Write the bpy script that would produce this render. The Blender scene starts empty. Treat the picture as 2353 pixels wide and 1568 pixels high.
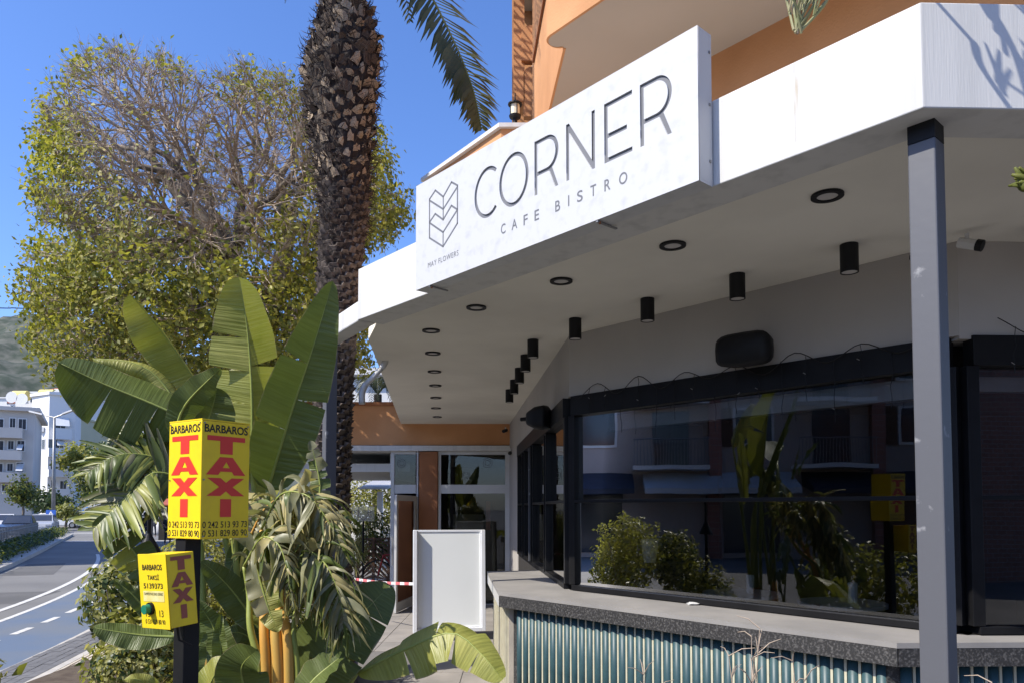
import bpy, math, random
import numpy as np
from mathutils import Vector, Matrix

# ------------------------------------------------------------------ camera, sky, sun, exposure
SC = bpy.context.scene
COL = SC.collection
R = math.radians
random.seed(7)
rng = np.random.default_rng(11)

CAM_H = 1.9
PITCH = R(2.5)
FOC = 1700.0            # focal length in units of a 2352 px wide picture
HOR = 1167.0            # eye level in that picture
CX, CY = 1176.0, HOR - FOC * math.tan(PITCH)

cd = bpy.data.cameras.new('camera')
cam = bpy.data.objects.new('camera', cd)
COL.objects.link(cam)
cam.location = (0, 0, CAM_H)
cam.rotation_euler = (R(90) + PITCH, 0, 0)
cd.sensor_width = 36
cd.lens = 36 * FOC / 2352
cd.shift_y = (CY - 784) / 2352
cd.clip_start = 0.05
cd.clip_end = 8000
SC.camera = cam

SUN_AZ, SUN_EL = R(62), R(47)       # azimuth measured from straight behind the camera towards the left
S = Vector((-math.sin(SUN_AZ) * math.cos(SUN_EL), -math.cos(SUN_AZ) * math.cos(SUN_EL), math.sin(SUN_EL)))
W = bpy.data.worlds.new('World')
SC.world = W
W.use_nodes = True
nt = W.node_tree
sky = nt.nodes.new('ShaderNodeTexSky')
sky.sky_type = 'NISHITA'
sky.sun_disc = False
sky.sun_elevation = SUN_EL
sky.sun_rotation = math.atan2(S.x, S.y)
sky.altitude = 0
sky.air_density = 1.0
sky.dust_density = 0.9
sky.ozone_density = 3.0
bg = nt.nodes['Background']
hs = nt.nodes.new('ShaderNodeHueSaturation')
hs.inputs['Saturation'].default_value = 1.10
wb = nt.nodes.new('ShaderNodeMix')
wb.data_type = 'RGBA'
wb.blend_type = 'MULTIPLY'
wb.inputs['Factor'].default_value = 1.0
wb.inputs['B'].default_value = (0.89, 0.99, 1.30, 1)      # cool white balance of the whole sky
nt.links.new(sky.outputs[0], hs.inputs['Color'])
nt.links.new(hs.outputs[0], wb.inputs['A'])
nt.links.new(wb.outputs['Result'], bg.inputs['Color'])
bg.inputs['Strength'].default_value = 0.135

sl = bpy.data.lights.new('sun', 'SUN')
sl.energy = 4.5
sl.angle = R(0.53)
sl.color = (1.0, 0.94, 0.83)
sun = bpy.data.objects.new('sun', sl)
COL.objects.link(sun)
sun.rotation_euler = S.to_track_quat('Z', 'Y').to_euler()
sun.location = S * 60

vs = SC.view_settings
vs.view_transform = 'Standard'
vs.look = 'None'
vs.exposure = 0.58
vs.gamma = 1.0
vs.use_curve_mapping = False
SC.render.engine = 'CYCLES'
SC.cycles.use_denoising = True
SC.cycles.max_bounces = 8
SC.cycles.diffuse_bounces = 4
SC.cycles.glossy_bounces = 4
SC.cycles.transmission_bounces = 6
SC.cycles.transparent_max_bounces = 12
SC.cycles.caustics_reflective = False
SC.cycles.caustics_refractive = False

# ------------------------------------------------------------------ helpers
def ray(x, y):
    a = (x - CX) / FOC
    b = -(y - CY) / FOC
    return Vector((a, math.cos(PITCH) - b * math.sin(PITCH), math.sin(PITCH) + b * math.cos(PITCH)))
def at(x, y, Y):
    r = ray(x, y)
    return Vector((0, 0, CAM_H)) + r * (Y / r.y)
def onz(x, y, z=0.0):
    r = ray(x, y)
    return Vector((0, 0, CAM_H)) + r * ((z - CAM_H) / r.z)

def tag(o, label=None, cat=None, group=None, kind=None):
    if label: o['label'] = label
    if cat: o['category'] = cat
    if group: o['group'] = group
    if kind: o['kind'] = kind
    return o
def empty(name, loc=(0, 0, 0)):
    o = bpy.data.objects.new(name, None)
    COL.objects.link(o)
    o.location = loc
    return o
def thing(name, label, cat, group=None, loc=(0, 0, 0)):
    return tag(empty(name, loc), label, cat, group)
def setpar(o, parent):
    # parts are built in world space; parents are plain translated empties or meshes at the origin
    if parent is not None:
        o.parent = parent
        if parent.type == 'EMPTY' and parent.parent is None:
            o.matrix_parent_inverse = Matrix.Translation(-Vector(parent.location))
    return o

class MB:
    def __init__(s):
        s.v = []; s.f = []; s.uv = None; s.mi = None
    def quad(s, a, b, c, d):
        n = len(s.v); s.v += [tuple(a), tuple(b), tuple(c), tuple(d)]; s.f.append((n, n+1, n+2, n+3)); return s
    def poly(s, pts):
        n = len(s.v); s.v += [tuple(p) for p in pts]; s.f.append(tuple(range(n, n+len(pts)))); return s
    def hexa(s, p):
        # p: 4 bottom + 4 top
        n = len(s.v); s.v += [tuple(q) for q in p]
        for a in ((0,3,2,1),(4,5,6,7),(0,1,5,4),(1,2,6,5),(2,3,7,6),(3,0,4,7)):
            s.f.append(tuple(n+i for i in a))
        return s
    def box(s, x0, y0, z0, x1, y1, z1):
        return s.hexa([(x0,y0,z0),(x1,y0,z0),(x1,y1,z0),(x0,y1,z0),(x0,y0,z1),(x1,y0,z1),(x1,y1,z1),(x0,y1,z1)])
    def obox(s, o, ax, ay, az):
        # oriented box from corner o and three edge vectors
        o, ax, ay, az = Vector(o), Vector(ax), Vector(ay), Vector(az)
        return s.hexa([o, o+ax, o+ax+ay, o+ay, o+az, o+ax+az, o+ax+ay+az, o+ay+az])
    def prism(s, pts, z0, z1):
        # plan polygon (counter clockwise) raised from z0 to z1
        n = len(s.v); k = len(pts)
        s.v += [(p[0], p[1], z0) for p in pts] + [(p[0], p[1], z1) for p in pts]
        s.f.append(tuple(n+i for i in reversed(range(k)))); s.f.append(tuple(n+k+i for i in range(k)))
        for i in range(k):
            j = (i+1) % k
            s.f.append((n+i, n+j, n+k+j, n+k+i))
        return s
    def tube(s, path, rad, n=6, cap=True):
        path = [Vector(p) for p in path]
        if not hasattr(rad, '__len__'): rad = [rad]*len(path)
        base = len(s.v); up = Vector((0,0,1)); pn = None
        for i, p in enumerate(path):
            t = (path[min(i+1, len(path)-1)] - path[max(i-1, 0)])
            if t.length < 1e-9: t = Vector((0,0,1))
            t.normalize()
            if pn is None:
                a = up if abs(t.z) < 0.9 else Vector((1,0,0))
                pn = t.cross(a).normalized()
            else:
                pn = (pn - t*pn.dot(t))
                pn = pn.normalized() if pn.length > 1e-6 else t.cross(Vector((1,0,.3))).normalized()
            b = t.cross(pn)
            for k in range(n):
                a = 2*math.pi*k/n
                s.v.append(tuple(p + (pn*math.cos(a) + b*math.sin(a))*rad[i]))
        for i in range(len(path)-1):
            for k in range(n):
                s.f.append((base+i*n+k, base+i*n+(k+1)%n, base+(i+1)*n+(k+1)%n, base+(i+1)*n+k))
        if cap:
            s.f.append(tuple(base+k for k in reversed(range(n))))
            e = base+(len(path)-1)*n
            s.f.append(tuple(e+k for k in range(n)))
        return s
    def lathe(s, c, prof, n=20, axis='z'):
        # prof: (radius, height)
        c = Vector(c); base = len(s.v)
        for r, h in prof:
            for k in range(n):
                a = 2*math.pi*k/n
                s.v.append((c.x + r*math.cos(a), c.y + r*math.sin(a), c.z + h))
        for i in range(len(prof)-1):
            for k in range(n):
                s.f.append((base+i*n+k, base+i*n+(k+1)%n, base+(i+1)*n+(k+1)%n, base+(i+1)*n+k))
        s.f.append(tuple(base+k for k in reversed(range(n))))
        e = base+(len(prof)-1)*n
        s.f.append(tuple(e+k for k in range(n)))
        return s
    def build(s, name, mat, parent=None, smooth=False, bevel=0.0):
        me = bpy.data.meshes.new(name)
        me.from_pydata(s.v, [], s.f)
        if s.uv is not None:
            l = me.uv_layers.new(name='uv')
            idx = np.empty(len(me.loops), dtype=np.int32); me.loops.foreach_get('vertex_index', idx)
            l.data.foreach_set('uv', np.asarray(s.uv, dtype=np.float32)[idx].ravel())
        for m in (mat if isinstance(mat, (list, tuple)) else [mat]):
            me.materials.append(m)
        if s.mi is not None: me.polygons.foreach_set('material_index', np.asarray(s.mi, dtype=np.int32))
        if smooth: me.polygons.foreach_set('use_smooth', np.ones(len(me.polygons), dtype=bool))
        me.update()
        o = bpy.data.objects.new(name, me)
        COL.objects.link(o)
        if bevel:
            b = o.modifiers.new('bevel', 'BEVEL'); b.width = bevel; b.segments = 2; b.limit_method = 'ANGLE'
        setpar(o, parent)
        return o

def np_build(name, verts, faces, mat, parent=None, mi=None, uv=None, smooth=False):
    # verts (n,3), faces (m,k) arrays
    me = bpy.data.meshes.new(name)
    verts = np.asarray(verts, dtype=np.float32); faces = np.asarray(faces, dtype=np.int32)
    m, k = faces.shape
    me.vertices.add(len(verts)); me.vertices.foreach_set('co', verts.ravel())
    me.loops.add(m*k); me.loops.foreach_set('vertex_index', faces.ravel())
    me.polygons.add(m); me.polygons.foreach_set('loop_start', np.arange(m, dtype=np.int32)*k)
    me.update(calc_edges=True)
    for q in (mat if isinstance(mat, (list, tuple)) else [mat]): me.materials.append(q)
    if mi is not None: me.polygons.foreach_set('material_index', np.asarray(mi, dtype=np.int32))
    if uv is not None:
        l = me.uv_layers.new(name='uv'); l.data.foreach_set('uv', np.asarray(uv, dtype=np.float32)[faces.ravel()].ravel())
    if smooth: me.polygons.foreach_set('use_smooth', np.ones(m, dtype=bool))
    me.validate()
    o = bpy.data.objects.new(name, me); COL.objects.link(o); setpar(o, parent)
    return o

# ------------------------------------------------------------------ materials
MATS = {}
def pmat(name, c1, c2=None, scale=3.0, rough=0.7, bump=0.0, bscale=None, metal=0.0, spec=0.4, stretch=(1,1,1), detail=6.0, lo=0.35, hi=0.65, coat=0.0):
    if name in MATS: return MATS[name]
    m = bpy.data.materials.new(name); m.use_nodes = True
    t = m.node_tree; b = t.nodes['Principled BSDF']
    b.inputs['Roughness'].default_value = rough; b.inputs['Metallic'].default_value = metal
    b.inputs['Specular IOR Level'].default_value = spec
    if coat: b.inputs['Coat Weight'].default_value = coat
    tc = t.nodes.new('ShaderNodeTexCoord'); mp = t.nodes.new('ShaderNodeMapping')
    mp.inputs['Scale'].default_value = stretch
    t.links.new(tc.outputs['Object'], mp.inputs['Vector'])
    if c2 is None: c2 = tuple(min(1, x*0.82) for x in c1)
    nz = t.nodes.new('ShaderNodeTexNoise'); nz.inputs['Scale'].default_value = scale; nz.inputs['Detail'].default_value = detail
    t.links.new(mp.outputs[0], nz.inputs['Vector'])
    cr = t.nodes.new('ShaderNodeValToRGB')
    cr.color_ramp.elements[0].position = lo; cr.color_ramp.elements[0].color = (*c1, 1)
    cr.color_ramp.elements[1].position = hi; cr.color_ramp.elements[1].color = (*c2, 1)
    t.links.new(nz.outputs['Fac'], cr.inputs[0]); t.links.new(cr.outputs[0], b.inputs['Base Color'])
    if bump:
        n2 = t.nodes.new('ShaderNodeTexNoise'); n2.inputs['Scale'].default_value = bscale or scale*12; n2.inputs['Detail'].default_value = 4
        t.links.new(mp.outputs[0], n2.inputs['Vector'])
        bp = t.nodes.new('ShaderNodeBump'); bp.inputs['Strength'].default_value = bump; bp.inputs['Distance'].default_value = 0.01
        t.links.new(n2.outputs['Fac'], bp.inputs['Height']); t.links.new(bp.outputs[0], b.inputs['Normal'])
    MATS[name] = m
    return m

def leafmat(name, c1, c2, trans=0.35, rough=0.4, ribs=70.0, nscale=6.0, tcol=None, ribamt=0.25, spec=0.35):
    # thin leaf: reflects and lets light through; ribs run across the blade (uv: u along, v across)
    if name in MATS: return MATS[name]
    m = bpy.data.materials.new(name); m.use_nodes = True
    t = m.node_tree; b = t.nodes['Principled BSDF']; out = t.nodes['Material Output']
    b.inputs['Roughness'].default_value = rough; b.inputs['Specular IOR Level'].default_value = spec
    tc = t.nodes.new('ShaderNodeTexCoord')
    nz = t.nodes.new('ShaderNodeTexNoise'); nz.inputs['Scale'].default_value = nscale; nz.inputs['Detail'].default_value = 5
    t.links.new(tc.outputs['Object'], nz.inputs['Vector'])
    cr = t.nodes.new('ShaderNodeValToRGB')
    cr.color_ramp.elements[0].position = 0.32; cr.color_ramp.elements[0].color = (*c1, 1)
    cr.color_ramp.elements[1].position = 0.68; cr.color_ramp.elements[1].color = (*c2, 1)
    t.links.new(nz.outputs['Fac'], cr.inputs[0])
    col = cr.outputs[0]
    if ribs:
        mp = t.nodes.new('ShaderNodeMapping'); mp.inputs['Scale'].default_value = (ribs, 1.0, 1.0)
        t.links.new(tc.outputs['UV'], mp.inputs['Vector'])
        n3 = t.nodes.new('ShaderNodeTexNoise'); n3.noise_dimensions = '2D'; n3.inputs['Scale'].default_value = 1.0; n3.inputs['Detail'].default_value = 2
        t.links.new(mp.outputs[0], n3.inputs['Vector'])
        mx = t.nodes.new('ShaderNodeMix'); mx.data_type = 'RGBA'; mx.blend_type = 'MULTIPLY'
        mr = t.nodes.new('ShaderNodeMapRange'); mr.inputs['From Min'].default_value = .3; mr.inputs['From Max'].default_value = .7
        mr.inputs['To Min'].default_value = 1 - ribamt; mr.inputs['To Max'].default_value = 1 + ribamt
        t.links.new(n3.outputs['Fac'], mr.inputs['Value'])
        cb = t.nodes.new('ShaderNodeCombineColor')
        for i in range(3): t.links.new(mr.outputs[0], cb.inputs[i])
        mx.inputs['Factor'].default_value = 1.0
        t.links.new(col, mx.inputs['A']); t.links.new(cb.outputs[0], mx.inputs['B'])
        col = mx.outputs['Result']
        bp = t.nodes.new('ShaderNodeBump'); bp.inputs['Strength'].default_value = 0.45; bp.inputs['Distance'].default_value = 0.012
        t.links.new(n3.outputs['Fac'], bp.inputs['Height']); t.links.new(bp.outputs[0], b.inputs['Normal'])
    if ribs:
        # withered brown margin where the blade ends
        sx_ = t.nodes.new('ShaderNodeSeparateXYZ'); t.links.new(tc.outputs['UV'], sx_.inputs[0])
        def mth(op, a, b_=None):
            q = t.nodes.new('ShaderNodeMath'); q.operation = op
            for i, w_ in enumerate((a, b_)):
                if w_ is None: continue
                if isinstance(w_, (int, float)): q.inputs[i].default_value = w_
                else: t.links.new(w_, q.inputs[i])
            return q.outputs[0]
        ev = mth('ABSOLUTE', mth('SUBTRACT', sx_.outputs['Y'], .5))
        n5 = t.nodes.new('ShaderNodeTexNoise'); n5.inputs['Scale'].default_value = 9; n5.inputs['Detail'].default_value = 3
        t.links.new(tc.outputs['Object'], n5.inputs['Vector'])
        ev = mth('ADD', ev, mth('MULTIPLY', n5.outputs['Fac'], .10))
        mr2 = t.nodes.new('ShaderNodeMapRange'); mr2.inputs['From Min'].default_value = .535; mr2.inputs['From Max'].default_value = .56
        t.links.new(ev, mr2.inputs['Value'])
        mx2 = t.nodes.new('ShaderNodeMix'); mx2.data_type = 'RGBA'; mx2.inputs['B'].default_value = (.36, .29, .16, 1)
        t.links.new(mr2.outputs[0], mx2.inputs['Factor']); t.links.new(col, mx2.inputs['A']); col = mx2.outputs['Result']
    t.links.new(col, b.inputs['Base Color'])
    tr = t.nodes.new('ShaderNodeBsdfTranslucent')
    if tcol is None: tcol = (c2[0]*1.5, c2[1]*1.7, c2[2]*0.5)
    mt = t.nodes.new('ShaderNodeMix'); mt.data_type = 'RGBA'; mt.inputs['Factor'].default_value = 0.6
    mt.inputs['B'].default_value = (*tcol, 1)
    t.links.new(col, mt.inputs['A']); t.links.new(mt.outputs['Result'], tr.inputs['Color'])
    ms = t.nodes.new('ShaderNodeMixShader'); ms.inputs[0].default_value = trans
    t.links.new(b.outputs[0], ms.inputs[1]); t.links.new(tr.outputs[0], ms.inputs[2])
    t.links.new(ms.outputs[0], out.inputs['Surface'])
    MATS[name] = m
    return m

def glassmat(name, tint=(0.5, 0.52, 0.53), boost=1.0, rough=0.0, ior=1.5, wob=0.0):
    if name in MATS: return MATS[name]
    m = bpy.data.materials.new(name); m.use_nodes = True
    t = m.node_tree; out = t.nodes['Material Output']; t.nodes.remove(t.nodes['Principled BSDF'])
    tr = t.nodes.new('ShaderNodeBsdfTransparent'); tr.inputs[0].default_value = (*tint, 1)
    gl = t.nodes.new('ShaderNodeBsdfGlossy'); gl.inputs['Roughness'].default_value = rough
    fr = t.nodes.new('ShaderNodeFresnel'); fr.inputs['IOR'].default_value = ior
    mu = t.nodes.new('ShaderNodeMath'); mu.operation = 'MULTIPLY'; mu.inputs[1].default_value = boost; mu.use_clamp = True
    t.links.new(fr.outputs[0], mu.inputs[0])
    if wob:
        tc = t.nodes.new('ShaderNodeTexCoord'); nz = t.nodes.new('ShaderNodeTexNoise'); nz.inputs['Scale'].default_value = 2.2; nz.inputs['Detail'].default_value = 1
        t.links.new(tc.outputs['Object'], nz.inputs['Vector'])
        bp = t.nodes.new('ShaderNodeBump'); bp.inputs['Strength'].default_value = wob; bp.inputs['Distance'].default_value = 0.02
        t.links.new(nz.outputs['Fac'], bp.inputs['Height']); t.links.new(bp.outputs[0], gl.inputs['Normal'])
    ms = t.nodes.new('ShaderNodeMixShader')
    t.links.new(mu.outputs[0], ms.inputs[0]); t.links.new(tr.outputs[0], ms.inputs[1]); t.links.new(gl.outputs[0], ms.inputs[2])
    t.links.new(ms.outputs[0], out.inputs['Surface'])
    MATS[name] = m
    return m

M_white = pmat('white_render', (0.60, 0.595, 0.575), (0.43, 0.43, 0.42), scale=2.2, rough=0.75, bump=0.12, bscale=35, stretch=(5, 5, 0.22), lo=.5, hi=.9)
M_soffit = pmat('soffit_paint', (0.80, 0.77, 0.68), (0.70, 0.67, 0.59), scale=1.1, rough=0.85, bump=0.05, bscale=30)
M_plaster = pmat('grey_plaster', (0.45, 0.42, 0.385), (0.38, 0.355, 0.33), scale=0.9, rough=0.85, bump=0.06, bscale=40)
M_sign = pmat('sign_panel', (0.53, 0.535, 0.54), (0.40, 0.405, 0.415), scale=2.0, rough=0.45, stretch=(7, 7, 0.2), lo=.52, hi=.92)
M_signgrey = pmat('sign_letter_grey', (0.16, 0.165, 0.18), (0.13, 0.135, 0.15), scale=4, rough=0.6)
M_orange = pmat('orange_render', (0.60, 0.30, 0.135), (0.49, 0.235, 0.10), scale=1.5, rough=0.85, bump=0.25, bscale=60)
M_orange_d = pmat('brown_render', (0.30, 0.12, 0.05), (0.24, 0.095, 0.04), scale=2, rough=0.85, bump=0.2, bscale=60)
M_tan = pmat('balcony_soffit', (0.46, 0.40, 0.33), (0.40, 0.345, 0.28), scale=0.7, rough=0.85, bump=0.05)
M_post = pmat('grey_post_paint', (0.098, 0.100, 0.110), (0.28, 0.28, 0.285), lo=.66, hi=.72, scale=9, rough=0.45, bump=0.06, bscale=25)
M_black = pmat('black_paint', (0.009, 0.009, 0.010), (0.014, 0.014, 0.015), scale=5, rough=0.5, spec=0.2)
M_frame = pmat('black_window_frame', (0.008, 0.008, 0.009), (0.012, 0.012, 0.013), scale=5, rough=0.45, spec=0.15)
M_granite = pmat('granite_edge', (0.030, 0.029, 0.029), (0.13, 0.125, 0.12), scale=75, rough=0.5, detail=3, lo=.48, hi=.75, bump=0.2, bscale=120)
M_concrete = pmat('counter_top_concrete', (0.27, 0.255, 0.24), (0.22, 0.21, 0.20), scale=3, rough=0.7, bump=0.05)
M_teal = pmat('teal_glazed_tile', (0.040, 0.084, 0.094), (0.024, 0.060, 0.070), scale=8, rough=0.42, spec=0.35)
M_cream = pmat('cream_strip', (0.55, 0.52, 0.38), (0.45, 0.42, 0.31), scale=8, rough=0.6)
M_glass = glassmat('shop_glass', (0.72, 0.73, 0.73), boost=1.7, wob=0.03)
M_glass2 = glassmat('clear_glass', (0.7, 0.72, 0.72), boost=1.2)
M_alu = pmat('white_aluminium', (0.55, 0.54, 0.52), (0.48, 0.475, 0.46), scale=3, rough=0.4)
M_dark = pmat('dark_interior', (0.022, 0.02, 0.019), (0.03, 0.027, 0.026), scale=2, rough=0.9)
M_asph = pmat('asphalt', (0.20, 0.195, 0.185), (0.15, 0.147, 0.142), scale=0.35, rough=0.92, bump=0.4, bscale=90)
M_blue = pmat('blue_lane', (0.105, 0.145, 0.215), (0.14, 0.16, 0.19), scale=0.8, rough=0.85, bump=0.3, bscale=90)
M_line = pmat('road_paint', (0.62, 0.61, 0.58), (0.42, 0.42, 0.40), scale=6, rough=0.8, lo=.4, hi=.75)
M_paver = pmat('dark_paver', (0.16, 0.16, 0.165), (0.125, 0.125, 0.13), scale=4, rough=0.85, bump=0.2)
M_pavl = pmat('cream_paver', (0.55, 0.49, 0.40), (0.46, 0.41, 0.34), scale=5, rough=0.85, bump=0.2)
M_kerb = pmat('kerb_stone', (0.50, 0.47, 0.42), (0.40, 0.38, 0.35), scale=5, rough=0.85, bump=0.25)
M_slab = pmat('terrace_slab', (0.29, 0.265, 0.24), (0.21, 0.195, 0.18), scale=2.5, rough=0.8, bump=0.1)
M_soil = pmat('soil', (0.07, 0.05, 0.035), (0.11, 0.085, 0.06), scale=9, rough=0.95, bump=0.6, bscale=30)
M_ground = pmat('ground_concrete', (0.16, 0.15, 0.14), (0.12, 0.115, 0.11), scale=0.5, rough=0.9)
M_pvc = pmat('white_pvc', (0.62, 0.62, 0.61), (0.55, 0.55, 0.54), scale=4, rough=0.45)
M_yellow = pmat('yellow_sheet', (0.83, 0.60, 0.014), (0.66, 0.46, 0.025), scale=7, lo=.5, hi=.85, rough=0.4, spec=0.4)
M_red = pmat('red_vinyl', (0.72, 0.045, 0.028), (0.66, 0.04, 0.026), scale=5, rough=0.4)
M_redf = pmat('faded_red_vinyl', (0.34, 0.10, 0.06), (0.28, 0.08, 0.05), scale=9, rough=0.6)
M_ink = pmat('black_vinyl', (0.015, 0.013, 0.012), (0.02, 0.018, 0.016), scale=9, rough=0.5)
M_steel = pmat('dull_steel', (0.30, 0.30, 0.30), (0.24, 0.24, 0.24), scale=5, rough=0.45, metal=0.6)
M_diff = pmat('lamp_diffuser', (0.55, 0.53, 0.50), (0.5, 0.48, 0.46), scale=5, rough=0.5)
M_bark = pmat('grey_bark', (0.20, 0.165, 0.13), (0.12, 0.098, 0.078), scale=6, rough=0.9, bump=0.5, bscale=40)
M_twig = pmat('twig_bark', (0.42, 0.335, 0.255), (0.29, 0.225, 0.165), scale=5, rough=0.9)
M_palmb = pmat('palm_bark', (0.040, 0.030, 0.024), (0.018, 0.013, 0.011), scale=14, rough=0.95, bump=0.9, bscale=45)
M_boot = pmat('palm_boot', (0.52, 0.40, 0.27), (0.15, 0.105, 0.07), scale=18, rough=0.9, bump=0.4)
M_fibre = pmat('palm_fibre', (0.08, 0.055, 0.038), (0.03, 0.021, 0.016), scale=20, rough=0.95)
M_stalk = pmat('orange_stalk', (0.62, 0.30, 0.055), (0.50, 0.34, 0.09), scale=5, rough=0.5, stretch=(3, 3, .6))
M_petiole = pmat('green_petiole', (0.30, 0.33, 0.075), (0.22, 0.26, 0.06), scale=6, rough=0.45)
M_hill = pmat('hill_scrub', (0.040, 0.055, 0.038), (0.125, 0.125, 0.105), scale=0.06, rough=0.95, detail=9, lo=.42, hi=.68)
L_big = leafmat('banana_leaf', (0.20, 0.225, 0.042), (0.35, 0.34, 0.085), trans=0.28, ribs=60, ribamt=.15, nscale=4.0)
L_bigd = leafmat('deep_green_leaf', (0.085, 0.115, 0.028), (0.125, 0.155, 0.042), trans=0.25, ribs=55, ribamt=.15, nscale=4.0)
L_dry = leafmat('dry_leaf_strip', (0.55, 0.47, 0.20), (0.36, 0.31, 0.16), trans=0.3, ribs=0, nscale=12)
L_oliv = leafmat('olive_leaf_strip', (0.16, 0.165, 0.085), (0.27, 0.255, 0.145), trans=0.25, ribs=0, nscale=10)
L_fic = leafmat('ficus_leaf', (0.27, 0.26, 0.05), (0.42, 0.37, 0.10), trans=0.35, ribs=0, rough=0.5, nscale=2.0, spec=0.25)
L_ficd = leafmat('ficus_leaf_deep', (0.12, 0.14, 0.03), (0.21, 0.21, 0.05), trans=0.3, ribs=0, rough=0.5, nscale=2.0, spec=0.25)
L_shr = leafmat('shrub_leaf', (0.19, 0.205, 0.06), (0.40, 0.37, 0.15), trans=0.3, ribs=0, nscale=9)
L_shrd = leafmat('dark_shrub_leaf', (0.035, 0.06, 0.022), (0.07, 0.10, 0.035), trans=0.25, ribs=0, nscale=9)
L_palm = leafmat('palm_leaflet', (0.050, 0.058, 0.024), (0.085, 0.088, 0.038), trans=0.2, ribs=0, nscale=4)
L_suc = pmat('succulent_stem', (0.22, 0.24, 0.11), (0.30, 0.27, 0.15), scale=15, rough=0.7)
# ------------------------------------------------------------------ directions of the cafe
U = Vector((-0.663, 0.749, 0))      # along the slanted shop front, away from the corner
N = Vector((0.749, 0.663, 0))       # into the building
B = Vector((-0.080, 0.997, 0)).normalized()
EX = Vector((0.997, 0.030, 0)).normalized()
ZV = Vector((0, 0, 1))
CF = 3.072                           # plane of the slanted fascia, measured along N
def NU(n, u, z=0.0):
    # point from distance along N and along U
    return N*n + U*u + ZV*z
def u_of(p): return Vector(p).dot(U)
C0 = Vector((1.604, 2.823, 0))
L0 = Vector((-1.28, 6.082, 0))
uC, uL = u_of(C0), u_of(L0)
def offset_line(pts, d):
    # offset an open plan polyline to its right-hand side by d, mitred
    out = []
    for i, p in enumerate(pts):
        p = Vector((p[0], p[1]))
        ds = []
        if i > 0: ds.append((p - Vector(pts[i-1][:2])).normalized())
        if i < len(pts)-1: ds.append((Vector(pts[i+1][:2]) - p).normalized())
        ns = [Vector((q.y, -q.x)) for q in ds]
        m = sum(ns, Vector((0, 0))).normalized()
        k = 1.0/max(.35, m.dot(ns[0]))
        out.append(p + m*d*k)
    return out
def ribbon(name, left, right, z, mat, parent=None):
    mb = MB()
    for i in range(len(left)-1):
        mb.quad((*right[i][:2], z), (*right[i+1][:2], z), (*left[i+1][:2], z), (*left[i][:2], z))
    return mb.build(name, mat, parent)
def spl(pts, n=6):
    # Catmull-Rom through points
    P = [Vector(p) for p in pts]; P = [P[0]*2-P[1]] + P + [P[-1]*2-P[-2]]
    out = []
    for i in range(1, len(P)-2):
        for k in range(n):
            t = k/n
            out.append(0.5*((2*P[i]) + (P[i+1]-P[i-1])*t + (2*P[i-1]-5*P[i]+4*P[i+1]-P[i+2])*t*t + (3*P[i]-P[i-1]-3*P[i+1]+P[i+2])*t**3))
    out.append(P[-2].copy())
    return out

# ------------------------------------------------------------------ ground, road, pavement
g = MB(); g.quad((-3000, -900, -0.02), (3000, -900, -0.02), (3000, 5000, -0.02), (-3000, 5000, -0.02))
tag(g.build('ground', M_ground), kind='structure')
def fit(pts, y0, y1, n=60, deg=3):
    # smooth plan curve x(y) through measured points
    P_ = np.array(pts, float); c = np.polyfit(P_[:, 1], P_[:, 0], deg)
    return [Vector((float(np.polyval(c, y)), float(y), 0)) for y in np.linspace(y0, y1, n)]
KP = [(-4.9, 2), (-5.35, 6), (-5.91, 8.64), (-6.10, 9.6), (-6.68, 12.42), (-7.7, 16), (-9.3, 20), (-11.6, 24), (-15, 30), (-19.5, 37)]
kl2 = [Vector((-4.75, -40, 0)), Vector((-4.75, -4, 0))] + fit(KP, 0, 36, 70)
L2P = [(-7.0, 2), (-7.5, 7), (-8.76, 12.75), (-9.73, 16.14), (-10.6, 18.9), (-12.7, 23.1), (-16.4, 30), (-21, 37.4)]
l2s = [Vector((-6.8, -40, 0)), Vector((-6.8, -4, 0))] + fit(L2P, 0, 36, 70)
line2 = fit(L2P, 1, 27, 60)
line1 = fit([(-7.6, 2), (-8.2, 8), (-9.47, 13.78), (-11.0, 18.23), (-12.3, 21.35), (-14.71, 26.35), (-17.6, 31.5)], 1, 31, 60)
road = MB(); road.quad((-400, -300, 0), (60, -300, 0), (60, 400, 0), (-400, 400, 0))
road_o = tag(road.build('road', M_asph), kind='structure')
bike = tag(ribbon('bike_lane', l2s, kl2, 0.004, M_blue), kind='structure')
def stripe(name, line, w, z=0.008, parent=None):
    return ribbon(name, offset_line(line, -w/2), offset_line(line, w/2), z, M_line, parent)
stripe('lane_line', line1, 0.125, 0.008, road_o)
stripe('lane_line', line2, 0.10, 0.008, road_o)
dl = fit([(-5.9, 2), (-6.4, 6), (-7.56, 11.08), (-7.97, 12.84), (-8.51, 15.15), (-9.6, 18.5), (-11.5, 22.5)], 2, 22.5, 320)
acc, on, seg, last = 0, True, [], None
for p in dl:
    if last is not None: acc += (p-last).length
    last = p
    if on: seg.append(p)
    if acc > (0.62 if on else 0.48):
        if on and len(seg) > 1: stripe('lane_dash', seg, 0.11, 0.008, bike)
        on = not on; acc = 0; seg = [p] if on else []
for yy, x0, x1 in ((42.2, -40, -20), (57.5, -70, -10), (55.9, -34, -26)):
    b_ = MB(); b_.quad((x0, yy, .006), (x1, yy+1.2, .006), (x1, yy+1.9, .006), (x0, yy+.7, .006)); b_.build('crossing_line', M_line, road_o)

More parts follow.
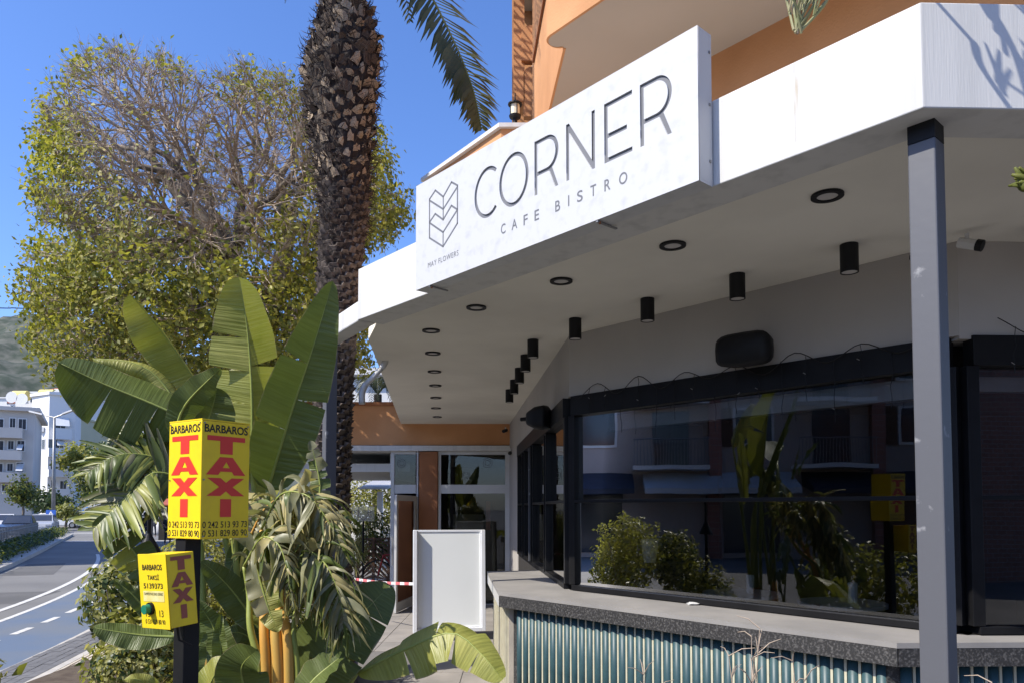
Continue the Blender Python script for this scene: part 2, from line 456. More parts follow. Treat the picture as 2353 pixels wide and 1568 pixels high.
# darker repair patches in the asphalt
M_patch = pmat('asphalt_patch', (0.10, 0.098, 0.095), (0.13, 0.127, 0.122), scale=.8, rough=.93, bump=.4, bscale=90)
for pts in ([(-11.2, 14.5), (-9.9, 14.9), (-10.4, 17.2), (-11.8, 16.8)], [(-14.5, 21), (-13.2, 21.4), (-15.6, 26), (-16.6, 25.5)], [(-18.5, 33), (-16.5, 33.4), (-18, 36.5), (-20, 36)]):
    MB().poly([(a, b2, .003) for a, b2 in pts]).build('asphalt_patch', M_patch, road_o)

# raised pavement with kerb stones
kz = 0.10
sw = MB()
kt = offset_line(kl2, 0.16)
for i in range(len(kl2)-1):
    sw.quad((*kt[i], kz-.012), (max(14, kt[i].x+20), kt[i].y, kz-.012), (max(14, kt[i+1].x+20), kt[i+1].y, kz-.012), (*kt[i+1], kz-.012))
pav = tag(sw.build('pavement', M_ground), kind='structure')
acc = 0; seg = [kl2[0]]
kstones = []
for i in range(1, len(kl2)):
    a, b2 = kl2[i-1], kl2[i]; d = (b2-a).length; k = max(1, int(d/0.75))
    for j in range(k):
        kstones.append((a.lerp(b2, j/k), a.lerp(b2, (j+1)/k)))
for a, b2 in kstones:
    if a.y < 5 or a.y > 26: continue
    t = (b2-a).normalized(); w = Vector((t.y, -t.x, 0))
    MB().obox(a+t*.006+ZV*random.uniform(-.004, .003), (b2-a)-t*.012, w*.155, ZV*kz).build('kerb_stone', M_kerb, pav, bevel=.008)
# paver courses and the ribbed guiding strip run along the kerb
T0 = Vector((-5.91, 8.64, 0)); TT = Vector((-0.2, 0.98, 0)).normalized(); TW = Vector((TT.y, -TT.x, 0))
def paver(w0, w1, t0, t1, mat, name, lift=0.0):
    MB().obox(T0+TW*(w0+.004)+TT*(t0+.004)+ZV*(kz-.03), TW*(w1-w0-.008), TT*(t1-t0-.008), ZV*(.034+lift)).build(name, mat, pav)
w = 0.17; row = 0
while w < 0.62:
    t = -1.6 - (row % 2)*.1
    while t < 4.6:
        paver(w, w+.1, t, t+.2, M_paver, 'paver', random.uniform(-.002, .003)); t += .2
    w += .1; row += 1
gs0 = w
for k in range(6): 
    pass
paver(gs0, gs0+.1, -1.8, 5, M_kerb, 'guide_strip_edge', .002)
for k in range(7):
    ww = gs0+.11+k*.055
    t = -1.8
    while t < 5:
        paver(ww, ww+.04, t, t+.4, M_pavl, 'guide_bar', .006); t += .4
b_ = MB(); b_.obox(T0+TW*(gs0+.1)+TT*-1.8+ZV*(kz-.028), TW*.40, TT*6.8, ZV*.028); b_.build('guide_strip_base', M_pavl, pav)
paver(gs0+.5, gs0+.62, -1.8, 5, M_kerb, 'guide_strip_edge', .002)
w = gs0+.63; row = 0
while w < gs0+1.3:
    t = -1.8 - (row % 2)*.1
    while t < 3.4:
        paver(w, w+.1, t, t+.2, M_paver, 'paver', random.uniform(-.002, .003)); t += .2
    w += .1; row += 1

# planting bed and terrace slabs
bed = MB().prism([(-4.6, 2.6), (-1.15, 2.6), (-1.2, 5.6), (-1.9, 8.9), (-4.9, 8.6), (-4.8, 5)], kz-.02, kz+.06)
tag(bed.build('planting_bed', M_soil), kind='structure')
ter = MB().prism([(-1.1, 1.0), (6, 1.0), (6, 5.2), (1.0, 10), (1.2, 30), (-5, 30), (-4.4, 10), (-1.85, 9.0), (-1.15, 5.6)], kz-.02, kz-.006)
ter_o = tag(ter.build('terrace_floor', M_ground), kind='structure')
for i in range(-4, 6):
    for j in range(0, 24):
        x, y = -1.75+i*.605, 4.6+j*.605
        if x > 1.4 or (x < -1.2 and y < 9.2): continue
        if x < -4: continue
        if x > -.2 and y < 5.5: continue
        MB().box(x+.004, y+.004, kz-.03, x+.601, y+.601, kz+random.uniform(0, .003)).build('terrace_slab', M_slab, ter_o)

# ------------------------------------------------------------------ canopy over the cafe terrace
canopy = thing('terrace_canopy', 'white rendered canopy with deep flat fascia wrapping the cafe corner', 'canopy', loc=(1.6, 2.8, 3.46))
ZB, ZT, ZS = 3.46, 3.885, 3.50
th = 0.24
RC = C0 + EX*4.2                       # fascia running right from the corner
# slanted fascia, right-hand fascia: mitred boxes
inC = C0 + (N*1.0).lerp(Vector((0, 1, 0)), .5).normalized()*(th*1.06)
yr = Vector((-EX.y, EX.x, 0))
MB().prism([(p.x, p.y) for p in (C0, RC, RC+yr*th, inC, L0+N*th, L0)], ZB, ZT).build('fascia', M_white, canopy, bevel=.005)
# slim white edge beam that carries on to the far post
Sx = Vector((-1.73, 6.80, 0))
sd = (Sx-L0).normalized(); sn = Vector((sd.y, -sd.x, 0))
MB().obox(L0+sd*.003+ZV*(ZB-.01), sd*((Sx-L0).length+.1), sn*.16, ZV*.17).build('edge_beam', M_white, canopy, bevel=.012)
# soffit sheet
W1 = Vector((0.532, 6.795, 0)); W0 = W1 - U*3.19; WB = W1 + B*7.6
sof = [(C0+N*.2+EX*.1), RC+yr*.2, RC+yr*2.2, Vector((RC.x, W0.y+.2, 0)), W0+N*.2, W1+N*.1+EX*.1, WB+EX*.1, Vector((-2.10, 13.95, 0)), Vector((-1.36, 6.95, 0)), L0+N*.2]
MB().prism([(p.x, p.y) for p in sof], ZS, ZS+.10).build('soffit', M_soffit, canopy)
MB().prism([(p.x, p.y) for p in [C0+N*.1, RC+yr*.1, RC+yr*2, W0+N*.1, W1+N*.2, Vector((0.0, 13.9, 0)), Vector((-2.05, 13.9, 0)), L0+N*.24]], ZS+.102, ZT-.05).build('roof_slab', M_white, canopy)
# thin shadow lip along the soffit edge
MB().obox(L0+N*(th+.004)+ZV*(ZS-.025), (C0-L0)*.995, N*.09, ZV*.027).build('soffit_trim', M_soffit, canopy)
# rust streak on the fascia
def stainmat():
    m = bpy.data.materials.new('rust_streak'); m.use_nodes = True; t = m.node_tree; b = t.nodes['Principled BSDF']
    b.inputs['Base Color'].default_value = (.62, .46, .24, 1); b.inputs['Roughness'].default_value = .8
    tc = t.nodes.new('ShaderNodeTexCoord'); mp = t.nodes.new('ShaderNodeMapping'); mp.inputs['Scale'].default_value = (25, 25, 2.5)
    nz = t.nodes.new('ShaderNodeTexNoise'); nz.inputs['Scale'].default_value = 1.5
    t.links.new(tc.outputs['Object'], mp.inputs[0]); t.links.new(mp.outputs[0], nz.inputs[0])
    mr = t.nodes.new('ShaderNodeMapRange'); mr.inputs['From Min'].default_value = .42; mr.inputs['From Max'].default_value = .75; mr.inputs['To Max'].default_value = .75
    t.links.new(nz.outputs['Fac'], mr.inputs['Value']); t.links.new(mr.outputs[0], b.inputs['Alpha'])
    return m
M_rust = stainmat()
sp = C0 + U*.50
MB().quad(sp-N*.0015+ZV*(ZB+.06), sp+U*.022-N*.0015+ZV*(ZB+.06), sp+U*.03-N*.0015+ZV*(ZT-.004), sp-U*.008-N*.0015+ZV*(ZT-.004)).build('rust_streak', M_rust, canopy)

# posts
def sq_post(name, label, c, ax, w, z0, z1, capz=None):
    ax = Vector(ax).normalized(); ay = Vector((-ax.y, ax.x, 0))
    t = thing(name, label, 'post', 'grey steel canopy posts', loc=(c[0], c[1], kz))
    c = Vector((c[0], c[1], 0))
    MB().obox(c-ax*w/2-ay*w/2+ZV*z0, ax*w, ay*w, ZV*((capz or z1)-z0)).build('shaft', M_post, t, bevel=.006)
    if capz:
        MB().obox(c-ax*(w/2-.001)-ay*(w/2-.001)+ZV*(capz+.001), ax*(w-.002), ay*(w-.002), ZV*(z1-capz)).build('black_head', M_black, t)  # top section of the post coloured black
    MB().obox(c-ax*w-ay*w+ZV*z0, ax*w*2, ay*w*2, ZV*.012).build('base_plate', M_post, t)
    return t
pc = NU(CF+.19, uC+.02)
sq_post('canopy_post', 'near grey square steel post with a black head at the canopy corner', (1.695, 2.97), -U, .105, kz, ZS, 3.385)
sq_post('canopy_post', 'far slim grey steel post in front of the palm trunk', (-1.70, 6.87), -sd, .105, kz, ZB-.012)

# downlights in the soffit
ring = None
dls = [(1.613, 3.72), (.977, 4.435), (.346, 5.141), (-.284, 5.829), (-.728, 6.593), (-.816, 7.564), (-.905, 8.582), (-.996, 9.56), (-1.099, 10.617), (-1.21, 11.72), (-1.303, 12.85)]
ordn = ['first', 'second', 'third', 'fourth', 'fifth', 'sixth', 'seventh', 'eighth', 'ninth', 'tenth', 'eleventh']
d0 = None
def ringmesh():
    mb = MB(); n = 28
    for r, z in ((.080, 0), (.080, -.012), (.052, -.012), (.052, -.002)):
        for k in range(n): mb.v.append((r*math.cos(2*math.pi*k/n), r*math.sin(2*math.pi*k/n), z))
    for i in range(3):
        for k in range(n): mb.f.append((i*n+k, i*n+(k+1) % n, (i+1)*n+(k+1) % n, (i+1)*n+k))
    return mb
rm = ringmesh().build('trim_ring', M_black); dm = MB().lathe((0, 0, -.006), [(.052, 0), (.052, .005)], 28).build('diffuser', M_diff)
rmesh, dmesh = rm.data, dm.data
bpy.data.objects.remove(rm); bpy.data.objects.remove(dm)
def inst(name, me, parent):
    o = bpy.data.objects.new(name, me); COL.objects.link(o); o.parent = parent; return o
for i, (x, y) in enumerate(dls):
    t = thing('recessed_downlight', ordn[i]+' round recessed downlight from the near corner post, black ring in the soffit', 'downlight', 'recessed downlights in the soffit', loc=(x, y, ZS-.001))
    inst('trim_ring', rmesh, t); inst('diffuser', dmesh, t)
cyl = [(2.049, 4.435), (1.542, 5.005), (1.035, 5.596), (.534, 6.195), (.199, 6.972), (.141, 7.672), (.085, 8.393), (.027, 9.168), (-.035, 9.913)]
cm = MB().lathe((0, 0, 0), [(.053, 0), (.053, -.172), (.046, -.172), (.046, -.165)], 28).build('can', M_black, smooth=False)
lm = MB().lathe((0, 0, -.168), [(.045, 0), (.045, .004)], 24).build('lens', M_diff)
cme, lme = cm.data, lm.data
bpy.data.objects.remove(cm); bpy.data.objects.remove(lm)
for i, (x, y) in enumerate(cyl):
    t = thing('ceiling_spotlight', ordn[i]+' black cylinder spotlight counted from the near post, hung under the soffit', 'spotlight', 'black cylinder ceiling spotlights', loc=(x, y, ZS-.001))
    inst('can', cme, t); inst('lens', lme, t)

# ------------------------------------------------------------------ cafe building: walls, upper floor, balcony
cafe = thing('corner_building', 'orange apartment building with a cafe at street level and a rounded balcony above', 'building', loc=(2, 5, 0))
WA = CF + 1.829                        # plane of the slanted window wall
ZW1, ZW0, ZM = 2.93, 1.16, 1.966       # window head, sill, transom
uA0, uA1 = u_of(W1) - 3.23, u_of(W1)
A0, A1 = NU(WA, uA0), NU(WA, uA1)
CR = A0 + EX*5.5
yB = Vector((EX.y, -EX.x, 0))*-1
# plaster band above the glazing
MB().obox(A0+ZV*(ZW1+.001), A1-A0, N*.2, ZV*(ZS-ZW1-.002)).build('wall_band', M_plaster, cafe)
MB().obox(A1+U*.001+ZV*(ZW1+.001), B*7.4, EX*.2, ZV*(ZS-ZW1-.002)).build('wall_band', M_plaster, cafe)
MB().obox(A0+ZV*(ZW1-.02), EX*5.5, yB*.2, ZV*(ZS-ZW1+.018)).build('wall_band', M_plaster, cafe)
# upper wall above the canopy, in the plane of the windows
MB().obox(A0-U*.6+N*.01+ZV*(ZT-.02), U*4.6, N*.3, ZV*1.57).build('upper_wall', M_orange, cafe)
MB().obox(A0-U*.6+yB*.1+ZV*(ZT-.02), EX*6, yB*.3, ZV*1.57).build('upper_wall', M_orange, cafe)
MB().obox(A0-U*.6+N*-.03+ZV*(ZT+.30), U*4.6, N*.04, ZV*.02).build('wall_ledge', M_orange, cafe)
# balcony slab with a rounded outer corner
ZBAL = 5.43
ub = Vector((.288, 5.38, 0)).dot(U)
bl = []
f0 = NU(3.78, ub)
for k in range(9):
    a = k/8*math.pi*.86
    c_ = f0 + N*.09
    d_ = -N*math.cos(a) + U*math.sin(a)
    bl.append(c_ + d_*.09)
side0 = Vector((.400, 5.54, 0))
plan = [NU(3.78, ub-4.6)] + [Vector((5.5, 4.0, 0))][:0] + bl + [side0, Vector((.24, 7.6, 0)), Vector((6.2, 9, 0)), NU(3.78, ub-4.6)+EX*3]
plan = list(reversed(plan))
MB().prism([(p.x, p.y) for p in plan], ZBAL, ZBAL+.16).build('balcony_slab', M_tan, cafe)
pp = [NU(3.78, ub-4.6)] + bl
mb = MB()
for i in range(len(pp)-1):
    a, b2 = pp[i]-N*.006, pp[i+1]-N*.006
    mb.hexa([a+ZV*(ZBAL-.003), b2+ZV*(ZBAL-.003), b2+N*.02+ZV*(ZBAL-.003), a+N*.02+ZV*(ZBAL-.003), a+ZV*(ZBAL+1.1), b2+ZV*(ZBAL+1.1), b2+N*.02+ZV*(ZBAL+1.1), a+N*.02+ZV*(ZBAL+1.1)])
mb.build('balcony_parapet', M_orange, cafe)
sb = [Vector((.400, 5.54, 0)), Vector((.24, 7.58, 0))]
MB().obox(sb[0]-EX*.006+ZV*(ZBAL-.004), sb[1]-sb[0], EX*.02, ZV*1.145).build('balcony_parapet', M_orange, cafe)
MB().obox(sb[0]-EX*.03+ZV*(ZBAL+1.14), sb[1]-sb[0], EX*.18, ZV*.04).build('parapet_coping', M_orange_d, cafe)
# first floor terrace parapet with white coping, left of the balcony
pa = [Vector((-.985, 8.18, 0)), Vector((-.107, 7.0, 0)), Vector((.30, 7.0, 0))]
q = pa + [Vector((.30, 7.12, 0)), Vector((-.047, 7.12, 0)), Vector((-.89, 8.25, 0))]
MB().prism([(p.x, p.y) for p in q], ZT-.1, 5.56).build('terrace_parapet', M_orange, cafe)
q2 = [pa[0]+Vector((-.04, -.02, 0)), pa[1]+Vector((-.02, -.04, 0)), pa[2]+Vector((0, -.04, 0)), Vector((.30, 7.16, 0)), Vector((-.03, 7.16, 0)), Vector((-.86, 8.3, 0))]
MB().prism([(p.x, p.y) for p in q2], 5.56, 5.60).build('parapet_coping', M_white, cafe)
# stacked balconies of the stair tower behind
def round_panel(x0, x1, z0, z1, y, t, r, name, mat):
    pts = []
    for k in range(7):
        a = math.pi/2*k/6
        pts.append((x0+r-r*math.cos(a), z1-r+r*math.sin(a)))
    pts = [(x0, z0)] + pts + [(x1, z1), (x1, z0)]
    mb = MB(); n = len(pts)
    mb.v = [(p[0], y, p[1]) for p in pts] + [(p[0]+.0, y+t, p[1]) for p in pts]
    mb.f = [tuple(range(n-1, -1, -1)), tuple(range(n, 2*n))] + [(i, (i+1) % n, n+(i+1) % n, n+i) for i in range(n)]
    return mb.build(name, mat, cafe)
MB().box(.30, 9.8, 3.6, 6, 16, 16).build('tower_wall', M_tan, cafe)
for k in range(3):
    zz = 6.1 + k*3.0
    MB().box(.04, 9.3, zz-.16, .9, 13, zz).build('tower_balcony_slab', M_tan, cafe)
for y, z0, z1, x0 in ((9.25, 6.9, 7.55, .15), (9.2, 7.6, 8.06, .12), (9.15, 8.5, 9.6, .05)):
    round_panel(x0, .75, z0, z1, y, .10, .10, 'tower_balcony_panel', M_orange)
MB().box(.00, 10.2, 3.9, .28, 10.5, 16).build('tower_fin', M_orange, cafe)
MB().box(.02, 9.25, 7.1, .16, 9.6, 12).build('tower_fin', M_orange, cafe)
# dark brown side pier next to the balcony
MB().box(.26, 7.64, ZT, .9, 9.2, 12).build('pier', M_orange, cafe)

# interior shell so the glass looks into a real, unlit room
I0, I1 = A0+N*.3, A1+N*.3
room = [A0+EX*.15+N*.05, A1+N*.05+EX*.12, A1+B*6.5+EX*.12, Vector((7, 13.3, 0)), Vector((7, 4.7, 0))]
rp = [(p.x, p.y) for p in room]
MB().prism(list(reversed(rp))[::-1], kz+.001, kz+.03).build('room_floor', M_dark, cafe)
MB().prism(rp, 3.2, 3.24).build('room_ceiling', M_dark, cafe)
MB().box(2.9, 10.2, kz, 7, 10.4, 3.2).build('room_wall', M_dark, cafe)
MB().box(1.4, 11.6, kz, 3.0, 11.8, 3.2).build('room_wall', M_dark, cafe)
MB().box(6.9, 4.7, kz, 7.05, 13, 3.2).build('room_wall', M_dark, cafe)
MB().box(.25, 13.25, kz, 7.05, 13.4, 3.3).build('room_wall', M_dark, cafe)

# ------------------------------------------------------------------ glazing of the cafe
def frame_bar(p, q, w, d, dirn, name, parent, mat=None):
    # bar from p to q, w wide along 'dirn' (in plane), d deep along its normal
    p, q = Vector(p), Vector(q); ax = q-p; wv = Vector(dirn).normalized(); dv = ax.normalized().cross(wv)
    return MB().obox(p-wv*w/2-dv*d/2, ax, wv*w, dv*d).build(name, mat or M_frame, parent, bevel=.003)
gl = thing('shop_window', 'long black framed cafe window along the slanted front above the counter', 'window', loc=tuple(A0+ZV*ZW0))
GA0, GA1 = A0+U*.06+N*.03, A1-U*.03+N*.03
def wall_window(t, a, b2, inn, mull, head=.0):
    ax = (b2-a).normalized(); L = (b2-a).length
    frame_bar(a+ZV*(ZW1-.09), b2+ZV*(ZW1-.09), .18, .10, ZV, 'head_beam', t)
    frame_bar(a+ZV*(ZW0+.025), b2+ZV*(ZW0+.025), .045, .09, ZV, 'sill_rail', t)
    frame_bar(a+ZV*ZM-inn*.01, b2+ZV*ZM-inn*.01, .028, .06, ZV, 'transom', t)
    us = [0] + mull + [L]
    for s in us:
        frame_bar(a+ax*s+ZV*(ZW0+.05), a+ax*s+ZV*(ZW1-.18), .075 if s in (0, L) else .05, .08, ax, 'mullion', t)
    for s0, s1 in zip(us[:-1], us[1:]):
        o = .035
        MB().obox(a+ax*(s0+o)+inn*.0+ZV*(ZW0+.05), ax*(s1-s0-2*o), inn*.008, ZV*(ZM-.015-ZW0-.05)).build('pane', M_glass, t)
        MB().obox(a+ax*(s0+o)+inn*.02+ZV*(ZM+.015), ax*(s1-s0-2*o), inn*.008, ZV*(ZW1-.18-ZM-.015)).build('pane', M_glass, t)
wall_window(gl, GA0, GA1, N, [])
g2 = thing('shop_window', 'black framed folding cafe window on the far passage side behind the white board', 'window', loc=tuple(A1+ZV*ZW0))
GB0, GB1 = A1+U*.05+EX*.03+B*.05, A1+B*5.4+EX*.03
wall_window(g2, GB0, GB1, EX, [1.45, 2.9, 4.1])
for s in (1.5, 2.95, 3.2, 4.15):
    frame_bar(GB0+B*s-EX*.02+ZV*(ZW0+.03), GB0+B*s-EX*.02+ZV*(ZW1-.2), .03, .05, B, 'folding_leaf_stile', g2, M_post if s == 3.2 else None)
g3 = thing('shop_window', 'black framed cafe window right of the near corner post', 'window', loc=tuple(A0+ZV*ZW0))
GC0 = A0+EX*.07+yB*.03
wall_window(g3, GC0, GC0+EX*3.0, yB, [])
# white roller blind boxes behind the heads
MB().obox(A0+U*.12+N*.13+ZV*2.60, U*2.95, N*.08, ZV*.13).build('blind', M_pvc, gl)
MB().obox(GC0+EX*.1+yB*.12+ZV*2.62, EX*2.6, yB*.06, ZV*.09).build('blind', M_pvc, g3)
# low masonry under the windows, behind the counter
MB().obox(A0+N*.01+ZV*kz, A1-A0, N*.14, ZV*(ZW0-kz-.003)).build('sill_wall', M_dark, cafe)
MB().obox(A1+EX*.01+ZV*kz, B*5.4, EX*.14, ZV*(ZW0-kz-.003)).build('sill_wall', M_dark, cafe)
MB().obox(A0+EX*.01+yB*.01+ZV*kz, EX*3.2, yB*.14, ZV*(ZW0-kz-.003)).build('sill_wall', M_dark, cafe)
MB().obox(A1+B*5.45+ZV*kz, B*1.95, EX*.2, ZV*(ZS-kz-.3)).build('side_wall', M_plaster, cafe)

# ------------------------------------------------------------------ counter with granite edge and half-round teal tiles
ctr = thing('outdoor_counter', 'outdoor bar counter with grey top, speckled granite edge and teal ribbed tile front', 'counter', loc=(1, 5.3, kz))
NCF = CF+1.262                         # plane of the counter edge
K1 = Vector((-.12, 6.643, 0))
uK1 = u_of(K1)
K0 = NU(NCF, u_of(Vector((2.15, 4.15, 0))))
K0r = K0 + EX*3.4
Ke = K1 + B*2.2
inn = [A0+EX*.0+N*.0, A1]
topz, edz = ZW0-.003, 1.025
plan = [K1, K0, K0r, K0r+yB*.75, A0+yB*.02, A1+N*.005, A1+B*2.2+EX*.005, Ke]
MB().prism([(p.x, p.y) for p in plan], topz-.03, topz).build('counter_top', M_concrete, ctr)
MB().obox(K1+N*.002+ZV*edz, K0-K1, N*.12, ZV*(topz-.032-edz)).build('granite_edge', M_granite, ctr)
MB().obox(K0+yB*.002+EX*.01+ZV*edz, EX*3.3, yB*.12, ZV*(topz-.032-edz)).build('granite_edge', M_granite, ctr)
MB().obox(Ke+EX*.002+ZV*edz, K1-Ke, EX*.08, ZV*(topz-.032-edz)).build('side_edge', M_alu, ctr)
# carcass
MB().obox(K1+N*.10+EX*.06+ZV*kz, (K0-K1)*.985, N*.4, ZV*(edz-kz-.002)).build('carcass', M_granite, ctr)
MB().obox(K0+yB*.10+ZV*kz, EX*3.3, yB*.4, ZV*(edz-kz-.002)).build('carcass', M_granite, ctr)
MB().obox(K1+EX*.10+B*.1+ZV*kz, B*2.05, EX*.35, ZV*(edz-kz-.002)).build('carcass', M_pavl, ctr)
pit = .083
def tile_mesh():
    mb = MB(); n = 8; h = edz-kz-.004; r = (pit-.018)/2
    for z in (0, h):
        for k in range(n+1):
            a = math.pi*k/n
            mb.v.append((-r*math.cos(a), -r*.85*math.sin(a), z))
    for k in range(n): mb.f.append((k, k+1, n+2+k, n+1+k))
    mb.f.append(tuple(range(n+1))[::-1]); mb.f.append(tuple(range(n+1, 2*n+2)))
    me = mb.build('tile', M_teal, smooth=False); d = me.data; bpy.data.objects.remove(me)
    for p in d.polygons: p.use_smooth = len(p.vertices) == 4
    return d
tme = tile_mesh()
sm = MB(); sm.box(-.0075, -.012, 0, .0075, .01, edz-kz-.004); so = sm.build('joint_strip', M_cream); sme = so.data; bpy.data.objects.remove(so)
def tile_run(p0, ax, length, inw):
    k = int(length/pit); ang = math.atan2(ax.y, ax.x)
    for i in range(k):
        p = p0 + ax*(pit*(i+.5))
        o = bpy.data.objects.new('tile', tme); COL.objects.link(o); setpar(o, ctr); o.location = (p.x, p.y, kz+.002); o.rotation_euler = (0, 0, ang)
        p = p0 + ax*(pit*(i+1))
        o = bpy.data.objects.new('joint_strip', sme); COL.objects.link(o); setpar(o, ctr); o.location = (p.x, p.y, kz+.002); o.rotation_euler = (0, 0, ang)
ax = (K0-K1).normalized()
tile_run(K1+N*.095+ax*.14, ax, (K0-K1).length-.16, N)
tile_run(K0+yB*.095+EX*.06, EX, 1.5, yB)
# pale ribbed end towards the passage
for i in range(14):
    p = Ke + (K1-Ke).normalized()*(.08+i*.15) + EX*.07
    MB().obox(p+ZV*kz, (K1-Ke).normalized()*.05, EX*.03, ZV*(edz-kz-.004)).build('end_rib', M_cream, ctr)
# things lying on the counter
for i, (x, y, lab) in enumerate(((1590, 1388, 'crumpled white paper napkin on the counter before the long window'), (1380, 1357, 'small white cap lying at the foot of the window corner'))):
    p = onz(x, y, topz)
    mb = MB(); mb.lathe((p.x, p.y, topz+.001), [(.035, 0), (.045, .012), (.02, .02), (.006, .022)], 9)
    mb.v = [(a+random.uniform(-.012, .012), b2+random.uniform(-.012, .012), c) for a, b2, c in mb.v]
    tag(mb.build('paper_scrap', M_pvc), lab, 'scrap')
# ------------------------------------------------------------------ sign
SO = Vector((-.6875, 5.2165, 3.45))       # front lower left corner of the sign face
SA = -U                                    # along the face to the right
SLEN, SHGT = 2.372, .755
sgn = thing('cafe_sign', 'long white CORNER CAFE BISTRO signboard fixed to the canopy fascia', 'sign', loc=tuple(SO))
SMAT = Matrix(((SA.x, 0, -N.x, SO.x), (SA.y, 0, -N.y, SO.y), (0, 1, 0, SO.z), (0, 0, 0, 1)))   # local x along, y up, z out of the face
def curve_obj(name, loops, depth, mat, parent, mtx):
    cu = bpy.data.curves.new(name, 'CURVE'); cu.dimensions = '2D'; cu.fill_mode = 'BOTH'; cu.extrude = depth/2
    for lp in loops:
        s = cu.splines.new('POLY'); s.points.add(len(lp)-1)
        for i, p in enumerate(lp): s.points[i].co = (p[0], p[1], 0, 1)
        s.use_cyclic_u = True
    cu.materials.append(mat)
    o = bpy.data.objects.new(name, cu); COL.objects.link(o); setpar(o, parent); o.matrix_basis = mtx
    return o
def arc(cx, cy, rx, ry, a0, a1, n=22):
    return [(cx+rx*math.cos(R(a0+(a1-a0)*i/n)), cy+ry*math.sin(R(a0+(a1-a0)*i/n))) for i in range(n+1)]
SWD = .0245
def L_C(x0, x1, y0, y1):
    w = SWD; cx = x0+(x1-x0)*.60; cy = (y0+y1)/2; rx = cx-x0; ry = (y1-y0)/2
    return [arc(cx, cy, rx, ry, 48, 312, 30) + arc(cx, cy, rx-w, ry-w, 312, 48, 30)]
def L_O(x0, x1, y0, y1):
    w = SWD; cx, cy = (x0+x1)/2, (y0+y1)/2; rx, ry = (x1-x0)/2, (y1-y0)/2
    return [arc(cx, cy, rx, ry, 0, 360, 44)[:-1], arc(cx, cy, rx-w, ry-w, 0, 360, 44)[:-1]]
def L_R(x0, x1, y0, y1):
    w = SWD; h = y1-y0; m = y0+h*.34; xr = x1-h*.30; ry = (y1-m)/2; cy = (y1+m)/2; rx = x1-xr
    outer = [(x0, y0), (x0, y1)] + arc(xr, cy, rx, ry, 90, -62, 18) + [(x1-.002, y0), (x1-.002-w*1.1, y0), (xr+rx*.20, m)] + [(x0+w, m), (x0+w, y0)]
    inner = [(x0+w, y1-w)] + arc(xr, cy, rx-w, ry-w, 90, -90, 18) + [(x0+w, m+w)]
    return [outer, inner]
def L_N(x0, x1, y0, y1):
    w = SWD*.95; d = w*1.25
    return [[(x0, y0), (x0, y1), (x0+d*.75, y1), (x1-w, y0+d*1.9), (x1-w, y1), (x1, y1), (x1, y0), (x1-d*.75, y0), (x0+w, y1-d*1.9), (x0+w, y0)]]
def L_E(x0, x1, y0, y1):
    w = SWD; m = (y0+y1)/2-.02
    return [[(x0, y0), (x0, y1), (x1, y1), (x1, y1-w), (x0+w, y1-w), (x0+w, m+w/2), (x1-.035, m+w/2), (x1-.035, m-w/2), (x0+w, m-w/2), (x0+w, y0+w), (x1, y0+w), (x1, y0)]]
y0, y1 = .288, .612
LET = [L_C(.67, .893, y0, y1+.004), L_O(.917, 1.186, y0-.003, y1+.004), L_R(1.237, 1.437, y0, y1), L_N(1.498, 1.715, y0, y1), L_E(1.782, 1.973, y0, y1), L_R(2.024, 2.222, y0, y1)]
panel = [[(0, 0), (SLEN, 0), (SLEN, SHGT), (0, SHGT)]]
for l in LET: panel += l
RD = .009
curve_obj('face_panel', panel, RD, M_sign, sgn, SMAT @ Matrix.Translation((0, 0, -RD/2)))
for l in LET:
    # grey letter plate at the bottom of each cut-out, a touch larger than the opening
    curve_obj('letter', l, .004, M_signgrey, sgn, SMAT @ Matrix.Translation((0, 0, -RD-.0022)))
tb = .105
mb = MB()
for (a, b2, c, d) in ((0, 0, SLEN, .012), (0, SHGT-.012, SLEN, SHGT), (0, .0125, .012, SHGT-.0125), (SLEN-.012, .0125, SLEN, SHGT-.0125)):
    mb.obox(SO+SA*a+ZV*b2+N*(RD+.0005), SA*(c-a), N*tb, ZV*(d-b2))
mb.build('frame', M_sign, sgn)
MB().obox(SO+SA*.013+ZV*.013+N*(RD+.012), SA*(SLEN-.026), N*.004, ZV*(SHGT-.026)).build('back_panel', M_sign, sgn)
# logo: three stacked chevrons in a hexagon, thin grey strips
def strip(name, pts, w, parent, z=.0015, closed=False):
    mb = MB(); P = [Vector((p[0], p[1])) for p in pts]
    rng_ = range(len(P)) if closed else range(len(P)-1)
    for i in rng_:
        a, b2 = P[i], P[(i+1) % len(P)]; t = (b2-a).normalized(); s = Vector((-t.y, t.x))*w/2; a = a-t*w*.3; b2 = b2+t*w*.3
        q = [a-s, b2-s, b2+s, a+s]
        mb.hexa([SMAT @ Vector((k.x, k.y, .0004)) for k in q] + [SMAT @ Vector((k.x, k.y, z)) for k in q])
    return mb.build(name, M_signgrey, parent)
lw = .012
strip('logo_outline', [(.169, .333), (.167, .609), (.236, .649), (.329, .574), (.422, .645), (.489, .600), (.489, .343), (.329, .229)], lw, sgn, closed=True)
strip('logo_bar', [(.167, .600), (.329, .488)], lw, sgn)
strip('logo_bar', [(.329, .488), (.489, .592)], lw, sgn)
strip('logo_bar', [(.329, .574), (.329, .415)], lw*.8, sgn)
strip('logo_bar', [(.169, .445), (.236, .484), (.329, .415), (.422, .484), (.489, .436)], lw, sgn)
strip('logo_bar', [(.169, .440), (.329, .328), (.489, .436)], lw, sgn)
strip('logo_bar', [(.329, .328), (.329, .229)], lw*.8, sgn)

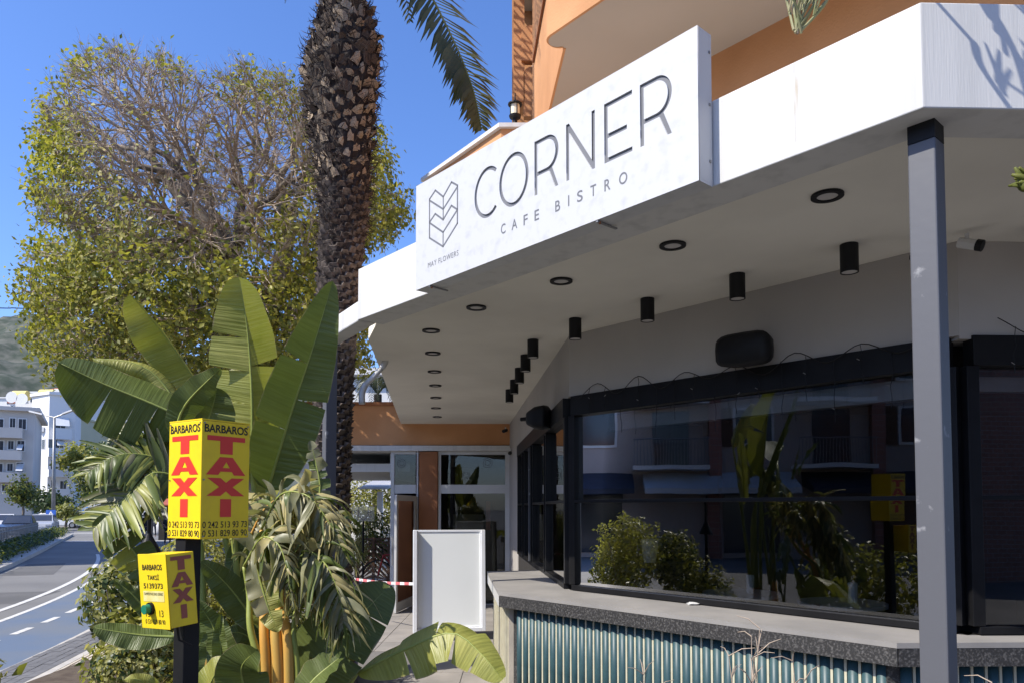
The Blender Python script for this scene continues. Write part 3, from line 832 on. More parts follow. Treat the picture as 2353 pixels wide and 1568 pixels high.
TEXTS = []
def text(name, body, mat, parent, mtx, cx, cy, wd, ht, bold=0.0, depth=.0008, spacing=1.0):
    # flat lettering fitted into a wd x ht box centred on (cx, cy) of the local plane
    cu = bpy.data.curves.new(name, 'FONT'); cu.body = body; cu.size = 1.0; cu.offset = bold; cu.extrude = 0.0; cu.space_character = spacing
    cu.align_x = 'LEFT'
    cu.materials.append(mat)
    o = bpy.data.objects.new(name, cu); COL.objects.link(o); setpar(o, parent)
    TEXTS.append((o, mtx, cx, cy, wd, ht))
    return o
def finish_texts():
    bpy.context.view_layer.update()
    for o, mtx, cx, cy, wd, ht in TEXTS:
        bb = [Vector(c) for c in o.bound_box]
        x0, x1 = min(c.x for c in bb), max(c.x for c in bb); yy0, yy1 = min(c.y for c in bb), max(c.y for c in bb)
        sx, sy = wd/max(1e-6, x1-x0), ht/max(1e-6, yy1-yy0)
        o.matrix_basis = mtx @ Matrix.Translation((cx-sx*(x0+x1)/2, cy-sy*(yy0+yy1)/2, .0012)) @ Matrix.Diagonal((sx, sy, 1, 1))
    # lettering and cut panels become plain meshes
    dg = bpy.context.evaluated_depsgraph_get()
    for o in [q for q in COL.objects if q.type in ('FONT', 'CURVE')]:
        nm, par, mb_, mpi, cu = o.name, o.parent, o.matrix_basis.copy(), o.matrix_parent_inverse.copy(), o.data
        me = bpy.data.meshes.new_from_object(o.evaluated_get(dg))
        bpy.data.objects.remove(o)
        q = bpy.data.objects.new(nm, me); COL.objects.link(q); q.parent = par; q.matrix_parent_inverse = mpi; q.matrix_basis = mb_
for ch_, cx_, wd_, cz_ in (('C', .956, .043, .172), ('A', 1.06, .050, .171), ('F', 1.16, .036, .169), ('E', 1.257, .038, .168), ('B', 1.43, .039, .169), ('I', 1.517, .009, .171), ('S', 1.603, .042, .170), ('T', 1.702, .041, .169), ('R', 1.803, .042, .167), ('O', 1.911, .055, .166)):
    text('letter', ch_, M_signgrey, sgn, SMAT, cx_, cz_, wd_, .062, bold=.008)
text('lettering', 'MAY FLOWERS', M_signgrey, sgn, SMAT, .327, .142, .350, .036, spacing=1.15)
# fixing brackets under the sign
for s in (.16, 1.72):
    MB().obox(SO+SA*s-ZV*.012+N*.0, SA*.014, N*.16, ZV*.008).build('bracket', M_steel, sgn)
    MB().lathe(SO+SA*(s+.01)+N*.02-ZV*.012, [(.007, -.006), (.007, .006)], 8).build('bolt', M_orange_d, sgn)
for z in (.12, .40, .66):
    p = SO+SA*(SLEN+.0005)+N*.095+ZV*z
    MB().obox(p-N*.006-ZV*.006, SA*.004, N*.012, ZV*.012).build('screw', M_steel, sgn)

# ------------------------------------------------------------------ loudspeakers
def speaker(label, p, yaw, sx, sy, sz, parentwall):
    t = thing('wall_speaker', label, 'speaker', loc=tuple(p))
    c, s = math.cos(yaw), math.sin(yaw)
    mb = MB(); prof = [(-.5, .30), (-.42, .46), (-.1, .5), (.35, .40), (.5, .28)]
    # horn shaped cabinet: octagonal sections shrinking to the back
    secs = []
    for d, k in ((-.5, .80), (-.40, 1.0), (.05, .92), (.40, .62), (.5, .50)):
        ring = []
        for a in range(20):
            an = 2*math.pi*a/20+.3
            x = sx*.5*k*math.copysign(abs(math.cos(an))**.5, math.cos(an)); z = sz*.5*k*math.copysign(abs(math.sin(an))**.5, math.sin(an))
            y = sy*d
            q = Vector((x*c - y*s, x*s + y*c, z)); ring.append(Vector(p)+q)
        secs.append(ring)
    n0 = 0
    for r_ in secs: mb.v += [tuple(q) for q in r_]
    for i in range(len(secs)-1):
        for k in range(20): mb.f.append((i*20+k, i*20+(k+1) % 20, (i+1)*20+(k+1) % 20, (i+1)*20+k))
    mb.f.append(tuple(range(19, -1, -1))); mb.f.append(tuple(range(len(secs)*20-20, len(secs)*20)))
    mb.build('cabinet', M_black, t, smooth=True)
    fwd = Vector((s, -c, 0))
    g_ = MB()
    g_.v = [tuple(q+fwd*.003) for q in [Vector(p)+(v-Vector(p))*.93 for v in secs[0]]]; g_.f = [tuple(range(19, -1, -1))]
    g_.build('grille', pmat('speaker_grille', (.02, .02, .02), (.035, .035, .035), scale=120, rough=.8), t)
    MB().tube([Vector(p)-fwd*sy*.45, Vector(p)-fwd*(sy*.45+.10)], .022, 8).build('bracket', M_black, t)
    return t
pA = NU(WA-.17, uA0+1.30, 3.02)
speaker('long black loudspeaker on the plaster wall above the long window', pA, math.atan2(-N.x, N.y)*1+math.pi*0+R(8), .40, .26, .235, N)
pB = A1+B*1.05-EX*.17+ZV*2.86
speaker('black horn loudspeaker above the far side window beside the wall corner', pB, R(60), .21, .24, .26, EX)

# ------------------------------------------------------------------ security cameras, floodlight
def bullet_cam(label, p, d, body=M_pvc, grp='small security cameras'):
    t = thing('security_camera', label, 'camera', grp, loc=tuple(p))
    p, d = Vector(p), Vector(d).normalized()
    MB().tube([p, p+ZV*-.05], .012, 8).build('stem', M_pvc, t)
    MB().tube([p-ZV*.06-d*.045, p-ZV*.06+d*.05], .030, 10).build('body', body, t)
    MB().tube([p-ZV*.06+d*.051, p-ZV*.06+d*.085], .033, 10).build('hood', M_black, t)
    return t
bullet_cam('white bullet camera just right of the near post head', (2.62, 4.20, ZS-.02), (.6, -.6, -.35))
bullet_cam('white bullet camera half hidden left of the near post', (2.40, 4.28, ZS-.05), (-.7, -.5, -.45))
bullet_cam('dark bullet camera under the soffit on the orange band of the passage', (-.12, 13.6, 3.40), (-.5, -1, -.3), M_black)
bullet_cam('white dome camera at the top right of the passage shop front', (-.02, 13.5, 3.0), (-.3, -1, -.5))
t = thing('flood_light', 'dark square floodlight under the soffit at the far right edge', 'floodlight', loc=(2.98, 4.15, 3.4))
MB().obox(Vector((2.94, 4.10, 3.33)), Vector((.14, .02, .02)), Vector((0, .05, 0)), Vector((0, -.01, .11))).build('housing', M_post, t, bevel=.006)
MB().obox(Vector((2.95, 4.095, 3.345)), Vector((.12, .017, .017)), Vector((0, .004, 0)), Vector((0, -.008, .085))).build('lens', M_glass2, t)
MB().tube([(3.0, 4.15, 3.43), (3.0, 4.2, 3.5)], .012, 6).build('bracket', M_black, t)

# ------------------------------------------------------------------ fairy lights: sagging cable with hanging strands
def fairy(label, a, b2, out, n, drop0, seedk):
    rr = random.Random(seedk)
    t = thing('fairy_light_string', label, 'string lights', loc=tuple(a))
    a, b2 = Vector(a), Vector(b2); path = []; hooks = []
    for i in range(n+1):
        p = a.lerp(b2, i/n); up = .05 if i % 2 == 0 else -.05
        path.append(p + ZV*(up+rr.uniform(-.02, .02))); hooks.append(path[-1])
    fine = spl(path, 5)
    MB().tube(fine, .0035, 4).build('cable', M_black, t)
    for i, p in enumerate(fine[2::4]):
        ln = rr.uniform(.16, .42)
        q = [p + out*.004 + ZV*-ln*k/5 + (b2-a).normalized()*rr.uniform(-.012, .012) for k in range(6)]
        o = MB().tube(q, .0022, 4).build('strand', M_black, t)
        mb = MB()
        for k in (rr.choice((2, 3, 4)),):
            mb.tube([q[k], q[k]+(b2-a).normalized()*rr.choice((-.02, .02))+ZV*.012], .0025, 4)
        mb.build('bulb', M_steel, o)
    return t
fairy('dark fairy light string with hanging strands across the head of the long window', NU(WA-.04, uA0+.1, ZW1-.01), NU(WA-.04, uA1-.15, ZW1+.01), -N, 13, .3, 3)
fairy('fairy light string over the window right of the near post', A0+EX*.2-yB*.05+ZV*(ZW1+.04), A0+EX*1.6-yB*.05+ZV*(ZW1-.02), -yB, 6, .3, 5)

# ------------------------------------------------------------------ downpipe at the canopy's outer end
t = thing('drain_pipe', 'white plastic drain pipe bending from the soffit towards the palm', 'pipe', loc=(-1.5, 8.0, 3.5))
e1, e2, e3 = at(886, 822, 8.0), at(883, 838, 8.0), at(838, 885, 8.0)
e0 = Vector((e1.x, e1.y, ZS))
MB().tube(spl([e0, e1, e2.lerp(e1, .3), e2+(e3-e2)*.15], 4), .035, 12).build('upper_bend', M_pvc, t, smooth=True)
MB().tube([e2+(e3-e2)*.12, e3], .030, 12).build('run', M_pvc, t, smooth=True)
MB().tube(spl([e3+(e2-e3)*.06, e3, e3-ZV*.08-Vector((.03, 0, 0)), e3-ZV*.2-Vector((.03, 0, 0))], 4), .036, 12).build('lower_bend', M_alu, t, smooth=True)

# lantern on the first floor parapet
t = thing('wall_lantern', 'small black lantern with pale glass standing on the white parapet coping', 'lantern', loc=(.03, 7.06, 5.60))
lc = Vector((.03, 7.06, 5.60))
MB().lathe(lc, [(.03, 0), (.022, .05), (.022, .09), (.055, .10), (.06, .12), (.05, .125)], 14).build('base', M_black, t)
MB().lathe(lc+ZV*.126, [(.045, 0), (.045, .10)], 14).build('glass', pmat('lantern_glass', (.75, .70, .50), (.7, .66, .48), rough=.3), t)
MB().lathe(lc+ZV*.227, [(.07, 0), (.07, .012), (.03, .03), (.008, .05), (.006, .12)], 14).build('cap', M_black, t)
for k in range(4):
    a = k*math.pi/2+.4
    MB().tube([lc+Vector((.05*math.cos(a), .05*math.sin(a), .124)), lc+Vector((.05*math.cos(a), .05*math.sin(a), .228))], .004, 5).build('guard_bar', M_black, t)

# ------------------------------------------------------------------ shop front at the end of the passage
YS = 13.95
sf = thing('passage_shop', 'white framed shop front under an orange band at the end of the passage', 'shop front', loc=(-.8, YS, 0))
def pbox(x0, y0, x1, y1, Y, dep, name, mat, parent, bevel=0.0):
    # box whose front face spans the given picture rectangle at distance Y
    a, b2 = at(x0, y1, Y), at(x1, y0, Y)
    return MB().box(a.x, Y, a.z, b2.x, Y+dep, b2.z).build(name, mat, parent, bevel=bevel)
pbox(690, 930, 1184, 1021, YS, .5, 'orange_band', M_orange, sf)
pbox(690, 1022, 1184, 1034, YS-.04, .5, 'white_beam', M_white, sf)
pbox(680, 922, 960, 930, YS-.05, .6, 'band_coping', M_orange_d, sf)
fy = YS+.05
# aluminium frame members
def fm(x0, y0, x1, y1, d=.10): return pbox(x0, y0, x1, y1, fy, d, 'frame_member', M_alu, sf)
fm(895, 1035, 906, 1410); fm(955, 1035, 961, 1410); fm(1005, 1035, 1013, 1410); fm(1160, 1035, 1180, 1410)
fm(906, 1035, 955, 1042); fm(1013, 1035, 1160, 1043); fm(906, 1112, 955, 1132); fm(1013, 1112, 1160, 1132)
fm(1013, 1386, 1160, 1410)
pbox(961, 1036, 1005, 1410, YS-.02, .35, 'brown_pier', M_orange_d, sf)
for x0, y0, x1, y1 in ((906, 1042, 955, 1112), (1013, 1043, 1160, 1112), (1013, 1132, 1160, 1386)):
    pbox(x0, y0, x1, y1, fy+.04, .006, 'pane', M_glass2, sf)
# dim shop room behind
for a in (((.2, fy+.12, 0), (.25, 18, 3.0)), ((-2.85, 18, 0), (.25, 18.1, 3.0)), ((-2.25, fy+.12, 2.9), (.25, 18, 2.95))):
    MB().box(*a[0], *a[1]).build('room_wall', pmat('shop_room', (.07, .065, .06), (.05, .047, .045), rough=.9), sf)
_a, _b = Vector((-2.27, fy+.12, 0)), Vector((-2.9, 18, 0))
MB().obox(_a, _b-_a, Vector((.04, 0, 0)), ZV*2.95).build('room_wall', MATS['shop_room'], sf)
pbox(1040, 1180, 1110, 1240, 16.5, .05, 'poster', pmat('poster_paper', (.4, .37, .30), (.3, .27, .2), scale=3), sf)
pbox(1116, 1150, 1126, 1216, 15.5, .3, 'brick_return', pmat('brick_return', (.45, .16, .09), (.3, .10, .06), scale=6), sf)
for cx_, cy_, rr_ in ((1120, 1062, 11), (1070, 1090, 9), (922, 1063, 10)):
    p = at(cx_, cy_, fy+.03); rr_ = rr_/FOC*fy
    mb = MB(); n = 24
    for i in range(n):
        a, b2 = 2*math.pi*i/n, 2*math.pi*(i+1)/n
        for r0, r1 in ((rr_, rr_*.9), (rr_*.6, rr_*.5)):
            mb.quad(*[(p.x+r*math.cos(c), p.y, p.z+r*math.sin(c)) for r, c in ((r0, a), (r0, b2), (r1, b2), (r1, a))])
    mb.build('ring_sticker', M_post, sf)
# open glazed door leaf
dr = thing('glass_door', 'open white framed glass door left of the brown pier', 'door', loc=tuple(at(930, 1400, 13.6)))
d0, d1 = at(906, 1400, 13.9), at(952, 1400, 12.6)
d0 = Vector((at(903, 1400, 12.7).x, 12.75, .12)); d1 = Vector((at(950, 1400, 13.95).x, 13.98, .12))
dax = (d1-d0).normalized(); dnn = Vector((dax.y, -dax.x, 0)); Ld = (d1-d0).length; Hd = 2.02
for a, b2, c, e in ((0, 0, .09, Hd), (Ld-.09, 0, Ld, Hd), (.09, 0, Ld-.09, .16), (.09, Hd-.10, Ld-.09, Hd)):
    MB().obox(d0+dax*a+ZV*b2, dax*(c-a), dnn*.045, ZV*(e-b2)).build('frame', M_alu, dr, bevel=.004)
MB().obox(d0+dax*.09+dnn*.02+ZV*.16, dax*(Ld-.18), dnn*.008, ZV*(Hd-.26)).build('pane', M_glass2, dr)
MB().tube([d0+dax*.06-dnn*.05+ZV*.8, d0+dax*.06-dnn*.05+ZV*1.3], .014, 8).build('handle', M_steel, dr)
t = thing('door_closer_lamp', 'white wall lamp box over the passage shop door', 'lamp', loc=tuple(at(925, 1142, 13.8)))
pa_, pb_ = at(915, 1142, 13.7), at(942, 1152, 13.7)
MB().tube([pa_, pb_], .03, 8).build('tube', M_pvc, t); MB().obox(pa_+ZV*.03, Vector((.02, .25, 0)), Vector((.02, 0, 0)), ZV*.02).build('arm', M_pvc, t)

# passage roof to the left: lower white slabs
MB().box(-4.2, YS+.5, 2.62, -2.0, 19, 2.78).build('passage_slab', M_white, sf)
MB().box(-4.6, YS+.2, 2.99, -2.0, 20, 3.10).build('passage_ceiling', M_white, sf)
MB().obox(Vector((-2.35, YS+.3, 2.5)), Vector((.12, 0, 0)), Vector((0, 5, 0)), ZV*.45).build('passage_beam', M_white, sf)

# ------------------------------------------------------------------ white display board on legs
ab = thing('display_board', 'blank white framed display board standing on the terrace', 'board', loc=(-.85, 10.2, kz))
YA = 10.1
q0, q1 = at(948, 1452, YA), at(1119, 1452, YA); hB = at(960, 1216, YA).z - q0.z
bx = Vector((q1.x-q0.x-.03, .18, 0)); wB = bx.length; bx.normalize(); bn = Vector((bx.y, -bx.x, 0))    # bn faces the camera
lean = -.075
bz = (ZV - bn*lean*-1).normalized() if False else (ZV + bn*(-.06)).normalized()
bo = Vector((q0.x, YA, q0.z))
fwid, fdep = .052, .07
def brd(a, b2, c, d, z0, z1, name, mat, bev=.004):
    MB().obox(bo+bx*a+bz*b2+bn*z0, bx*(c-a), bn*(z1-z0), bz*(d-b2)).build(name, mat, ab, bevel=bev)
M_bfr = pmat('board_frame_white', (.80, .81, .83), (.74, .75, .77), scale=3, rough=.4)
M_bpn = pmat('board_panel_white', (.88, .90, .88), (.84, .86, .84), scale=2, rough=.5, lo=.4, hi=.9)
brd(0, 0, fwid, hB, 0, .095, 'frame_side', M_bfr); brd(wB-fwid, 0, wB, hB, 0, .045, 'frame_side', M_bfr)
brd(fwid, 0, wB-fwid, fwid, 0, .045, 'frame_rail', M_bfr); brd(fwid, hB-fwid*.6, wB-fwid, hB, 0, .020, 'frame_rail', M_bfr)
brd(fwid, fwid, fwid+.02, hB-fwid*.6, 0, .025, 'inner_lip', M_bfr); brd(wB-fwid-.02, fwid, wB-fwid, hB-fwid*.6, 0, .025, 'inner_lip', M_bfr)
brd(fwid+.02, fwid, wB-fwid-.02, fwid+.02, 0, .025, 'inner_lip', M_bfr)
brd(fwid*.5, fwid*.5, wB-fwid*.5, hB-fwid*.5, -.03, .012, 'panel', M_bpn, 0)
for a in (.12, wB-.16):
    for b_ in (.0, -.30):
        p = bo+bx*a+bn*(.02+b_)
        MB().lathe((p.x, p.y, kz), [(.03, 0), (.045, .02), (.045, .06), (.025, .08), (.035, .10), (.02, max(.12, bo.z-kz+.02))], 10).build('foot', pmat('carved_foot', (.34, .26, .20), (.24, .18, .14), scale=20), ab)
MB().obox(bo+bx*.05-bn*.36+ZV*.0, bx*(wB-.1), -bn*.03, ZV*.9).build('rear_leaf', M_bfr, ab)

# barrier tape
t0_, t1_ = at(808, 1328, 11.6), at(960, 1340, 10.3)
mb = MB(); mb.mi = []
pts = spl([t0_, t0_.lerp(t1_, .5)-ZV*.02, t1_], 8)
for i in range(len(pts)-1):
    for k in range(1):
        mb.quad(pts[i]-ZV*.02, pts[i+1]-ZV*.02+Vector((0, .006, 0)), pts[i+1]+ZV*.02, pts[i]+ZV*.02+Vector((0, .006, 0))); mb.mi.append(i % 2)
M_tred = pmat('tape_red', (.62, .16, .17), (.58, .14, .15)); M_twh = pmat('tape_white', (.75, .73, .72), (.7, .68, .67))
tag(mb.build('barrier_tape', [M_twh, M_tred]), 'red and white barrier tape stretched behind the white board', 'tape')

# ------------------------------------------------------------------ taxi sign with call box
TH = R(33.7+22.8)
nr = Vector((math.sin(TH), -math.cos(TH), 0)); nl = Vector((-math.cos(TH), -math.sin(TH), 0))   # right and left face normals
ed = at(462, 1100, 3.2)
tx = thing('taxi_sign', 'yellow BARBAROS TAXI box sign on a black pole with a call box', 'taxi sign', loc=(ed.x, ed.y+.17, kz))
zt, zb_ = 2.285, 1.768; sx_ = .245
e0 = Vector((ed.x, ed.y, zb_))
bxo = MB().obox(e0, nl*-sx_, nr*-sx_, ZV*(zt-zb_)).build('sign_box', M_yellow, tx, bevel=.003)
def face(o, ax, nrm): return Matrix(((ax.x, 0, nrm.x, o.x), (ax.y, 0, nrm.y, o.y), (ax.z, 1, nrm.z, o.z), (0, 0, 0, 1)))
FR = face(e0, -nl, nr)                     # right face: x from the near edge to the right
FL = face(e0 - nr*sx_, nr, nl)             # left face: x from the far left edge to the near edge
def blk(pts, mtx, mat, parent, name, z=.0012, hole=None):
    loops = [pts] + ([hole] if hole else [])
    cu_o = curve_obj(name, loops, .0006, mat, parent, mtx @ Matrix.Translation((0, 0, z)))
    return cu_o
def taxi(mtx, mat, parent, w, hs, x0):
    hT = hs/4.55; gap = hT*.17
    y = hs
    g_ = .175*hT*1.6
    def sc(p): return [(x0+a*w, b2) for a, b2 in p]
    # T
    y1_ = y; y0_ = y-hT
    blk(sc([(.02, y1_), (.98, y1_), (.98, y1_-hT*.27), (.66, y1_-hT*.27), (.66, y0_), (.34, y0_), (.34, y1_-hT*.27), (.02, y1_-hT*.27)]), mtx, mat, parent, 'letter')
    y1_ = y0_-gap; y0_ = y1_-hT
    blk(sc([(0, y0_), (.34, y1_), (.66, y1_), (1, y0_), (.70, y0_), (.645, y0_+hT*.19), (.355, y0_+hT*.19), (.30, y0_)]), mtx, mat, parent, 'letter', hole=sc([(.41, y0_+hT*.40), (.59, y0_+hT*.40), (.50, y0_+hT*.73)]))
    y1_ = y0_-gap; y0_ = y1_-hT
    m = (y0_+y1_)/2
    blk(sc([(.03, y1_), (.36, y1_), (.5, y1_-hT*.26), (.64, y1_), (.97, y1_), (.67, m), (.98, y0_), (.64, y0_), (.5, y0_+hT*.26), (.36, y0_), (.02, y0_), (.33, m)]), mtx, mat, parent, 'letter')
    y1_ = y0_-gap; y0_ = y1_-hT
    blk(sc([(.36, y0_), (.36, y1_), (.64, y1_), (.64, y0_)]), mtx, mat, parent, 'letter')
Ht = zt-zb_
for mtx, nm in ((FR, 'r'), (FL, 'l')):
    off = mtx @ Matrix.Translation((0, .092, 0))
    taxi(off, M_red, bxo, sx_*.82, Ht*.70, sx_*.09)
    text('lettering', 'BARBAROS', M_ink, bxo, mtx, sx_*.5, Ht-.032, sx_*.90, .036, bold=.022)
    text('lettering', '0 242 513 93 73', M_ink, bxo, mtx, sx_*.5, .062, sx_*.92, .028, bold=.004)
    text('lettering', '0 531 829 80 90', M_ink, bxo, mtx, sx_*.5, .024, sx_*.92, .028, bold=.004)
cen = e0 - nl*sx_/2 - nr*sx_/2
for mtx in (FR, FL):
    for fx, fy_ in ((.012, .012), (sx_-.012, .012), (.012, Ht-.010), (sx_-.012, Ht-.010), (.012, Ht*.5)):
        q_ = mtx @ Vector((fx, fy_, 0)); d_ = (mtx @ Vector((fx, fy_, .003)))-q_
        MB().tube([q_, q_+d_], .0035, 8).build('rivet', M_steel, bxo)
MB().obox(e0-nl*sx_-nr*sx_+ZV*(zt-zb_+.001)-(nl+nr)*.006*-1*0, nl*(sx_), nr*(sx_), ZV*.006).build('lid', M_yellow, bxo)
pw = .078
pc_ = Vector((-1.452, 3.33, 0))
MB().obox(Vector((pc_.x, pc_.y, kz))-nl*-0+nl*pw/2+nr*pw/2-ZV*0, nl*-pw, nr*-pw, ZV*(zb_-kz-.001)).build('pole', M_black, tx, bevel=.005)
MB().obox(Vector((pc_.x, pc_.y, kz))+nl*.14+nr*.14, nl*-.28, nr*-.28, ZV*.012).build('base_plate', M_black, tx)
# call box, leaning a little
cw, cdp, ch = .20, .125, .305
ce = at(392, 1443, 3.06)                  # near lower edge
lean_ = Matrix.Rotation(R(4.5), 4, Vector((0, 1, 0)))
RL = Matrix.Rotation(R(-4.5), 3, Vector((-.4, .92, 0)))
nr0, nl0 = nr, nl
upv, nr, nl = RL @ ZV, RL @ nr, RL @ nl
cb_ = MB().obox(ce, nr*-cw, nl*-cdp, upv*ch).build('call_box', M_yellow, tx, bevel=.003)
MB().obox(ce+nl*.0006-nr*-.003+upv*-.004, nr*-(cw+.006), nl*.003, upv*(ch+.008)).build('door', M_yellow, cb_, bevel=.002)
o_ = ce - nr*cw + nl*.0036
CBF = Matrix(((nr.x, upv.x, nl.x, o_.x), (nr.y, upv.y, nl.y, o_.y), (nr.z, upv.z, nl.z, o_.z), (0, 0, 0, 1)))
o_ = ce + nr*.0006
CBR = Matrix((((-nl).x, upv.x, nr.x, o_.x), ((-nl).y, upv.y, nr.y, o_.y), ((-nl).z, upv.z, nr.z, o_.z), (0, 0, 0, 1)))
taxi(CBR @ Matrix.Translation((0, .03, 0)), M_redf, cb_, cdp*.78, ch*.86, cdp*.12)
text('lettering', 'BARBAROS', M_ink, cb_, CBF, cw*.5, ch*.83, cw*.72, .024, bold=.020)
text('lettering', 'TAKSİ', M_ink, cb_, CBF, cw*.52, ch*.70, cw*.42, .026, bold=.012)
text('lettering', '5139373', M_ink, cb_, CBF, cw*.5, ch*.575, cw*.70, .022, bold=.012)
M_lab = pmat('faded_label', (.74, .66, .32), (.66, .55, .15), scale=20, rough=.6)
blk([(cw*.12, ch*.36), (cw*.88, ch*.36), (cw*.88, ch*.505), (cw*.12, ch*.505)], CBF, M_lab, cb_, 'label', z=.0008)
text('lettering', 'TAMPERYNCI BASI SERBIZ', M_ink, cb_, CBF @ Matrix.Translation((0, 0, .0008)), cw*.5, ch*.465, cw*.70, .011)
text('lettering', '15', M_ink, cb_, CBF, cw*.24, ch*.185, cw*.14, .022)
text('lettering', '13', M_ink, cb_, CBF, cw*.74, ch*.20, cw*.14, .028)
text('lettering', '0 531 829 80 90', M_ink, cb_, CBF, cw*.5, ch*.085, cw*.72, .019, bold=.003)
pbn = CBF @ Vector((cw*.38, ch*.265, 0))
MB().tube([pbn, pbn+nl*.012], .026, 18).build('button_collar', M_black, cb_)
MB().tube([pbn+nl*.012, pbn+nl*.034], .020, 18).build('button', pmat('green_button', (.01, .20, .12), (.01, .17, .10), rough=.35), cb_)
nr, nl = nr0, nl0
MB().tube(spl([ce-nr*.05-nl*.06, ce-nr*.04-nl*.08-ZV*.10, pc_-ZV*0+Vector((-.05, -.02, 1.05)), pc_+Vector((-.045, -.01, .7))], 6) if False else [ce-nr*.05-nl*.06+ZV*.001, ce-nr*.05-nl*.07-ZV*.06, ce-nr*.03-nl*.12-ZV*.09], .005, 6).build('cable', M_black, tx)
# conical post lamp seen behind the call box
t = thing('cone_lamp', 'slim dark pole with a black cone seen above the call box', 'lamp post', loc=tuple(onz(340, 1300, kz)))
lp = at(341, 1270, 5.2)
MB().lathe((lp.x, lp.y, lp.z-.02), [(.09, 0), (.09, .02), (.03, .13), (.016, .16)], 16).build('cone', M_black, t, smooth=False)
MB().tube([(lp.x, lp.y, lp.z+.13), (lp.x, lp.y, at(340, 1112, 5.2).z)], .014, 8).build('pole', M_black, t)
MB().tube([(lp.x, lp.y, kz), (lp.x, lp.y, lp.z-.02)], .02, 8).build('stand', M_black, t)
# ------------------------------------------------------------------ big leaves
def banana_leaf(parent, pix, W_, nh, folds=(0, 0), tears=(0, 0), mat=None, mat2=None, prof=(.75, .55), droop=0.0, ripple=.008, rib=.010, seed=0, gap=.0, jit=0.0, name='leaf', ribmat=None, nu=40, curl=0.0, tipw=0.0):
    # pix: spine as (x, y, distance); folds: angle of the +side and -side half out of the blade plane
    rr = random.Random(seed)
    sp = spl([at(*p) for p in pix], 10)
    L = [0]
    for a, b2 in zip(sp[:-1], sp[1:]): L.append(L[-1]+(b2-a).length)
    tot = L[-1]
    def spine(t):
        s = min(max(t, 0), 1)*tot
        for i in range(len(L)-1):
            if s <= L[i+1]+1e-9:
                f = (s-L[i])/max(1e-9, L[i+1]-L[i]); return sp[i].lerp(sp[i+1], f)
        return sp[-1].copy()
    nh = Vector(nh).normalized()
    def frame_at(t):
        T = (spine(t+.03)-spine(t-.03)).normalized()
        Sd = T.cross(nh)
        if Sd.length < .05: Sd = Vector((1, 0, 0))
        Sd.normalize(); Nn = Sd.cross(T)
        return T, Sd, Nn
    p_, q_ = prof
    def width(t):
        t = min(max(t, 0), 1)
        return W_*max(0.0, math.sin(math.pi*(t**p_)))**q_ * (1-tipw*t)
    mb = MB(); mb.uv = []; mb.mi = []
    nv = 6
    for side, fold, nt in ((1, folds[0], tears[0]), (-1, folds[1], tears[1])):
        if isinstance(nt, (list, tuple)): cuts = [0] + list(nt) + [1]
        else:
            cuts = [0] + sorted((i+1)/(nt+1) + rr.uniform(-.25, .25)/(nt+1) for i in range(nt)) + [1]
        nseg = len(cuts)-1
        for si in range(nseg):
            c0, c1 = cuts[si], cuts[si+1]
            k = max(2 if nseg > 6 else 4, int(nu*(c1-c0)))
            df = rr.uniform(-jit, jit); dd = rr.uniform(.5, 1.5); lf = 1.0 + (rr.uniform(-.25, .12) if nseg > 6 else 0); tw = rr.uniform(-1, 1)*jit
            mi_ = 1 if (mat2 and rr.random() < .45) else 0
            base = len(mb.v); mid = (c0+c1)/2
            for i in range(k+1):
                for j in range(nv+1):
                    v = j/nv
                    t0 = c0+(c1-c0)*i/k
                    tt = mid+(t0-mid)*(1-gap*v**1.2*(1 if nseg > 1 else 0))
                    tv = tt + .10*v*(1-tt)*W_/tot*2
                    P = spine(tt); T, Sd, Nn = frame_at(min(.97, max(.03, tt)))
                    w = width(tt)*lf*v
                    ang = R(fold) + R(df)*(1 if nseg > 1 else 0) + R(tw)*(t0-mid)/max(1e-6, c1-c0) + R(curl)*v
                    d = Sd*side*math.cos(ang) + Nn*math.sin(ang)
                    q = P + d*w + T*(.16*w) + Nn*ripple*math.sin(t0*23+si*1.7+side)*v + ZV*(-droop*dd*(w**2)/max(.05, W_))
                    mb.v.append(tuple(q)); mb.uv.append((t0, .5+.5*side*v))
            for i in range(k):
                for j in range(nv):
                    a = base+i*(nv+1)+j
                    mb.f.append((a, a+1, a+nv+2, a+nv+1)); mb.mi.append(mi_)
    o = mb.build(name, [mat, mat2] if mat2 else mat, parent, smooth=True)
    n = 14
    MB().tube([spine(i/n*.98)-frame_at(i/n)[2]*.002 for i in range(n+1)], [rib*(1-.85*i/n) for i in range(n+1)], 6).build('midrib', ribmat or M_petiole, o, smooth=True)
    return o
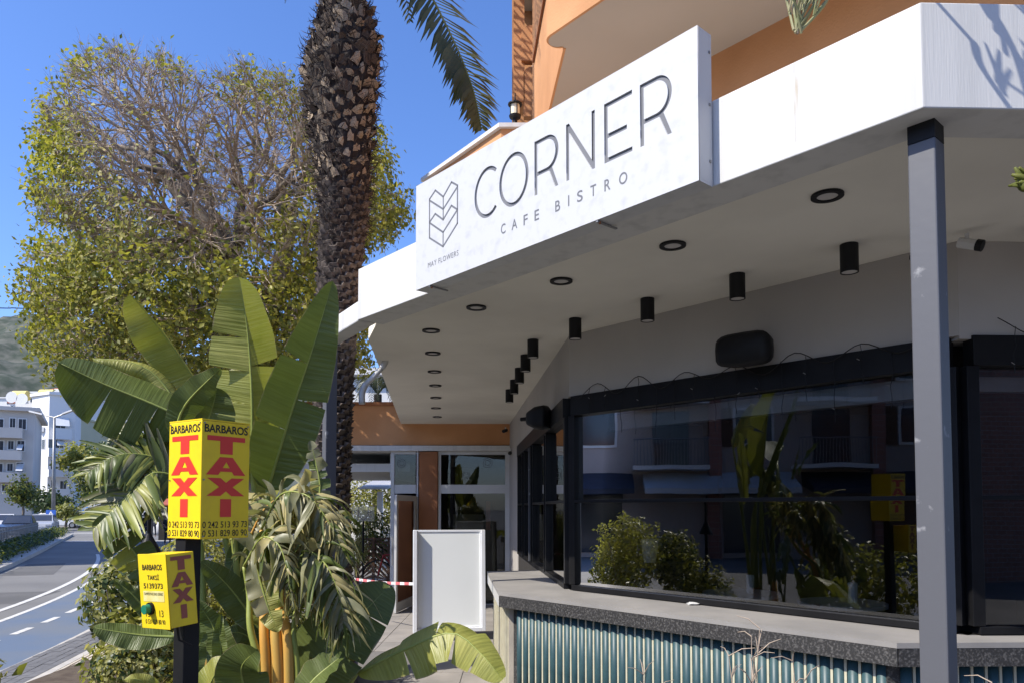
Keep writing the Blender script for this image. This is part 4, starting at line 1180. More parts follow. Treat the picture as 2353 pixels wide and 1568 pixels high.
def shred_leaf(parent, pix, n, ln, wd, mats, nh=(0, -.8, .6), droop=1.0, spread=.8, seed=0, weights=None, fwd=.45, name='leaf', ribmat=None, jit=.6):
    # split blade: every strip is a folded ribbon leaving the midrib sideways and sagging under its weight
    rr = random.Random(seed); sp = spl([at(*p) for p in pix], 12); m = len(sp); nh = Vector(nh).normalized()
    mb = MB(); mb.mi = []; mb.uv = []
    for i in range(n):
        t = .06+.94*(i+rr.uniform(-.3, .3))/n; t = min(.99, max(.02, t)); j = min(m-2, int(t*(m-1))); p = sp[j].lerp(sp[j+1], t*(m-1)-j)
        T = (sp[min(m-1, j+2)]-sp[max(0, j-2)]).normalized(); Sd = T.cross(nh).normalized(); Nn = Sd.cross(T)
        for s in (1, -1):
            if rr.random() < .06: continue
            L = ln*(math.sin(math.pi*min(1, .22+.74*t))**.5)*rr.uniform(.55-.25*jit, 1.1); w = wd*rr.uniform(.55-.2*jit, 1.25+1.3*jit)
            d = (Sd*s*spread+T*fwd+Nn*rr.uniform(-jit, jit)+Vector((rr.uniform(-jit, jit), rr.uniform(-jit, jit), rr.uniform(-jit, jit)))*.5).normalized()
            g_ = droop*rr.uniform(.5, 1.5); tw = rr.uniform(-1, 1)*(.5+2.6*jit); q = p.copy(); k = 6; base = len(mb.v)
            for a in range(k+1):
                f = a/k
                wv = (T*math.cos(tw*f)+Nn*math.sin(tw*f)); ww = w*.5*(1-.75*f**3)*(.55+.45*min(1, f*4))
                bl = d.cross(wv).normalized()*ww*.35
                for e in (-1, 0, 1): mb.v.append(tuple(q+wv*ww*e-(bl if e == 0 else Vector((0, 0, 0))))); mb.uv.append((t, .5+.5*f*s))
                d = (d-ZV*g_*.28+Vector((rr.uniform(-1, 1), rr.uniform(-1, 1), rr.uniform(-.6, .6)))*jit*.42).normalized(); q = q+d*(L/k)
            mi_ = rr.choices(range(len(mats)), weights)[0]
            for a in range(k):
                for e in (0, 1):
                    b_ = base+a*3+e; mb.f.append((b_, b_+1, b_+4, b_+3)); mb.mi.append(mi_)
    o = mb.build(name, mats, parent, smooth=True)
    MB().tube(sp[::2], [.008*(1-.85*i/max(1, len(sp[::2])-1)) for i in range(len(sp[::2]))], 6).build('midrib', ribmat or M_petiole, o, smooth=True)
    return o
def stalk(parent, pix, r0, r1, mat, name='petiole', n=8):
    p = spl([at(*q) if len(q) == 3 else Vector(q[0]) for q in pix], 6)
    return MB().tube(p, [r0+(r1-r0)*i/(len(p)-1) for i in range(len(p))], n).build(name, mat, parent, smooth=True)

bp1 = thing('giant_bird_of_paradise', 'tall broad-leaved plant with upright paddle leaves behind the taxi sign', 'plant', loc=(-1.75, 4.7, kz))
F_ = (0, -1, .25)
banana_leaf(bp1, [(580, 1040, 4.7), (578, 900, 4.65), (568, 760, 4.6), (549, 636, 4.5)], .255, (-.1, -1, .35), folds=(-66, 4), tears=((.5,), (.28, .47, .66)), mat=L_big, gap=.11, seed=1, prof=(.80, .50), jit=7, rib=.012)
banana_leaf(bp1, [(615, 1125, 4.75), (668, 950, 4.62), (718, 800, 4.5), (765, 645, 4.4)], .205, (.35, -1, 0), folds=(18, 14), tears=((.45,), (.30, .62)), mat=L_bigd, gap=.07, seed=2, prof=(.62, .62), jit=3, rib=.012)
banana_leaf(bp1, [(470, 905, 4.95), (400, 800, 4.85), (345, 730, 4.75), (298, 676, 4.65)], .215, (-.15, -1, .1), folds=(68, -6), tears=((.42,), ()), mat=L_big, gap=.05, seed=3, prof=(.95, .55))
banana_leaf(bp1, [(455, 975, 4.45), (345, 925, 4.38), (235, 880, 4.3), (134, 832, 4.2)], .275, (-.1, -1, -.15), folds=(-75, -4), tears=((), (.30, .44, .63)), mat=L_bigd, gap=.10, seed=4, prof=(.95, .5), jit=6, droop=.1)
# curled leaf with a bleached margin
banana_leaf(bp1, [(425, 985, 4.62), (385, 895, 4.62), (320, 838, 4.58), (212, 822, 4.5)], .17, (-.2, -1, .3), folds=(-25, 40), mat=L_big, seed=5, prof=(.9, .5), curl=-95, ripple=.012)
banana_leaf(bp1, [(400, 1005, 4.2), (425, 930, 4.15), (505, 845, 4.05)], .085, (.2, -1, .2), folds=(-30, 10), mat=L_bigd, seed=6, prof=(.8, .6))
banana_leaf(bp1, [(455, 1030, 4.3), (480, 960, 4.28), (500, 890, 4.25)], .15, (.3, -1, .1), folds=(5, 8), tears=((.6,), ()), mat=L_bigd, seed=7, prof=(.75, .5), gap=.05)
banana_leaf(bp1, [(540, 1060, 4.8), (500, 990, 4.8), (420, 975, 4.75), (330, 1005, 4.7)], .13, (0, -.6, .8), folds=(-10, -10), tears=(3, 3), mat=L_big, seed=8, gap=.1, droop=.4)
banana_leaf(bp1, [(620, 1150, 4.9), (600, 1020, 4.9), (560, 900, 4.9), (520, 850, 4.9)], .16, (-.3, -1, .2), folds=(0, 0), mat=L_big, seed=9)
stalk(bp1, [(585, 1500, 4.75), (584, 1200, 4.75), (580, 1035, 4.7)], .022, .014, M_petiole)
stalk(bp1, [(610, 1500, 4.8), (612, 1250, 4.8), (615, 1125, 4.75)], .024, .014, M_petiole)
stalk(bp1, [(570, 1500, 4.8), (540, 1100, 4.9), (470, 905, 4.95)], .022, .013, M_petiole)
stalk(bp1, [(560, 1500, 4.6), (520, 1100, 4.5), (455, 975, 4.45)], .022, .013, M_petiole)
stalk(bp1, [(560, 1520, 4.7), (500, 1150, 4.65), (425, 985, 4.62)], .02, .012, M_petiole)
for a in ((580, 1500), (610, 1510), (560, 1510)):
    p = at(a[0], a[1], 4.75)
    MB().tube([(p.x, p.y, kz), tuple(p)], [.06, .03], 8).build('stem', M_stalk, bp1, smooth=True)

# shredded leaves on the left
bp2 = thing('giant_bird_of_paradise', 'shredded arching fronds of the plant left of the taxi sign', 'plant', loc=(-2.3, 4.4, kz))
GD = [L_bigd, L_oliv, L_big]
shred_leaf(bp2, [(430, 1085, 4.5), (350, 1048, 4.4), (270, 1045, 4.3), (195, 1090, 4.2)], 50, .27, .036, GD, droop=.40, jit=.14, seed=21, weights=[5, 2, 2])
shred_leaf(bp2, [(430, 1100, 4.45), (355, 1085, 4.35), (300, 1130, 4.25), (250, 1180, 4.18), (215, 1215, 4.15)], 60, .36, .038, GD, nh=(-.35, -1, .3), droop=.22, jit=.12, seed=22, weights=[4, 2, 4], spread=1.0, fwd=.35)
shred_leaf(bp2, [(430, 1065, 4.6), (380, 1020, 4.55), (320, 1000, 4.5), (255, 1000, 4.45)], 38, .25, .038, GD, droop=.45, jit=.15, seed=23, weights=[6, 2, 1])
banana_leaf(bp2, [(455, 1090, 4.6), (415, 1045, 4.55), (370, 1050, 4.5), (330, 1090, 4.45)], .12, (0, -.8, .6), folds=(-15, -15), tears=(5, 5), mat=L_oliv, mat2=L_big, seed=28, gap=.2, jit=10, droop=.4)
banana_leaf(bp2, [(445, 1180, 4.5), (430, 1110, 4.5), (415, 1040, 4.5)], .12, (-.3, -1, .2), folds=(10, -10), tears=(3, 4), mat=L_oliv, mat2=L_big, seed=24, gap=.15, jit=10)
banana_leaf(bp2, [(345, 1330, 4.3), (310, 1270, 4.25), (265, 1225, 4.2), (222, 1188, 4.15)], .12, (-.1, -1, .3), folds=(5, 5), tears=(4, 5), mat=L_bigd, mat2=L_big, seed=25, gap=.22, jit=12, droop=.2, prof=(.7, .4))
banana_leaf(bp2, [(405, 1462, 4.0), (330, 1458, 3.95), (270, 1450, 3.9), (214, 1440, 3.85)], .085, (0, -1, .35), folds=(-45, 15), mat=L_bigd, seed=26, prof=(.9, .5))
banana_leaf(bp2, [(350, 1420, 4.4), (310, 1370, 4.35), (262, 1330, 4.3)], .05, (0, -1, .5), folds=(-20, 20), mat=L_bigd, seed=27)
stalk(bp2, [(470, 1500, 4.5), (460, 1250, 4.5), (425, 1100, 4.45)], .022, .014, M_petiole)
stalk(bp2, [(460, 1500, 4.55), (450, 1250, 4.6), (430, 1070, 4.6)], .02, .012, M_petiole)
stalk(bp2, [(450, 1520, 4.4), (390, 1400, 4.35), (345, 1330, 4.3)], .016, .01, M_petiole)
stalk(bp2, [(500, 1540, 4.3), (450, 1475, 4.1), (405, 1462, 4.0)], .014, .01, M_petiole)
p = at(470, 1500, 4.5); MB().tube([(p.x, p.y, kz), tuple(p)], [.06, .03], 8).build('stem', M_stalk, bp2, smooth=True)

# dry tattered plant in the middle
bp3 = thing('giant_bird_of_paradise', 'dry tattered yellow leaves hanging over orange stalks right of the taxi sign', 'plant', loc=(-1.35, 4.2, kz))
DM = [L_oliv, L_dry, L_bigd]
shred_leaf(bp3, [(600, 1215, 4.35), (645, 1135, 4.25), (710, 1140, 4.15), (765, 1215, 4.1), (800, 1290, 4.1)], 54, .36, .036, DM, droop=1.4, seed=31, weights=[5, 5, 1], ribmat=M_petiole)
shred_leaf(bp3, [(650, 1340, 4.25), (695, 1265, 4.12), (752, 1300, 4.02), (785, 1390, 4.0), (790, 1450, 4.0)], 56, .36, .038, DM, droop=1.3, seed=32, weights=[5, 2, 4])
shred_leaf(bp3, [(590, 1285, 4.4), (630, 1195, 4.3), (690, 1210, 4.2), (725, 1300, 4.12), (745, 1420, 4.1)], 56, .34, .036, DM, droop=1.5, seed=33, weights=[6, 3, 3])
shred_leaf(bp3, [(700, 1290, 4.45), (725, 1225, 4.4), (765, 1190, 4.4), (805, 1215, 4.4)], 16, .22, .04, DM, droop=1.3, seed=34, weights=[3, 4, 2], ribmat=M_stalk)
shred_leaf(bp3, [(570, 1240, 4.55), (610, 1165, 4.5), (660, 1140, 4.45), (700, 1170, 4.4)], 36, .28, .036, DM, droop=1.1, seed=37, weights=[6, 3, 1], ribmat=M_stalk)
banana_leaf(bp3, [(725, 1200, 4.6), (735, 1120, 4.6), (725, 1060, 4.6), (712, 1010, 4.6)], .075, (-.2, -1, .3), folds=(-10, 10), tears=(7, 7), mat=L_oliv, mat2=L_bigd, seed=35, gap=.3, jit=20)
banana_leaf(bp3, [(600, 1440, 4.3), (605, 1390, 4.28), (615, 1330, 4.25)], .085, (.2, -1, 0), folds=(5, 0), mat=L_big, seed=36)
shred_leaf(bp3, [(560, 1300, 4.2), (600, 1235, 4.1), (640, 1250, 4.02), (660, 1310, 3.98), (668, 1380, 3.98)], 30, .26, .045, DM, droop=1.5, seed=38, weights=[6, 2, 3])
banana_leaf(bp3, [(585, 1285, 4.1), (600, 1340, 4.08), (618, 1400, 4.06), (640, 1450, 4.05)], .085, (.1, -1, .1), folds=(8, -5), tears=(3, 2), mat=L_big, mat2=L_oliv, seed=39, gap=.12, jit=10)
for x0, x1, m, r_, tp in ((612, 606, M_stalk, .030, (600, 1215, 4.35)), (640, 634, M_stalk, .036, (650, 1340, 4.25)), (664, 657, M_stalk, .032, (590, 1285, 4.4)), (598, 575, M_petiole, .022, (560, 1300, 4.2)), (684, 674, M_petiole, .016, (700, 1290, 4.45))):
    a, b2 = at(x0, 1568, 4.15), at(x1, 1440, 4.16)
    pth = spl([Vector((a.x, a.y, kz)), a, b2, b2.lerp(at(*tp), .5)+Vector((0, .03, 0)), at(*tp)], 6)
    MB().tube(pth, [r_*1.1*(1-.62*(i/(len(pth)-1))**1.5) for i in range(len(pth))], 10).build('stalk', m, bp3, smooth=True)
# deep green leaf and bent leaf to the right
bp4 = thing('giant_bird_of_paradise', 'dark green broad leaves and one bent sunlit leaf in front of the white board', 'plant', loc=(-.9, 4.4, kz))
banana_leaf(bp4, [(690, 1580, 4.35), (765, 1480, 4.4), (835, 1405, 4.5), (897, 1342, 4.6)], .225, (-.2, -1, .05), folds=(4, 4), tears=((.35, .7), (.5,)), gap=.06, jit=6, mat=L_bigd, seed=41, prof=(.62, .5), rib=.012)
banana_leaf(bp4, [(820, 1545, 4.4), (930, 1490, 4.35), (1035, 1452, 4.3), (1100, 1495, 4.2), (1155, 1560, 4.1)], .155, (0, -.75, .7), folds=(-14, -30), tears=((.3, .45, .62, .8), (.25, .5, .68)), jit=14, mat=L_big, seed=42, prof=(.9, .5), gap=.08, droop=.25, rib=.012)
banana_leaf(bp4, [(700, 1600, 4.0), (720, 1560, 4.0), (790, 1500, 4.05)], .10, (0, -.5, .9), folds=(15, 25), mat=L_bigd, seed=43)
stalk(bp4, [(800, 1680, 4.4), (790, 1600, 4.4), (820, 1545, 4.4)], .016, .012, M_petiole)
stalk(bp4, [(680, 1700, 4.35), (682, 1640, 4.35), (690, 1580, 4.35)], .018, .013, M_petiole)
pt = at(800, 1680, 4.4); MB().tube([(pt.x, pt.y, kz), tuple(pt)], [.03, .016], 8).build('stem', M_petiole, bp4)
pt = at(680, 1700, 4.35); MB().tube([(pt.x, pt.y, kz), tuple(pt)], [.03, .018], 8).build('stem', M_petiole, bp4)

# low young leaves around the pole foot
bp5 = thing('young_bird_of_paradise', 'low cluster of ribbed young green leaves right of the black pole', 'plant', loc=(-1.7, 4.0, kz))
YL = [([(600, 1450, 4.45), (545, 1370, 4.4), (500, 1320, 4.35), (462, 1288, 4.3)], .10, (0, -1, .4), (-35, 12), L_bigd),
      ([(612, 1440, 4.6), (585, 1350, 4.6), (560, 1290, 4.6), (545, 1240, 4.6)], .15, (.3, -1, .1), (5, 5), L_bigd),
      ([(540, 1620, 4.1), (515, 1520, 4.1), (490, 1440, 4.1), (452, 1380, 4.05)], .09, (-.3, -1, .2), (-20, 10), L_bigd),
      ([(530, 1620, 4.0), (512, 1540, 4.0), (505, 1460, 4.0), (508, 1410, 4.0)], .05, (.2, -1, .2), (30, 30), L_bigd),
      ([(560, 1640, 3.8), (560, 1580, 3.75), (555, 1530, 3.7), (590, 1490, 3.65)], .13, (.2, -1, .2), (10, 0), L_bigd),
      ([(470, 1640, 3.9), (480, 1580, 3.85), (500, 1540, 3.8), (545, 1520, 3.8)], .11, (0, -.8, .6), (-20, -10), L_big),
      ([(440, 1640, 3.9), (440, 1580, 3.9), (448, 1510, 3.9), (470, 1450, 3.9)], .06, (0, -1, .3), (-20, 20), L_bigd),
      ([(620, 1560, 4.5), (590, 1480, 4.5), (545, 1450, 4.45), (505, 1465, 4.4)], .09, (0, -.7, .6), (-20, -20), L_bigd),
      ([(380, 1640, 3.7), (350, 1590, 3.7), (320, 1560, 3.65), (285, 1560, 3.6)], .06, (0, -.7, .7), (-20, -20), L_big)]
for i, (px_, w_, nh_, fo, m_) in enumerate(YL):
    banana_leaf(bp5, px_, w_, nh_, folds=fo, mat=m_, seed=50+i, prof=(.8, .55))
    p = at(*px_[0]); MB().tube([(p.x+.05, p.y+.1, kz), tuple(p)], [.016, .009], 6).build('petiole', M_petiole, bp5)

# ------------------------------------------------------------------ leafy masses
def leaf_cloud(pts, nrm, size, aspect=.5, fold=.25):
    # pts (n,3); every leaf is a folded rhomb of two triangles + ... built as 4-vertex quads bent along the midrib
    n = len(pts)
    d = nrm + rng.normal(0, .55, (n, 3)); d /= np.linalg.norm(d, axis=1)[:, None]
    a = rng.normal(0, 1, (n, 3)); a[:, 2] -= .55
    a -= (a*d).sum(1)[:, None]*d; a /= np.linalg.norm(a, axis=1)[:, None]
    b = np.cross(d, a)
    s = (size*rng.uniform(.65, 1.3, n))[:, None]
    tip = pts + a*s; l = pts + a*s*.45 + b*s*aspect*.5 + d*s*fold*.3; r_ = pts + a*s*.45 - b*s*aspect*.5 + d*s*fold*.3
    V = np.stack([pts, l, tip, r_], 1).reshape(-1, 3)
    k = np.arange(n)*4
    Fq = np.concatenate([np.stack([k, k+1, k+2], 1), np.stack([k, k+2, k+3], 1)])
    return V, Fq
def bush(name, label, cat, c, rad, n, size, mats, group=None, kind=None, stems=5, aspect=.5, shell=.5, parent=None, z0=kz):
    c = np.array(c, float); rad = np.array(rad, float)
    d = rng.normal(0, 1, (n, 3)); d /= np.linalg.norm(d, axis=1)[:, None]
    r_ = rng.uniform(0, 1, n)**(1/3*shell+.02)
    lump = 1 + .22*np.sin(d[:, 0]*5+c[0]*3)*np.cos(d[:, 2]*6+c[1]) + .12*np.sin(d[:, 1]*11+d[:, 2]*7)
    P = c + d*rad*(r_*lump)[:, None]
    P = P[P[:, 2] > z0]; d = d[:len(P)] if len(P) == n else (P-c)/np.linalg.norm(P-c, axis=1)[:, None]
    V, Fq = leaf_cloud(P, d, size, aspect)
    t = parent or thing(name, label, cat, group, loc=(c[0], c[1], z0))
    mi = np.tile(rng.integers(0, len(mats), len(P)), 2)
    o = np_build('foliage', V, Fq, mats, t, mi=mi)
    o['kind'] = 'stuff'
    mb = MB()
    for k in range(stems):
        q = Vector(c) + Vector((rng.normal()*rad[0]*.45, rng.normal()*rad[1]*.45, rad[2]*.3))
        mb.tube([(c[0]+rng.normal()*.04, c[1]+rng.normal()*.04, z0-.02), tuple(Vector((c[0], c[1], z0)).lerp(q, .5)+Vector((rng.normal()*.03, 0, 0))), tuple(q)], [.02*max(rad), .014*max(rad), .006*max(rad)], 5)
    mb.build('stems', M_twig, t)
    return t
c_ = at(300, 1360, 5.6); bush('variegated_shrub', 'pale variegated shrub beside the pavement left of the taxi pole', 'shrub', (c_.x, c_.y, c_.z-.05), (.30, .35, .38), 2600, .06, [L_shr, L_shrd, L_shr])
c_ = at(330, 1500, 5.2); bush('variegated_shrub', 'low yellowish shrub at the foot of the taxi pole', 'shrub', (c_.x, c_.y, c_.z-.12), (.32, .35, .30), 2600, .05, [L_shr, L_shrd, L_shr])
c_ = at(480, 1280, 6.2); bush('garden_shrub', 'sunlit yellow green shrub between the pole and the shredded leaves', 'shrub', (c_.x, c_.y, c_.z-.15), (.42, .4, .5), 3600, .055, [L_shr, L_fic, L_shr])
c_ = at(395, 1310, 6.4); bush('garden_shrub', 'small green shrub seen beneath the taxi box', 'shrub', (c_.x, c_.y, c_.z-.3), (.28, .3, .45), 1800, .05, [L_fic, L_shrd])
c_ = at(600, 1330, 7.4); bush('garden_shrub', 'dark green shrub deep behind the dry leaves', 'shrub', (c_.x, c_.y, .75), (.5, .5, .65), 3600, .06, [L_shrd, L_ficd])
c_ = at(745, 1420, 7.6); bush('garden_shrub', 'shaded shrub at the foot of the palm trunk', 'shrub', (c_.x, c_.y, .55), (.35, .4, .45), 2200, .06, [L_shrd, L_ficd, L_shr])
# dry straw tuft
t = thing('dry_grass_tuft', 'tuft of dry brown grass below the variegated shrub', 'grass', loc=tuple(at(300, 1540, 4.9)))
c_ = at(300, 1600, 4.9); mb = MB()
for k in range(260):
    a = rng.uniform(0, 2*math.pi); r_ = rng.uniform(0, .26); b0 = Vector((c_.x+r_*math.cos(a), c_.y+r_*math.sin(a), c_.z-.30))
    ln = rng.uniform(.25, .55); dv = Vector((rng.normal()*.45, rng.normal()*.45, 1)).normalized()
    p1 = b0+dv*ln*.6; p2 = b0+dv*ln+Vector((rng.normal()*.06, rng.normal()*.06, -.05))
    mb.tube([b0, p1, p2], [.0022, .0018, .0008], 3, cap=False)
o = mb.build('blades', pmat('straw', (.30, .23, .11), (.20, .15, .08), scale=12, rough=.9), t); o['kind'] = 'stuff'
# bare twiggy stems in front of the counter
def twigs(label, pix, Y, n, h, seed):
    rr = random.Random(seed)
    t = thing('bare_twigs', label, 'twigs', loc=tuple(onz(pix[0], pix[1], kz)) if False else (at(pix[0], pix[1], Y).x, Y, kz))
    b0 = at(pix[0], pix[1], Y); b0.z = kz
    for k in range(n):
        top = b0 + Vector((rr.uniform(-.14, .14), rr.uniform(-.1, .1), h*rr.uniform(.75, 1)))
        path = spl([b0+Vector((rr.uniform(-.05, .05), 0, 0)), b0.lerp(top, .5)+Vector((rr.uniform(-.04, .04), rr.uniform(-.03, .03), 0)), top], 5)
        o = MB().tube(path, [.008*(1-.8*i/(len(path)-1)) for i in range(len(path))], 5).build('stem', M_twig, t)
        mb = MB()
        for j in range(14):
            p = path[rr.randint(3, len(path)-1)]
            q = p + Vector((rr.uniform(-.12, .12), rr.uniform(-.08, .08), rr.uniform(.01, .12)))
            mb.tube([p, p.lerp(q, .5)+Vector((0, 0, .015)), q], [.0032, .0024, .0012], 4)
        mb.build('twig', M_twig, o)['kind'] = 'stuff'
    return t
twigs('bare twiggy stems left in front of the teal tiles', (1710, 1560), 3.7, 4, 1.27, 3)
twigs('single bare stem right in front of the teal tiles', (1868, 1560), 3.55, 3, 1.18, 4)
twigs('fine low twigs before the middle of the teal tiles', (1480, 1600), 4.3, 3, .86, 6)
twigs('bare twig at the foot of the right window beside the near post', (2260, 1600), 2.9, 2, 1.16, 8)
# ------------------------------------------------------------------ palm
palm = thing('date_palm', 'tall date palm with a swollen shaggy trunk head beside the canopy end', 'palm tree', loc=(-1.86, 8.0, kz))
YP = 8.0
prof = [(1400, 760, 42), (1150, 760, 45), (1000, 762, 46), (850, 766, 48), (700, 775, 51), (560, 785, 56), (486, 792, 59), (400, 790, 66), (340, 786, 74), (270, 783, 82), (220, 784, 90), (162, 785, 92), (120, 792, 88), (81, 797, 78), (40, 795, 62), (0, 789, 49), (-60, 790, 44), (-130, 790, 36)]
ctrl = []
for y, x, hw in prof:
    p = at(x, y, YP); ctrl.append((p, hw/FOC*YP*.95))
ctrl[0] = (Vector((ctrl[0][0].x, ctrl[0][0].y, kz-.02)), .26)
PZs = np.array([c[0].z for c in ctrl]); PXs = np.array([c[0].x for c in ctrl]); PRs = np.array([c[1] for c in ctrl])
def palm_at(z): return Vector((float(np.interp(z, PZs, PXs)), YP, z)), float(np.interp(z, PZs, PRs))
mb = MB(); nn = 28; zs = np.linspace(kz-.02, PZs[-1], 90)
for z in zs:
    c, r_ = palm_at(z)
    for k in range(nn):
        a = 2*math.pi*k/nn; q = r_*.93*(1+.05*math.sin(k*7.3+z*31)+.03*math.sin(k*3+z*57))
        mb.v.append((c.x+q*math.cos(a), c.y+q*math.sin(a), z))
for i in range(len(zs)-1):
    for k in range(nn): mb.f.append((i*nn+k, i*nn+(k+1) % nn, (i+1)*nn+(k+1) % nn, (i+1)*nn+k))
mb.build('trunk', M_palmb, palm, smooth=False)
# cut leaf bases: big pale ones around the head, dark scars below
def boot_mesh(k):
    rr = random.Random(k); mb = MB()
    w, h, d = 1, 1, 1
    j = lambda: rr.uniform(-.12, .12)
    # a broad scale standing off the trunk with a torn upper edge
    xs_ = (-.5, -.28, 0, .28, .5)
    low = [(x, -.04-.10*(1-abs(x)*2), -.45) for x in xs_]
    top = [(x*.85+j()*.5, -.42-.30*(1-abs(x)*1.6)+j(), .10+.42*(1-abs(x)*1.5)+j()*2) for x in xs_]
    bck = [(x*.85, -.10+j()*.5, .05+.30*(1-abs(x)*1.5)) for x in xs_]
    mb.v = low+top+bck
    for i in range(4): mb.f += [(i, i+1, 6+i, 5+i), (5+i, 6+i, 11+i, 10+i)]
    o = mb.build('leaf_base', M_boot); d_ = o.data; bpy.data.objects.remove(o); return d_
boots = [boot_mesh(k) for k in range(8)]
M_boot2 = pmat('palm_boot_dark', (.16, .115, .08), (.045, .032, .024), scale=18, rough=.95, bump=.5)
for k in (1, 4, 6): boots[k].materials[0] = M_boot2
ga = math.pi*(3-math.sqrt(5)); cnt = 0; z = 5.35
while z < 7.6:
    c, r_ = palm_at(z); a = cnt*ga
    s = .064+.034*min(1, (z-5.3)/1.2)
    o = bpy.data.objects.new('leaf_base', boots[random.randrange(8)]); COL.objects.link(o); setpar(o, palm)
    o.location = (c.x+r_*.88*math.cos(a), c.y+r_*.88*math.sin(a), z); o.rotation_euler = (random.uniform(-.5, .3), random.uniform(-.45, .45), a+math.pi/2+random.uniform(-.3, .3)); q = s*random.uniform(.8, 1.3)
    o.scale = (q*random.uniform(.8, 1.35), q*random.uniform(.8, 1.5), q*random.uniform(.7, 1.3))
    z += .0076; cnt += 1
mb = MB(); z = .2; cnt = 0
while z < 5.4:
    c, r_ = palm_at(z); a = cnt*ga
    er = Vector((math.cos(a), math.sin(a), 0)); et = Vector((-math.sin(a), math.cos(a), 0)); p = c+er*r_*.90
    w = .050*random.uniform(.8, 1.2); h = .032*random.uniform(.8, 1.3); d = random.uniform(.025, .055)
    mb.v += [tuple(p-et*w-ZV*h), tuple(p+et*w-ZV*h), tuple(p+et*w*.8+ZV*h), tuple(p-et*w*.8+ZV*h), tuple(p+er*d-et*w*.6+ZV*h*.5), tuple(p+er*d+et*w*.6+ZV*h*.5)]
    n = len(mb.v)-6; mb.f += [(n, n+1, n+5, n+4), (n+3, n+4, n+5, n+2), (n, n+4, n+3), (n+1, n+2, n+5)]
    z += .0052; cnt += 1
o = mb.build('leaf_scars', pmat('palm_scar', (.19, .15, .12), (.03, .022, .018), scale=16, rough=.95, bump=.5), palm); o['kind'] = 'stuff'
mb = MB()
for k in range(1500):
    z = 4.7+2.8*random.random()**.8; a = random.uniform(0, 2*math.pi); c, r_ = palm_at(z)
    er = Vector((math.cos(a), math.sin(a), 0)); et = Vector((-math.sin(a), math.cos(a), 0)); p = c+er*r_*.95
    q = p+er*random.uniform(.03, .12)+et*random.uniform(-.12, .12)+ZV*random.uniform(-.12, .14)
    mb.tube([p, p.lerp(q, .5)+er*.03, q], [.005, .004, .001], 3, cap=False)
o = mb.build('trunk_fibre', M_fibre, palm); o['kind'] = 'stuff'
def frond(path, ll, parent, seed, w=.028, n=70, droop=.35, name='frond', face=None):
    rr = random.Random(seed); sp = spl(path, 14); L = len(sp)
    V, Fc = [], []
    mb = MB(); mb.tube(sp[::3], [.02*(1-.85*i/max(1, len(sp[::3])-1)) for i in range(len(sp[::3]))], 5)
    for i in range(n):
        t = .12+.88*i/(n-1); j = min(L-2, int(t*(L-1))); p = sp[j].lerp(sp[j+1], t*(L-1)-j); T = (sp[min(L-1, j+2)]-sp[max(0, j-1)]).normalized()
        sd = T.cross(Vector(face) if face else ZV); sd = sd.normalized() if sd.length > .05 else Vector((1, 0, 0)); up = sd.cross(T)
        for s in (1, -1):
            lg = ll*(math.sin(math.pi*min(1, .18+t*.80))**.6)*rr.uniform(.8, 1.1)
            d = (sd*s*.72+T*.62+up*rr.uniform(-.15, .28)-ZV*droop*.5).normalized()
            e1 = p+d*lg*.55; e2 = p+d*lg-ZV*droop*lg*.35
            wn = d.cross(up).normalized()*w*.5; wv = (wn+up*w*.25)
            k = len(mb.v); mb.v += [tuple(p-wv*.5), tuple(p+wv*.5), tuple(e1+wv), tuple(e1-wv), tuple(e2)]
            mb.f += [(k, k+1, k+2, k+3), (k+3, k+2, k+4)]
    return mb.build(name, L_palm, parent)
cr0 = Vector((-1.82, 8.0, 7.55))
frond([cr0, at(900, -150, 7.8), at(965, -55, 7.6), at(1040, 90, 7.4), at(1085, 200, 7.3), at(1106, 292, 7.2)], .47, palm, 1, n=66, droop=.35, w=.044, face=(.1, -1, .25))
frond([cr0, at(740, -190, 7.9), at(690, -140, 7.8), at(664, -80, 7.7), at(656, 4, 7.7)], .16, palm, 2, n=36, droop=.5, w=.04)
for k in range(15):
    a = k*ga*1.0+.5; el = random.uniform(.55, 1.25); d = Vector((math.cos(a), math.sin(a), 0)); ln = random.uniform(2.3, 2.9)
    if d.x < .1: el = max(el, 1.05)
    if d.y < -.55: ln *= .72; el = max(el, .75)
    p3 = cr0+d*ln+ZV*(ln*math.sin(el)*.8-.2); p2 = cr0+d*ln*.6+ZV*(ln*math.sin(el)*.9+.5); p1 = cr0+d*ln*.25+ZV*(ln*.35*math.sin(el)+.45)
    frond([cr0+d*.12, p1, p2, p3], .42, palm, 10+k, n=52)

# ------------------------------------------------------------------ ficus tree
fic = thing('ficus_tree', 'large rounded half bare ficus tree behind the palm', 'tree', loc=(-5.0, 14, 0))
YT = 14.0
outl = np.array([(48, 640), (70, 520), (62, 430), (85, 300), (105, 215), (150, 150), (215, 112), (285, 98), (345, 128), (400, 135), (455, 158), (560, 165), (640, 185), (720, 205), (800, 235), (868, 290), (905, 355), (935, 460), (938, 505), (900, 555), (850, 600), (835, 720), (850, 850), (720, 905), (560, 900), (400, 890), (260, 880), (130, 855), (78, 800), (62, 720)], float)
_o2 = []
for i in range(len(outl)):
    a_, b_ = outl[i], outl[(i+1) % len(outl)]
    for f_ in (0, .34, .67):
        q_ = a_+(b_-a_)*f_; c_ = np.array((490, 520.)); d_ = (q_-c_)/np.linalg.norm(q_-c_); _o2.append(q_+d_*rng.uniform(-26, 16))
outl = np.array(_o2)
